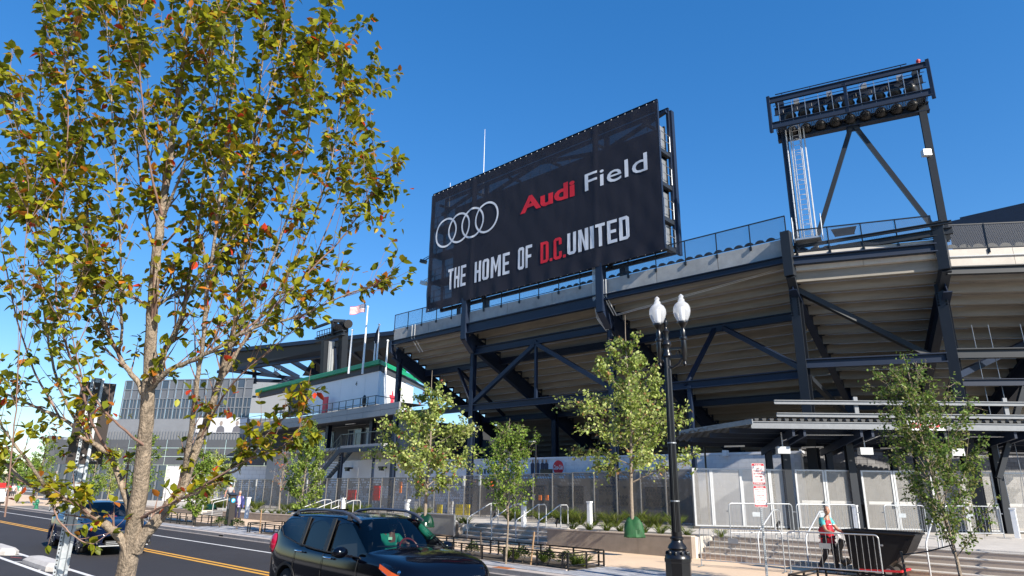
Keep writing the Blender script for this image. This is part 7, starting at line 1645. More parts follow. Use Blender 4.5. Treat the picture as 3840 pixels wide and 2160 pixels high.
# ================================================================ people
def skin_chain(name, verts, edges, radii, m, parent, root=0, sub=2):
    me = bpy.data.meshes.new(name); off = Vector((0, 0, 0)); q = parent
    while q is not None: off += q.location; q = q.parent
    me.from_pydata([tuple(Vector(v)-off) for v in verts], edges, []); o = bpy.data.objects.new(name, me); COL.objects.link(o)
    s = o.modifiers.new('s', 'SKIN'); s.use_smooth_shade = True; ss = o.modifiers.new('u', 'SUBSURF'); ss.levels = sub; ss.render_levels = sub
    for i, v in enumerate(me.skin_vertices[0].data):
        r = radii[i]; v.radius = r if hasattr(r, '__len__') else (r, r); v.use_root = (i == root)
    m2 = evald(o); bpy.data.objects.remove(o); m2.name = name; m2.materials.clear(); m2.materials.append(m)
    for p in m2.polygons: p.use_smooth = True
    o = bpy.data.objects.new(name, m2); COL.objects.link(o); o.parent = parent; return o
def head_mesh(c, yaw, pitch, s, skin_col, beard=False):
    """head with brow, eye sockets, nose, mouth, chin and ears; returns builder (mat 0 skin, 1 eye white, 2 dark, 3 lips)"""
    mb = MB(); n, m_ = 24, 18; M = Matrix.Translation(Vector(c)) @ Matrix.Rotation(yaw, 4, 'Z') @ Matrix.Rotation(pitch, 4, 'Y')
    for i in range(m_+1):
        th = math.pi*i/m_
        for k in range(n):
            a = 2*math.pi*k/n; x, y, z = math.sin(th)*math.cos(a), math.sin(th)*math.sin(a), math.cos(th)
            fx = x*.098; fy = y*.077; fz = z*.122
            if z < 0: fy *= 1-.28*z*z-.0; fx *= (1-.16*z*z) if x < 0 else 1
            if z < -.3 and x < 0: fx *= .8
            if x > .5:
                f = max(0, 1-abs(y)/.24); nz = max(0, 1-abs(z+.15)/.25); fx += .022*f*nz
                e = math.exp(-((abs(y)-.42)/.17)**2-((z-.08)/.12)**2); fx -= .013*e
                fx += .008*math.exp(-((z-.27)/.1)**2)*(abs(y) < .6)
                fx += .006*math.exp(-((z+.52)/.07)**2-(y/.3)**2); fx += .01*math.exp(-((z+.85)/.15)**2-(y/.35)**2)
            mb.v.append(tuple(M @ Vector((fx*s, fy*s, fz*s))))
    for i in range(m_):
        for k in range(n): mb.f.append([i*n+k, (i+1)*n+k, (i+1)*n+(k+1) % n, i*n+(k+1) % n]); mb.mi.append(0)
    for sd in (-1, 1):
        mb.m = 1; o = len(mb.v); mb.ball((0, 0, 0), (.012*s, .014*s, .009*s), 8, 5); 
        for i in range(o, len(mb.v)): mb.v[i] = tuple(M @ (Vector(mb.v[i])+Vector((.082*s, sd*.032*s, .012*s))))
        mb.m = 2; o = len(mb.v); mb.ball((0, 0, 0), (.005*s, .006*s, .006*s), 8, 4)
        for i in range(o, len(mb.v)): mb.v[i] = tuple(M @ (Vector(mb.v[i])+Vector((.0925*s, sd*.032*s, .012*s))))
        o = len(mb.v); mb.box((0, 0, 0), (.008*s, .034*s, .007*s))
        for i in range(o, len(mb.v)): mb.v[i] = tuple(M @ (Vector(mb.v[i])+Vector((.088*s, sd*.034*s, .034*s))))
        mb.m = 0; o = len(mb.v); mb.ball((0, 0, 0), (.014*s, .008*s, .027*s), 8, 6)
        for i in range(o, len(mb.v)): mb.v[i] = tuple(M @ (Vector(mb.v[i])+Vector((-.005*s, sd*.078*s, -.002*s))))
    mb.m = 3; o = len(mb.v); mb.box((0, 0, 0), (.008*s, .042*s, .008*s))
    for i in range(o, len(mb.v)): mb.v[i] = tuple(M @ (Vector(mb.v[i])+Vector((.088*s, 0, -.062*s))))
    mb.m = 0; return mb, M
def hand_into(mb, wrist, d, palm_n, s=1., curl=.9, side=1):
    """palm and five bent fingers added to the same body builder"""
    d = Vector(d).normalized(); pn = Vector(palm_n); pn = (pn-d*pn.dot(d)).normalized(); w = d.cross(pn)*side; W0_ = Vector(wrist)
    mb.tube([W0_-d*.03*s, W0_+d*.01*s, W0_+d*.045*s, W0_+d*.085*s], [.024*s, .03*s, .038*s, .034*s], 8)
    for k, (o_, L) in enumerate(((-.028, .062), (-.01, .075), (.009, .07), (.027, .055))):
        a = W0_+d*.08*s+w*o_*s; b = a+(d*math.cos(curl*.4)+pn*math.sin(curl*.4))*L*.45*s; c = b+(d*math.cos(curl)+pn*math.sin(curl))*L*.3*s; e = c+(d*math.cos(curl*1.5)+pn*math.sin(curl*1.5))*L*.28*s
        mb.tube([a, b, c, e], [.0105*s, .0095*s, .0085*s, .006*s], 6)
    a = W0_+d*.03*s-w*.03*s; b = a+(d*.7-w*.6+pn*.25)*.035*s; c = b+(d*.9-w*.1+pn*.5)*.03*s; mb.tube([a, b, c], [.013*s, .011*s, .008*s], 6)
def person(loc, yaw, J, label, skinc, tops, pants, shoes, hat=None, head=(0, 0), s=1., hands=((0, 1), (0, 1)), short=True, name='person', group=None, hair=None):
    """J: joint places in the person's own frame (x forward, y left, z up)"""
    t = thing(name, label, 'person', loc, group=group)
    M = Matrix.Translation(Vector(loc)) @ Matrix.Rotation(yaw, 4, 'Z') @ Matrix.Scale(s, 4)
    W_ = {k: M @ Vector(v) for k, v in J.items()}
    sk = mat('skin_%s' % hash_name(skinc), skinc, .5, var=.08, scale=12)
    order = ['pelvis', 'waist', 'chest', 'neck', 'nape', 'lsh', 'lel', 'lwr', 'rsh', 'rel', 'rwr', 'lhip', 'lkn', 'lan', 'ltoe', 'rhip', 'rkn', 'ran', 'rtoe']
    E_ = [('pelvis', 'waist'), ('waist', 'chest'), ('chest', 'neck'), ('neck', 'nape'), ('chest', 'lsh'), ('lsh', 'lel'), ('lel', 'lwr'), ('chest', 'rsh'), ('rsh', 'rel'), ('rel', 'rwr'), ('pelvis', 'lhip'), ('lhip', 'lkn'), ('lkn', 'lan'), ('lan', 'ltoe'), ('pelvis', 'rhip'), ('rhip', 'rkn'), ('rkn', 'ran'), ('ran', 'rtoe')]
    rad = dict(pelvis=(.14, .1), waist=(.125, .09), chest=(.145, .1), neck=(.06, .06), nape=(.052, .052), lsh=.06, lel=.042, lwr=.028, lhip=.088, lkn=.06, lan=.04, ltoe=.035)
    rr5 = lambda k: rad.get(k, rad.get('l'+k[1:], .05))
    ids = {k: i for i, k in enumerate(order)}
    def R5(k, f=0): r = rr5(k); return tuple(x*s+f*s for x in r) if hasattr(r, '__len__') else r*s+f*s
    body = skin_chain('body', [W_[k] for k in order], [(ids[a], ids[b]) for a, b in E_], [R5(k) for k in order], sk, t)
    hb_, HM = head_mesh(W_['head'], yaw+head[0], head[1], s, skinc)
    for sd, (dirn, pn) in zip(('l', 'r'), hands):
        d = (W_[sd+'wr']-W_[sd+'el']); hand_into(hb_, W_[sd+'wr'], M.to_3x3() @ Vector(dirn) if dirn else d, M.to_3x3() @ Vector(pn) if pn != 1 else Vector((0, 0, -1)), s, side=1 if sd == 'l' else -1)
    eye = mat('eye_white', (.7, .68, .65), .3); dkm_ = mat('eye_dark', (.02, .015, .01), .3); lip = mat('lip_%s' % hash_name(skinc), tuple(c*.7 for c in skinc), .5)
    # join head and hands into the one body mesh
    hbm = obj('tmp', hb_, [sk, eye, dkm_, lip], None, smooth=60); bmx = bmesh.new(); off = Vector(loc)
    m3 = hbm.data.copy(); m3.transform(Matrix.Translation(-off)); bmx.from_mesh(body.data); bmx.from_mesh(m3); body.data.materials.clear()
    for q in (sk, eye, dkm_, lip): body.data.materials.append(q)
    bmx.to_mesh(body.data); bmx.free(); bpy.data.objects.remove(hbm)
    return t, W_, M, HM
def hash_name(c): return '%03d%03d%03d' % tuple(int(x*999) for x in c)
def garment(name, W_, ks, es, rad, m, t, s=1., root=0, sub=2): ids = {k: i for i, k in enumerate(ks)}; return skin_chain(name, [W_[k] if isinstance(k, str) else k for k in ks], [(ids[a], ids[b]) for a, b in es], rad, m, t, root, sub)
def clothes(t, W_, s, top, pants_m, shoe_m, sleeve=.55, vest=None, coat=None):
    W_ = dict(W_)
    for sd in 'lr': W_[sd+'slv'] = W_[sd+'sh'].lerp(W_[sd+'el'], min(1, sleeve)) if sleeve <= 1 else W_[sd+'el'].lerp(W_[sd+'wr'], sleeve-1)
    W_['hem'] = W_['pelvis']+(W_['pelvis']-W_['waist'])*.25
    ks = ['hem', 'pelvis', 'waist', 'chest', 'collar', 'lsh', 'lel', 'lslv', 'rsh', 'rel', 'rslv'] if sleeve > 1 else ['hem', 'pelvis', 'waist', 'chest', 'collar', 'lsh', 'lslv', 'rsh', 'rslv']
    W_['collar'] = W_['chest'].lerp(W_['neck'], .75)
    es = [('hem', 'pelvis'), ('pelvis', 'waist'), ('waist', 'chest'), ('chest', 'collar'), ('chest', 'lsh'), ('chest', 'rsh')]+([('lsh', 'lel'), ('lel', 'lslv'), ('rsh', 'rel'), ('rel', 'rslv')] if sleeve > 1 else [('lsh', 'lslv'), ('rsh', 'rslv')])
    rd = dict(hem=(.165, .12), pelvis=(.16, .12), waist=(.15, .115), chest=(.165, .125), collar=(.08, .08), lsh=.078, lel=.062, lslv=.062 if sleeve <= 1 else .045)
    garment('shirt', W_, ks, es, [tuple(x*s for x in rd.get(k, rd.get('l'+k[1:]))) if hasattr(rd.get(k, rd.get('l'+k[1:])), '__len__') else rd.get(k, rd.get('l'+k[1:]))*s for k in ks], top, t, s, 1)
    for sd in 'lr': W_[sd+'cuff'] = W_[sd+'kn'].lerp(W_[sd+'an'], .93)
    ks = ['pelvis', 'lhip', 'lkn', 'lcuff', 'rhip', 'rkn', 'rcuff']; es = [('pelvis', 'lhip'), ('lhip', 'lkn'), ('lkn', 'lcuff'), ('pelvis', 'rhip'), ('rhip', 'rkn'), ('rkn', 'rcuff')]
    garment('trousers', W_, ks, es, [(.15*s, .115*s)]+[.102*s, .078*s, .06*s]*2, pants_m, t, s)
    for sd in 'lr':
        a, b = W_[sd+'an'], W_[sd+'toe']; mb = MB(); h = a-(b-a).normalized()*.06*s; d = (b-h).normalized(); mb.tube([Vector((h.x, h.y, min(a.z, b.z)-.005)), Vector(h.lerp(b, .35))+Vector((0, 0, -.01)), b, b+d*.05*s], [.045*s, .05*s, .045*s, .022*s], 8); obj('shoe', mb, shoe_m, t, smooth=60)
    return W_
stand = dict(pelvis=(0, 0, .95), waist=(0, 0, 1.1), chest=(.01, 0, 1.33), neck=(0, 0, 1.48), nape=(.015, 0, 1.55), head=(.03, 0, 1.65), lsh=(0, .18, 1.4), lel=(-.02, .25, 1.12), lwr=(.05, .24, .88), rsh=(0, -.18, 1.4), rel=(-.02, -.25, 1.12), rwr=(.05, -.24, .88),
             lhip=(0, .09, .9), lkn=(.03, .1, .5), lan=(0, .1, .08), ltoe=(.16, .11, .035), rhip=(0, -.09, .9), rkn=(.03, -.1, .5), ran=(0, -.1, .08), rtoe=(.16, -.11, .035))
# --- vendor pushing the cart; sees towards the camera, arms reach right to the cart handle
vp = on_z(3115/K, 2120/K, .15); VY = 21.0; vp = on_y(3112/K, 2100/K, VY); vx = vp.x
yawv = math.radians(-32)
J = dict(stand); hz = 1.02
J.update(lel=(.2, .22, 1.13), lwr=(.46, .16, 1.06), rel=(.17, -.25, 1.12), rwr=(.40, -.2, 1.05), chest=(.05, 0, 1.33), neck=(.05, 0, 1.48), nape=(.06, 0, 1.54), head=(.08, 0, 1.64), lan=(.12, .1, .08), ltoe=(.28, .11, .035), lkn=(.12, .1, .5), rkn=(-.02, -.1, .5), ran=(-.28, -.1, .12), rtoe=(-.14, -.11, .035))
skin1 = (.36, .19, .12)
t, Wj, M, HM = person((vx, VY, .15), yawv+.25, J, 'bald man in red vest and teal shirt pushing the black cart behind the barricade', skin1, None, None, None, head=(math.radians(-45), .05), hands=((None, 1), (None, 1)), s=1.02)
teal = mat('teal_cotton', (.08, .42, .42), .8, var=.1, scale=8); redv = mat('red_vest_fabric', (.5, .012, .03), .65, var=.1, scale=8); navyp = mat('dark_navy_trousers', (.01, .01, .016), .8); shoe = mat('white_trainers', (.5, .48, .5), .6)
Wc = clothes(t, Wj, 1.02, teal, navyp, shoe, .62)
# vest over the shirt
Wc['vh'] = Wc['hem']; Wc['lvs'] = Wc['chest'].lerp(Wc['lsh'], .62); Wc['rvs'] = Wc['chest'].lerp(Wc['rsh'], .62)
garment('vest', Wc, ['vh', 'pelvis', 'waist', 'chest', 'collar', 'lvs', 'rvs'], [('vh', 'pelvis'), ('pelvis', 'waist'), ('waist', 'chest'), ('chest', 'collar'), ('chest', 'lvs'), ('chest', 'rvs')], [(.205, .165), (.19, .155), (.178, .148), (.192, .158), (.1, .1), .125, .125], redv, t, 1, 1)
fwv = (M.to_3x3() @ Vector((1, 0, 0))).normalized(); sdv = (M.to_3x3() @ Vector((0, 1, 0))).normalized()
for s_ in (-1, 1): mb = MB(); c = Wj['chest']+fwv*.150+sdv*s_*.08+Vector((0, 0, -.05)); mb.beam(c-sdv*.05, c+sdv*.05, .006, .02); obj('vest_print', mb, mat('vest_white_print', (.75, .75, .75), .6), t)
for sd in 'lr': # white gloves
    mb = MB(); d = (Wj[sd+'wr']-Wj[sd+'el']).normalized(); hand_into(mb, Wj[sd+'wr'], d, Vector((0, 0, -1)), 1.16, side=1 if sd == 'l' else -1); obj('glove', mb, mat('white_cotton_glove', (.68, .62, .6), .8), t, smooth=60)
# --- two men walking towards the camera by the pay station
bluej = mat('blue_jacket_cloth', (.03, .04, .16), .7, var=.1, scale=6); lil = mat('lilac_shirt', (.45, .38, .6), .8); gryt = mat('grey_tshirt', (.3, .3, .31), .8)
wk = dict(stand); wk.update(lkn=(.16, .1, .52), lan=(.25, .1, .1), ltoe=(.4, .11, .06), rkn=(-.02, -.1, .5), ran=(-.22, -.1, .13), rtoe=(-.08, -.1, .04), lel=(-.1, .27, 1.13), lwr=(.02, .3, .9), rel=(-.05, -.28, 1.13), rwr=(.1, -.3, .9))
q = on_z(894*1.0/K, 1955/K, .15); WY = 20.0; q = on_y(894/K, 1900/K, WY)
t, Wj, M, _ = person((q.x, WY, .15), math.radians(-27), wk, 'walking man in open blue jacket, lilac shirt and dark trousers right of the pay station', (.5, .24, .16), None, None, None, hands=((None, 1), (None, 1)), s=.99, head=(0, .12))
Wc = clothes(t, Wj, .99, lil, mat('navy_trousers', (.015, .018, .05), .8), mat('dark_shoes', (.015, .012, .012), .4), .5)
f1 = (M.to_3x3() @ Vector((1, 0, 0))).normalized(); s1 = (M.to_3x3() @ Vector((0, 1, 0))).normalized()
for sd, sg_ in (('l', 1), ('r', -1)):
    mb = MB(); C_ = Wj['chest']; P_ = Wj['pelvis']
    col_ = []
    for z, a_in, a_out, dd in ((.14, .05, .19, .1), (.0, .09, .2, .135), (-.2, .13, .22, .14), (-.42, .19, .30, .15), (-.55, .24, .34, .13)):
        c = Vector((C_.x, C_.y, C_.z+z)); ring = [c+s1*sg_*a_in+f1*dd, c+s1*sg_*a_out+f1*.06, c+s1*sg_*a_out-f1*.1, c-f1*(dd+.02), c-f1*(dd-.01), c+s1*sg_*(a_out-.02)-f1*.08, c+s1*sg_*(a_out-.02)+f1*.05, c+s1*sg_*a_in+f1*(dd-.015)]
        col_.append(ring)
    o = 0
    for r_ in col_: mb.v += [tuple(p) for p in r_]
    for i in range(len(col_)-1):
        for k in range(8): mb.f.append([i*8+k, i*8+(k+1) % 8, (i+1)*8+(k+1) % 8, (i+1)*8+k]); mb.mi.append(0)
    mb.f += [list(range(8)), [32+k for k in range(8)]]; mb.mi += [0, 0]; obj('jacket_half', mb, bluej, t, smooth=50)
ks = ['lsh', 'lel', 'lwr']; 
for sd in 'lr': garment('sleeve', Wj, [sd+'sh', sd+'el', sd+'wr'], [(sd+'sh', sd+'el'), (sd+'el', sd+'wr')], [.085, .068, .058], bluej, t)
mb = MB(); c = Wj['head']; mb.ball(c+Vector((0, 0, .03)), (.1, .085, .105), 12, 8); obj('hair', mb, mat('thin_grey_hair', (.35, .28, .24), .8), t, smooth=True)
q2 = on_y(903/K, 1880/K, 23.8)
t, Wj, M, _ = person((q2.x, 22.9, .62), math.radians(-27), wk, 'second man in grey shirt and pale cap right behind the man in blue jacket', (.45, .22, .15), None, None, None, hands=((None, 1), (None, 1)), s=1.0)
clothes(t, Wj, 1.0, gryt, mat('beige_trousers', (.3, .25, .2), .8), shoe, .55)
c = Wj['head']; mb = MB(); mb.lathe([(.1, 0), (.1, .05), (.085, .1), (.03, .13)], c+Vector((-.01, 0, .04)), 14); d = (M.to_3x3() @ Vector((1, 0, 0))); mb.box(c+d*.12+Vector((0, 0, .05)), (.12, .14, .012), math.radians(-27)); obj('cap', mb, mat('pale_blue_cap', (.4, .5, .65), .7), t, smooth=50)
# --- small group at the far left
for i, (u, y, yw, top, pn, lab) in enumerate(((17, 22, -.5, (.55, .03, .03), (.02, .02, .03), 'standing person in red dress at the far left'), (30, 22.5, -.2, (.7, .7, .72), (.03, .03, .04), 'person in white shirt and dark shorts at the far left'), (42, 24, .3, (.05, .25, .15), (.4, .35, .3), 'person in green top at the far left, behind the others'))):
    q = on_y(u, 1250, y); t, Wj, M, _ = person((q.x, y, .16), yw, stand, lab, (.4, .22, .15), None, None, None, hands=((None, 1), (None, 1)))
    clothes(t, Wj, 1, mat('far_top_%d' % i, top, .8), mat('far_trousers_%d' % i, pn, .8), shoe, .6)
    mb = MB(); mb.ball(Wj['head']+Vector((0, 0, .03)), (.1, .09, .11), 10, 7); obj('hair', mb, mat('dark_hair', (.02, .015, .01), .8), t)
# ================================================================ vehicles
paintb = mat('black_blue_car_paint', (.0015, .002, .005), .08, 0, spec=.42, coat=0); paintn = mat('dark_blue_car_paint', (.003, .006, .022), .1, 0, spec=.45, coat=0); trim = mat('black_plastic_trim', (.015, .015, .016), .5)
chrome = mat('chrome', (.75, .76, .78), .08, 1.); tyre = mat('tyre_rubber', (.018, .018, .018), .85); rimm = mat('alloy_rim', (.4, .41, .43), .25, .9); silvb = mat('roof_rail_graphite', (.1, .1, .12), .3, .5)
glass_t = gloss('tinted_car_glass', (.02, .025, .03), .93); glass_c = gloss('clear_car_glass', (.35, .45, .42), .5)
red_l = mat('red_tail_lens', (.35, .01, .04), .1, coat=1.); amber = mat('amber_lens', (.45, .07, .01), .2); inner = mat('car_interior_dark', (.012, .012, .014), .7); lensm = gloss('headlamp_lens', (.8, .85, .9), .25)
def car(root, spec, paint, Mx):
    """lofted body: stations along x, rows from sill to roof centre; glass faces are split off as window parts"""
    st_ = spec['stations']; rows = len(st_[0][1]); vs = []; fs = []; mi = []
    for x, sec in st_:
        for y, z in sec: vs.append((x, y, z))
    ns = len(st_)
    for i in range(ns-1):
        for j in range(rows-1): fs.append((i*rows+j, (i+1)*rows+j, (i+1)*rows+j+1, i*rows+j+1)); mi.append(spec['glass'].get((i, j), 0))
    # end caps
    for e, rev in ((0, False), (ns-1, True)):
        for j in range(rows-1): pass
    me = bpy.data.meshes.new('b'); me.from_pydata(vs, [], fs); me.polygons.foreach_set('material_index', mi); me.update()
    o = bpy.data.objects.new('b', me); COL.objects.link(o)
    mats_ = [paint, glass_c, glass_t, glass_t]
    for q in mats_: me.materials.append(q)
    bm = bmesh.new(); bm.from_mesh(me); cl = bm.edges.layers.float.new('crease_edge')
    for e in bm.edges:
        ms = [f.material_index for f in e.link_faces]
        if len(ms) == 2 and ms[0] != ms[1]: e[cl] = .75
        a, b = sorted(v.index for v in e.verts); i, j = divmod(a, rows)
        if b-a == rows and j in spec['crease'] and (j != 4 or True): e[cl] = max(e[cl], spec['crease'][j])
        if b-a == 1 and i in spec.get('xcrease', {}): e[cl] = max(e[cl], spec['xcrease'][i])
    bm.to_mesh(me); bm.free()
    mm = o.modifiers.new('m', 'MIRROR'); mm.use_axis = (False, True, False); mm.merge_threshold = .002; ss = o.modifiers.new('s', 'SUBSURF'); ss.levels = 3; ss.render_levels = 3
    m2 = evald(o); bpy.data.objects.remove(o)
    bm = bmesh.new(); bm.from_mesh(m2)
    R = spec['arch']
    bmesh.ops.recalc_face_normals(bm, faces=bm.faces); bm.normal_update()
    if sum((f.calc_center_median()-Vector((0, 0, .8))).dot(f.normal)*f.calc_area() for f in bm.faces) < 0: bmesh.ops.reverse_faces(bm, faces=bm.faces)
    dele = []
    for f in bm.faces:
        c = f.calc_center_median()
        for wx in spec['wheels']:
            if (c.x-wx)**2+(c.z-spec['wr'])**2 < R*R and abs(c.y) > .5: dele.append(f)
    bmesh.ops.delete(bm, geom=list(set(dele)), context='FACES')
    for v in bm.verts:
        if v.is_boundary and abs(v.co.y) > .5:
            for wx in spec['wheels']:
                dx, dz = v.co.x-wx, v.co.z-spec['wr']; d = math.hypot(dx, dz)
                if d < R*1.16 and d > 0 and v.co.z > .25: v.co.x = wx+dx*R/d; v.co.z = spec['wr']+dz*R/d
    groups = {}
    for f in bm.faces: groups.setdefault(f.material_index, []).append(f)
    full = bpy.data.meshes.new('f'); bm.to_mesh(full); bm.free(); bpy.data.meshes.remove(m2)
    V = [v.co.copy() for v in full.vertices]
    def sub(name, pick, m, inset=0.):
        mb = MB(); idx = {}
        for p in full.polygons:
            if pick(p):
                f = []
                for vi in p.vertices:
                    if vi not in idx: idx[vi] = len(mb.v); mb.v.append(tuple(Mx @ (V[vi]-full.vertices[vi].normal*inset)))
                    f.append(idx[vi])
                mb.f.append(f); mb.mi.append(0)
        if mb.f: o = obj(name, mb, m, root, smooth=42); return o
    sub('body', lambda p: p.material_index == 0, paint)
    sub('windscreen', lambda p: p.material_index == 1, glass_c, .004)
    cen = lambda p: p.center
    for sgn in (-1, 1):
        for a, b, nm in spec['sidewin']:
            sub(nm, lambda p: p.material_index == 2 and cen(p).y*sgn > 0 and a <= cen(p).x < b, glass_t if nm != 'front_door_window' else gloss('lightly_tinted_glass', (.12, .15, .15), .8), .006)
    sub('rear_window', lambda p: p.material_index == 3, glass_t, .004)
    # underbody, wheels, arches
    def T(p): return Mx @ Vector(p)
    L0, L1 = st_[0][0]+.15, st_[-1][0]-.15
    mb = MB(); w = spec['w']-.12
    P = [(L0, -w, .24), (L1, -w, .24), (L1, w, .24), (L0, w, .24), (L0, -w, .34), (L1, -w, .34), (L1, w, .34), (L0, w, .34)]
    mb.add([T(p) for p in P], [(0, 1, 2, 3), (7, 6, 5, 4), (0, 4, 5, 1), (1, 5, 6, 2), (2, 6, 7, 3), (3, 7, 4, 0)]); obj('underbody', mb, trim, root)
    for wx in spec['wheels']:
        for sgn in (-1, 1):
            y = sgn*(spec['w']-.13); r = spec['wr']; wh = MB()
            wh.tube([T((wx, y-.11, r)), T((wx, y-.09, r)), T((wx, y+.09, r)), T((wx, y+.11, r))], [r*.93, r, r, r*.93], 32); w_ = obj('wheel', wh, tyre, root, smooth=40)
            rm = MB(); yo = y+sgn*.105; rm.tube([T((wx, yo, r)), T((wx, yo+sgn*.012, r))], [r*.68, r*.66], 28)
            rm.m = 1
            rm.tube([T((wx, yo+sgn*.0125, r)), T((wx, yo+sgn*.014, r))], [r*.58, r*.58], 24); rm.m = 0
            for k in range(6):
                a = k*math.pi/3+.3; rm.beam(T((wx, yo+sgn*.02, r)), T((wx+r*.62*math.cos(a), yo+sgn*.018, r+r*.62*math.sin(a))), .02, .055, up=Mx.to_3x3() @ Vector((0, 1, 0)))
            rm.tube([T((wx, yo, r)), T((wx, yo+sgn*.035, r))], [r*.16, r*.13], 12)
            o = obj('rim', rm, [rimm, trim], w_); 
            ar = MB(); n = 22
            for k in range(n+1):
                a = math.radians(-14+208*k/n)
                for rr_6, yy in ((R+.02, spec['w']-.012), (R+.018, spec['w']+.012), (R-.03, spec['w']+.006), (R-.05, spec['w']-.2)): ar.v.append(tuple(T((wx+rr_6*math.cos(a), sgn*yy, spec['wr']+rr_6*math.sin(a)))))
            for k in range(n):
                for q in range(3): ar.f.append([k*4+q, k*4+q+1, k*4+q+5, k*4+q+4]); ar.mi.append(0)
            obj('arch_lip', ar, paint if spec.get('paintarch') else trim, root, smooth=40)
    # dark liner
    return T
def section(w, z0, zs, zb, wt=None, zt_=None, roofc=None, hood=False, win=None):
    pass
def make_spec_suv():
    # each row: 0 sill under,1 sill,2 lower door,3 mid,4 shoulder,5 belt,6 window top,7 roof edge,8 roof mid,9 centre
    S_ = []
    def st(x, w, zl, zsh, zbelt, yt, ztp, yr, zr, zc, z1=None): S_.append((x, [(w*.86, zl), (w*.985, zl+.07), (w, (zl+zsh)*.45), (w*.995, zl+(zsh-zl)*.72), (w*.965, zsh), (w*.915, zbelt), (yt, ztp), (yr, zr), (yr*.5, zc-.004), (0, zc)]))
    st(-2.32, .60, .40, .80, .86, .52, .92, .42, .93, .94)
    st(-2.27, .78, .34, .92, 1.0, .64, 1.08, .55, 1.12, 1.14)
    st(-2.14, .855, .30, .98, 1.20, .66, 1.36, .58, 1.44, 1.46)
    st(-1.98, .88, .28, 1.02, 1.29, .665, 1.47, .60, 1.565, 1.59)
    st(-1.72, .895, .27, 1.02, 1.17, .675, 1.495, .615, 1.565, 1.59)
    st(-1.05, .90, .26, 1.0, 1.07, .69, 1.52, .63, 1.59, 1.612)
    st(-.98, .90, .26, 1.0, 1.05, .69, 1.522, .63, 1.592, 1.614)
    st(-.16, .90, .26, .99, 1.02, .69, 1.525, .63, 1.597, 1.62)
    st(-.08, .90, .26, .985, 1.015, .69, 1.525, .63, 1.597, 1.62)
    st(.42, .90, .26, .985, 1.02, .68, 1.48, .615, 1.54, 1.57)
    st(1.12, .895, .27, .985, 1.03, .80, 1.085, .68, 1.11, 1.14)
    st(1.55, .89, .29, .97, 1.02, .76, 1.07, .60, 1.095, 1.11)
    st(1.95, .87, .30, .91, .97, .73, 1.02, .55, 1.045, 1.06)
    st(2.2, .80, .30, .80, .88, .66, .94, .5, .96, .97)
    st(2.32, .64, .34, .68, .76, .53, .81, .4, .825, .83)
    st(2.345, .54, .38, .6, .64, .44, .67, .3, .68, .685)
    glass = {}
    for i in (3, 4): pass
    glass[(4, 5)] = 2; glass[(3, 5)] = 2; glass[(6, 5)] = 2; glass[(8, 5)] = 2; glass[(9, 5)] = 2
    glass[(9, 6)] = 0
    for j in (7, 8): glass[(9, j)] = 1
    glass[(9, 6)] = 1
    for j in (6, 7, 8): glass[(1, j)] = 3
    return dict(stations=S_, glass=glass, crease={5: .35, 4: .25, 1: .4}, xcrease={}, wheels=(-1.38, 1.31), wr=.345, arch=.405, w=.9, sidewin=[(-2.2, -1.0, 'quarter_window'), (-1.0, -.12, 'rear_door_window'), (-.12, 1.3, 'front_door_window')])
# SUV: placed from its door handles, turning slightly towards the camera
SC = 1.12
hA, hB = on_z((1000+340/2.862)/K, (1880+515/2.862)/K, .985*SC), on_z((1000+670/2.862)/K, (1880+600/2.862)/K, .955*SC)
ysuv = R_(-4); hd = Vector((math.cos(ysuv), math.sin(ysuv)))
hd.normalize(); side_ = Vector((hd.y, -hd.x)) # right-hand (camera) side
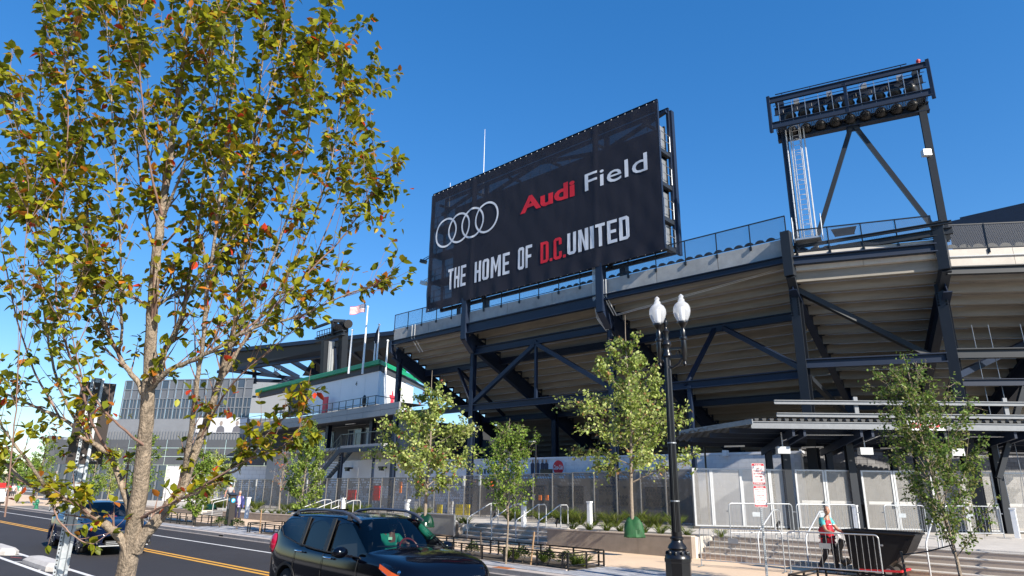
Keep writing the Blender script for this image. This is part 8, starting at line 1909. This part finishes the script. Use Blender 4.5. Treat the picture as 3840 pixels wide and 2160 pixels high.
# front handle sits at local x=.05, camera side y=-.9
hm = (Vector((hA.x, hA.y))+Vector((hB.x, hB.y)))/2; o2 = hm+hd*.415*SC-side_*.9*SC
suv = thing('black_suv', 'glossy black compact SUV with roof rails driven by a man, lower centre', 'car', (o2.x, o2.y, 0))
MS = Matrix.Translation((o2.x, o2.y, 0)) @ Matrix.Rotation(ysuv, 4, 'Z') @ Matrix.Scale(SC, 4) @ Matrix.Diagonal((1, 1, .985, 1))
spS = make_spec_suv(); T = car(suv, spS, paintb, MS)
def cpart(name, mb, m, root, T_, **k): mb.v = [tuple(T_(v)) for v in mb.v]; return obj(name, mb, m, root, **k)
for sg_ in (-1, 1):
    mb = MB(); mb.tube([(-1.85, sg_*.62, 1.54), (-1.6, sg_*.63, 1.62), (-1.2, sg_*.635, 1.66), (-.6, sg_*.635, 1.67), (0, sg_*.635, 1.66), (.3, sg_*.63, 1.61), (.55, sg_*.615, 1.52)], [.022, .028, .026, .024, .026, .03, .022], 8); cpart('roof_rail', mb, silvb, suv, T, smooth=60)
    mb = MB(); mb.box((-1.6, sg_*.64, 1.6), (.1, .04, .08)); mb.box((.25, sg_*.635, 1.585), (.12, .04, .1)); cpart('rail_foot', mb, silvb, suv, T)
    mb = MB(); mb.ball((.72, sg_*1.04, 1.085), (.09, .13, .085), 12, 8); mb.beam((.78, sg_*.86, 1.02), (.75, sg_*.98, 1.04), .06, .04); mi_ = cpart('door_mirror', mb, paintb, suv, T, smooth=60)
    mb = MB(); mb.box((.655, sg_*1.05, 1.085), (.05, .17, .11)); cpart('mirror_glass', mb, mat('mirror_glass_dark', (.08, .09, .1), .05, 1.), suv, T)
    for x, z in ((-.93, .985), (.1, .955)):
        mb = MB(); mb.tube([(x-.11, sg_*.905, z), (x-.09, sg_*.93, z), (x+.09, sg_*.93, z), (x+.11, sg_*.905, z)], .018, 8); cpart('door_handle', mb, chrome, suv, T, smooth=60)
    # window surround and door shut lines
    mb = MB(); mb.tube([(.98, sg_*.845, 1.02), (.3, sg_*.843, 1.02), (-.5, sg_*.843, 1.045), (-1.2, sg_*.84, 1.1), (-1.75, sg_*.82, 1.19), (-1.95, sg_*.77, 1.31)], .012, 5); cpart('window_trim', mb, trim, suv, T)
    mb = MB(); mb.beam((-.12, sg_*.85, 1.03), (-.12, sg_*.70, 1.55), .02, .12, up=(1, 0, 0)); cpart('pillar_cover', mb, trim, suv, T); mb = MB(); mb.beam((-1.02, sg_*.84, 1.06), (-1.02, sg_*.70, 1.54), .02, .1, up=(1, 0, 0)); cpart('pillar_cover', mb, trim, suv, T)
    for x in (-.12, .98, -1.12):
        mb = MB(); mb.tube([(x, sg_*.905, .35), (x, sg_*.909, .6), (x-.01, sg_*.9, .85), (x, sg_*.87, 1.0)], .004, 4); cpart('door_gap', mb, rubber, suv, T)
    # headlamps: long swept units
    mb = MB(); mb.v = []; P = [(1.62, sg_*.84, .90), (1.9, sg_*.79, .87), (2.16, sg_*.66, .80), (2.3, sg_*.50, .70), (2.26, sg_*.62, .62), (2.12, sg_*.77, .63), (1.9, sg_*.855, .70), (1.66, sg_*.89, .80)]
    P = [(x+.01, y*1.02, z+.1) for x, y, z in P]; c = Vector((0, 0, 0))
    for p in P: c += Vector(p)/len(P)
    mb.add(P+[c+Vector((.03, sg_*.03, .02))], [(i, (i+1) % 8, 8) for i in range(8)]); h_ = cpart('headlight', mb, lensm, suv, T, smooth=80)
    mb = MB(); mb.add([Vector(p)*.985+Vector((-.0, 0, -.0))+(c-Vector(p))*.08 for p in P], [tuple(range(8))]); cpart('headlight_reflector', mb, mat('reflector', (.55, .56, .58), .15, .9), suv, T)
    mb = MB(); mb.add([Vector((1.66, sg_*.925, .93)), Vector((1.9, sg_*.895, .83)), Vector((2.13, sg_*.82, .76)), Vector((2.14, sg_*.77, .82)), Vector((1.9, sg_*.86, .90)), Vector((1.64, sg_*.9, .99))], [(0, 1, 2, 3, 4, 5)]); cpart('indicator_lens', mb, amber, suv, T)
    for x, y, z in ((1.99, .77, .88), (2.16, .665, .82)): mb = MB(); mb.ball((x, sg_*y, z), (.05, .05, .05), 12, 8); cpart('lamp_bowl', mb, chrome, suv, T, smooth=True)
    # tail lamps
    mb = MB(); mb.ball((-2.13, sg_*.80, 1.02), (.13, .085, .19), 12, 8); cpart('tail_light', mb, red_l, suv, T, smooth=True)
mb = MB()
mb.add([(-1.95, -.58, 1.60), (-2.28, -.55, 1.565), (-2.28, .55, 1.565), (-1.95, .58, 1.60), (-1.95, -.58, 1.64), (-2.28, -.54, 1.59), (-2.28, .54, 1.59), (-1.95, .58, 1.64)], [(0, 1, 2, 3), (7, 6, 5, 4), (0, 4, 5, 1), (1, 5, 6, 2), (2, 6, 7, 3)]); cpart('rear_spoiler', mb, paintb, suv, T)
mb = MB(); mb.box((2.32, 0, .68), (.05, .8, .24)); cpart('grille', mb, trim, suv, T)
mb = MB()
for k in range(9): mb.box((2.355, -.32+k*.08, .68), (.03, .035, .2))
mb.box((2.36, 0, .8), (.03, .8, .03)); cpart('chrome_grille_bars', mb, chrome, suv, T)
mb = MB(); mb.tube([(2.375, .1*math.cos(k*.45), .69+.1*math.sin(k*.45)) for k in range(15)], .012, 6); mb.box((2.38, 0, .69), (.02, .24, .04)); cpart('round_badge', mb, chrome, suv, T)
mb = MB(); mb.tube([(-1.2, .15, 1.65), (-1.45, .15, 1.93)], .006, 5); cpart('antenna', mb, blackm, suv, T)
for y0_, y1_ in ((-.55, .05), (.02, .62)): mb = MB(); mb.tube([(1.12, y1_, 1.13), (1.0, (y0_+y1_)/2, 1.165), (.98, y0_, 1.17)], .01, 5); cpart('wiper', mb, blackm, suv, T)
mb = MB(); mb.box((.0, 0, .62), (2.9, 1.5, .3)); mb.box((.95, 0, .98), (.5, 1.45, .14)); cpart('cabin_floor_and_dash', mb, inner, suv, T)
for x in (-.15, -1.0):
    for y in (-.38, .38):
        mb = MB(); mb.box((x+.1, y, .78), (.5, .48, .16)); mb.box((x-.2, y, 1.05), (.14, .46, .55), 0, 0, -.2); mb.box((x-.29, y, 1.4), (.1, .26, .18), 0, 0, -.15); mb.tube([(x-.26, y-.05, 1.25), (x-.28, y-.05, 1.4)], .008, 5); mb.tube([(x-.26, y+.05, 1.25), (x-.28, y+.05, 1.4)], .008, 5); cpart('seat', mb, inner, suv, T, smooth=30)
mb = MB(); cst = Vector((.55, .36, 1.06)); rs_ = .185
mb.tube([cst+Vector((-.09*math.sin(t)*1, rs_*math.cos(t), rs_*.9*math.sin(t))) for t in [k*.3 for k in range(22)]], .016, 8); mb.beam(cst+Vector((0, -.17, 0)), cst+Vector((0, .17, 0)), .02, .05); cpart('steering_wheel', mb, mat('wood_grain_wheel', (.12, .015, .01), .25), suv, T, smooth=60)
mb = MB(); mb.box((.92, -.2, 1.09), (.02, .14, .05)); cpart('parking_permit', mb, mat('permit_card', (.35, .55, .4), .6), suv, T)
# driver
dl_ = T((0, .36, 0)); seatp = Vector((dl_.x, dl_.y, .93))
Jd = dict(pelvis=(-.05, 0, .0), waist=(-.08, 0, .14), chest=(-.05, 0, .36), neck=(-.02, 0, .5), nape=(0, 0, .56), head=(.02, 0, .63), lsh=(-.04, .17, .43), lel=(.17, .18, .24), lwr=(.42, .08, .30), rsh=(-.04, -.17, .43), rel=(.18, -.22, .27), rwr=(.45, -.06, .34),
          lhip=(0, .09, -.02), lkn=(.42, .12, .08), lan=(.72, .12, -.28), ltoe=(.86, .12, -.26), rhip=(0, -.09, -.02), rkn=(.42, -.12, .08), ran=(.72, -.12, -.28), rtoe=(.86, -.12, -.26))
d_, Wj, M, _ = person(seatp, ysuv, Jd, 'man in black cap and green jacket driving the black car', (.11, .052, .033), None, None, None, head=(math.radians(-8), .02), hands=((None, 1), (None, 1)))
grj = mat('green_shell_jacket', (.008, .17, .12), .5, var=.1, scale=10)
clothes(d_, Wj, 1, grj, navyp, trim, 1.75)
fd_ = (M.to_3x3() @ Vector((1, 0, 0))); sd_ = (M.to_3x3() @ Vector((0, 1, 0))); c = Wj['head']
mb = MB(); mb.lathe([(.104, 0), (.106, .05), (.095, .1), (.04, .14)], c+Vector((0, 0, .035)), 18); mb.box(c+fd_*.13+Vector((0, 0, .055)), (.13, .16, .012), ysuv); obj('cap', mb, mat('black_cap', (.015, .015, .018), .7), d_, smooth=50)
mb = MB(); mb.ball(c+fd_*.108+sd_*.03+Vector((0, 0, .09)), .013, 8, 5); obj('cap_badge', mb, mat('pink_badge', (.8, .2, .25), .5), d_)
mb = MB(); mb.box(Wj['chest']+fd_*.13+sd_*(-.09)+Vector((0, 0, .04)), (.01, .09, .05), ysuv); obj('jacket_label', mb, mat('label_pale_green', (.3, .6, .45), .6), d_)
# ---------------------------------------------------------------- sedan
def make_spec_sedan():
    S_ = []
    def st(x, w, zl, zsh, zbelt, yt, ztp, yr, zr, zc): S_.append((x, [(w*.86, zl), (w*.985, zl+.06), (w, (zl+zsh)*.45), (w*.995, zl+(zsh-zl)*.72), (w*.96, zsh), (w*.90, zbelt), (yt, ztp), (yr, zr), (yr*.5, zc-.004), (0, zc)]))
    st(-2.42, .60, .38, .80, .86, .5, .93, .4, .95, .96); st(-2.36, .80, .30, .86, .94, .66, 1.02, .52, 1.04, 1.05); st(-1.95, .88, .25, .9, .98, .70, 1.06, .56, 1.08, 1.095)
    st(-1.75, .895, .24, .9, .98, .70, 1.07, .56, 1.1, 1.11); st(-1.1, .905, .23, .9, .975, .64, 1.34, .57, 1.385, 1.405); st(-.98, .905, .23, .9, .97, .64, 1.36, .57, 1.41, 1.43)
    st(-.1, .91, .23, .89, .95, .65, 1.385, .58, 1.44, 1.465); st(-.03, .91, .23, .89, .95, .65, 1.385, .58, 1.44, 1.465); st(.4, .91, .23, .88, .94, .63, 1.34, .57, 1.395, 1.42)
    st(1.2, .905, .24, .87, .92, .79, .96, .66, .985, 1.01); st(1.6, .895, .25, .83, .88, .72, .92, .58, .94, .955); st(2.0, .87, .25, .76, .81, .66, .85, .5, .87, .88)
    st(2.25, .8, .24, .66, .72, .60, .76, .46, .775, .78); st(2.4, .66, .26, .56, .62, .5, .65, .4, .66, .665); st(2.43, .58, .3, .5, .53, .42, .55, .3, .56, .565)
    g = {(3, 5): 2, (5, 5): 2, (7, 5): 2, (8, 5): 2}
    for j in (6, 7, 8): g[(8, j)] = 1; g[(3, j)] = 3
    return dict(stations=S_, glass=g, crease={5: .35, 4: .3, 1: .4}, wheels=(-1.37, 1.41), wr=.33, arch=.385, w=.905, paintarch=True, sidewin=[(-2.2, -1.05, 'quarter_window'), (-1.05, -.06, 'rear_door_window'), (-.06, 1.3, 'front_door_window')])
fw0 = on_z((0+1060/3.68)/K, (1780+1105/3.68)/K, 0)
sedan = thing('dark_sedan', 'dark blue sedan behind the foreground tree trunk, facing the camera', 'car', (fw0.x-1.2, 8.33, 0))
SD = 1.14
MD = Matrix.Translation((fw0.x-1.41*SD, 7.35+.905*SD, 0)) @ Matrix.Scale(SD, 4); TD = car(sedan, make_spec_sedan(), paintn, MD)
for sg_ in (-1, 1):
    mb = MB(); P = [(1.95, sg_*.80, .80), (2.2, sg_*.70, .75), (2.36, sg_*.48, .66), (2.34, sg_*.50, .58), (2.2, sg_*.76, .62), (2.0, sg_*.86, .70)]; P = [(x+.01, y*1.01, z+.008) for x, y, z in P]; mb.add(P, [(0, 1, 2, 3, 4, 5)]); cpart('headlight', mb, mat('headlamp_glass_bright', (.5, .52, .54), .1, .6, coat=1.), sedan, TD)
    for x, y, z in ((2.17, .70, .69), (2.29, .58, .65)): mb = MB(); mb.ball((x, sg_*y, z), (.04, .06, .05), 12, 8); cpart('lamp_bowl', mb, chrome, sedan, TD, smooth=True)
    mb = MB(); mb.ball((2.08, sg_*.81, .71), (.08, .05, .05), 8, 6); cpart('indicator_lens', mb, amber, sedan, TD, smooth=True)
    mb = MB(); mb.tube([(2.33, sg_*.66, .38), (2.37, sg_*.66, .38)], .06, 14); cpart('fog_lamp', mb, chrome, sedan, TD)
    mb = MB(); mb.ball((.78, sg_*1.02, 1.0), (.08, .12, .075), 12, 8); cpart('door_mirror', mb, paintn, sedan, TD, smooth=60)
    mb = MB(); mb.tube([(1.05, sg_*.83, .95), (.2, sg_*.83, .965), (-.9, sg_*.83, .985), (-1.6, sg_*.80, 1.0)], .01, 5); cpart('window_trim', mb, chrome, sedan, TD)
    mb = MB(); mb.beam((-.06, sg_*.83, .97), (-.06, sg_*.66, 1.38), .02, .1, up=(1, 0, 0)); cpart('pillar_cover', mb, trim, sedan, TD)
    for x, z in ((-.8, .83), (.15, .82)): mb = MB(); mb.tube([(x-.1, sg_*.91, z), (x+.1, sg_*.91, z)], .016, 6); cpart('door_handle', mb, paintn, sedan, TD)
mb = MB(); mb.box((2.4, 0, .6), (.04, .72, .1)); cpart('grille', mb, trim, sedan, TD)
mb = MB()
for k in range(3): mb.box((2.425, 0, .565+k*.035), (.02, .7, .01))
mb.box((2.41, 0, .665), (.06, .8, .025)); mb.ball((2.44, 0, .62), (.015, .06, .045), 12, 6); cpart('chrome_grille', mb, chrome, sedan, TD)
mb = MB(); mb.box((2.38, 0, .36), (.07, 1.0, .12)); cpart('lower_intake', mb, trim, sedan, TD)
mb = MB(); mb.box((2.43, 0, .33), (.02, .95, .012)); mb.box((2.43, 0, .38), (.02, .95, .012)); mb.box((2.40, 0, .28), (.06, 1.3, .025)); mb.box((2.43, 0, .42), (.02, .32, .12)); cpart('intake_bars', mb, galvl, sedan, TD)
mb = MB(); mb.box((0, 0, .55), (2.9, 1.5, .3)); mb.box((1.0, 0, .86), (.5, 1.4, .12)); cpart('cabin_floor_and_dash', mb, inner, sedan, TD)
for x in (-.2, -1.0):
    for y in (-.38, .38): mb = MB(); mb.box((x+.1, y, .68), (.5, .48, .16)); mb.box((x-.2, y, .93), (.14, .46, .5), 0, 0, -.2); mb.box((x-.27, y, 1.23), (.1, .24, .14)); cpart('seat', mb, inner, sedan, TD)
sb2 = TD((-.3, .38, 0)); Jp = dict(Jd); d2, Wj, M, _ = person(Vector((sb2.x+.05, sb2.y, .66)), 0, Jp, 'driver in dark top behind the sedan windscreen', (.3, .16, .11), None, None, None, hands=((None, 1), (None, 1)), s=.96); clothes(d2, Wj, .96, mat('crimson_top', (.25, .01, .04), .7), navyp, trim, 1.6)
mb = MB(); mb.tube([(0, .12*math.cos(t)*1.5, .12*math.sin(t)*1.5) for t in [k*.4 for k in range(17)]], .015, 6); mb.v = [tuple(Vector(v)+Vector((.45, .38, .98))) for v in mb.v]; cpart('steering_wheel', mb, inner, sedan, TD)
mb = MB(); mb.box((.75, -.1, 1.14), (.03, .18, .05)); cpart('rear_view_mirror', mb, trim, sedan, TD)
# white and red lorry entering at the far left edge
q = on_y(-6, 1300, 12.9); tk = thing('white_truck', 'front of a white truck with red top cut by the left picture edge', 'truck', (q.x, 13, 0))
x1 = on_y(6, 1290, 13.9).x-.3; mb = MB(); mb.bb(x1-4.5, x1, 11.9, 13.9, .55, 1.35); mb.bb(x1-4.5, x1-.4, 11.95, 13.85, 1.35, 1.7); obj('body', mb, white, tk)
mb = MB(); mb.bb(x1-4.5, x1-.2, 11.98, 13.82, 1.7, 2.1); obj('red_cab_band', mb, mat('truck_red', (.5, .02, .02), .3), tk)
mb = MB(); mb.bb(x1-4.4, x1+.05, 11.88, 13.92, .4, .6); obj('bumper', mb, trim, tk)
for xx in (x1-.9, x1-3.6):
    for y in (12.0, 13.7): mb = MB(); mb.tube([(xx, y-.1, .4), (xx, y+.1, .4)], .4, 20); obj('wheel', mb, tyre, tk)
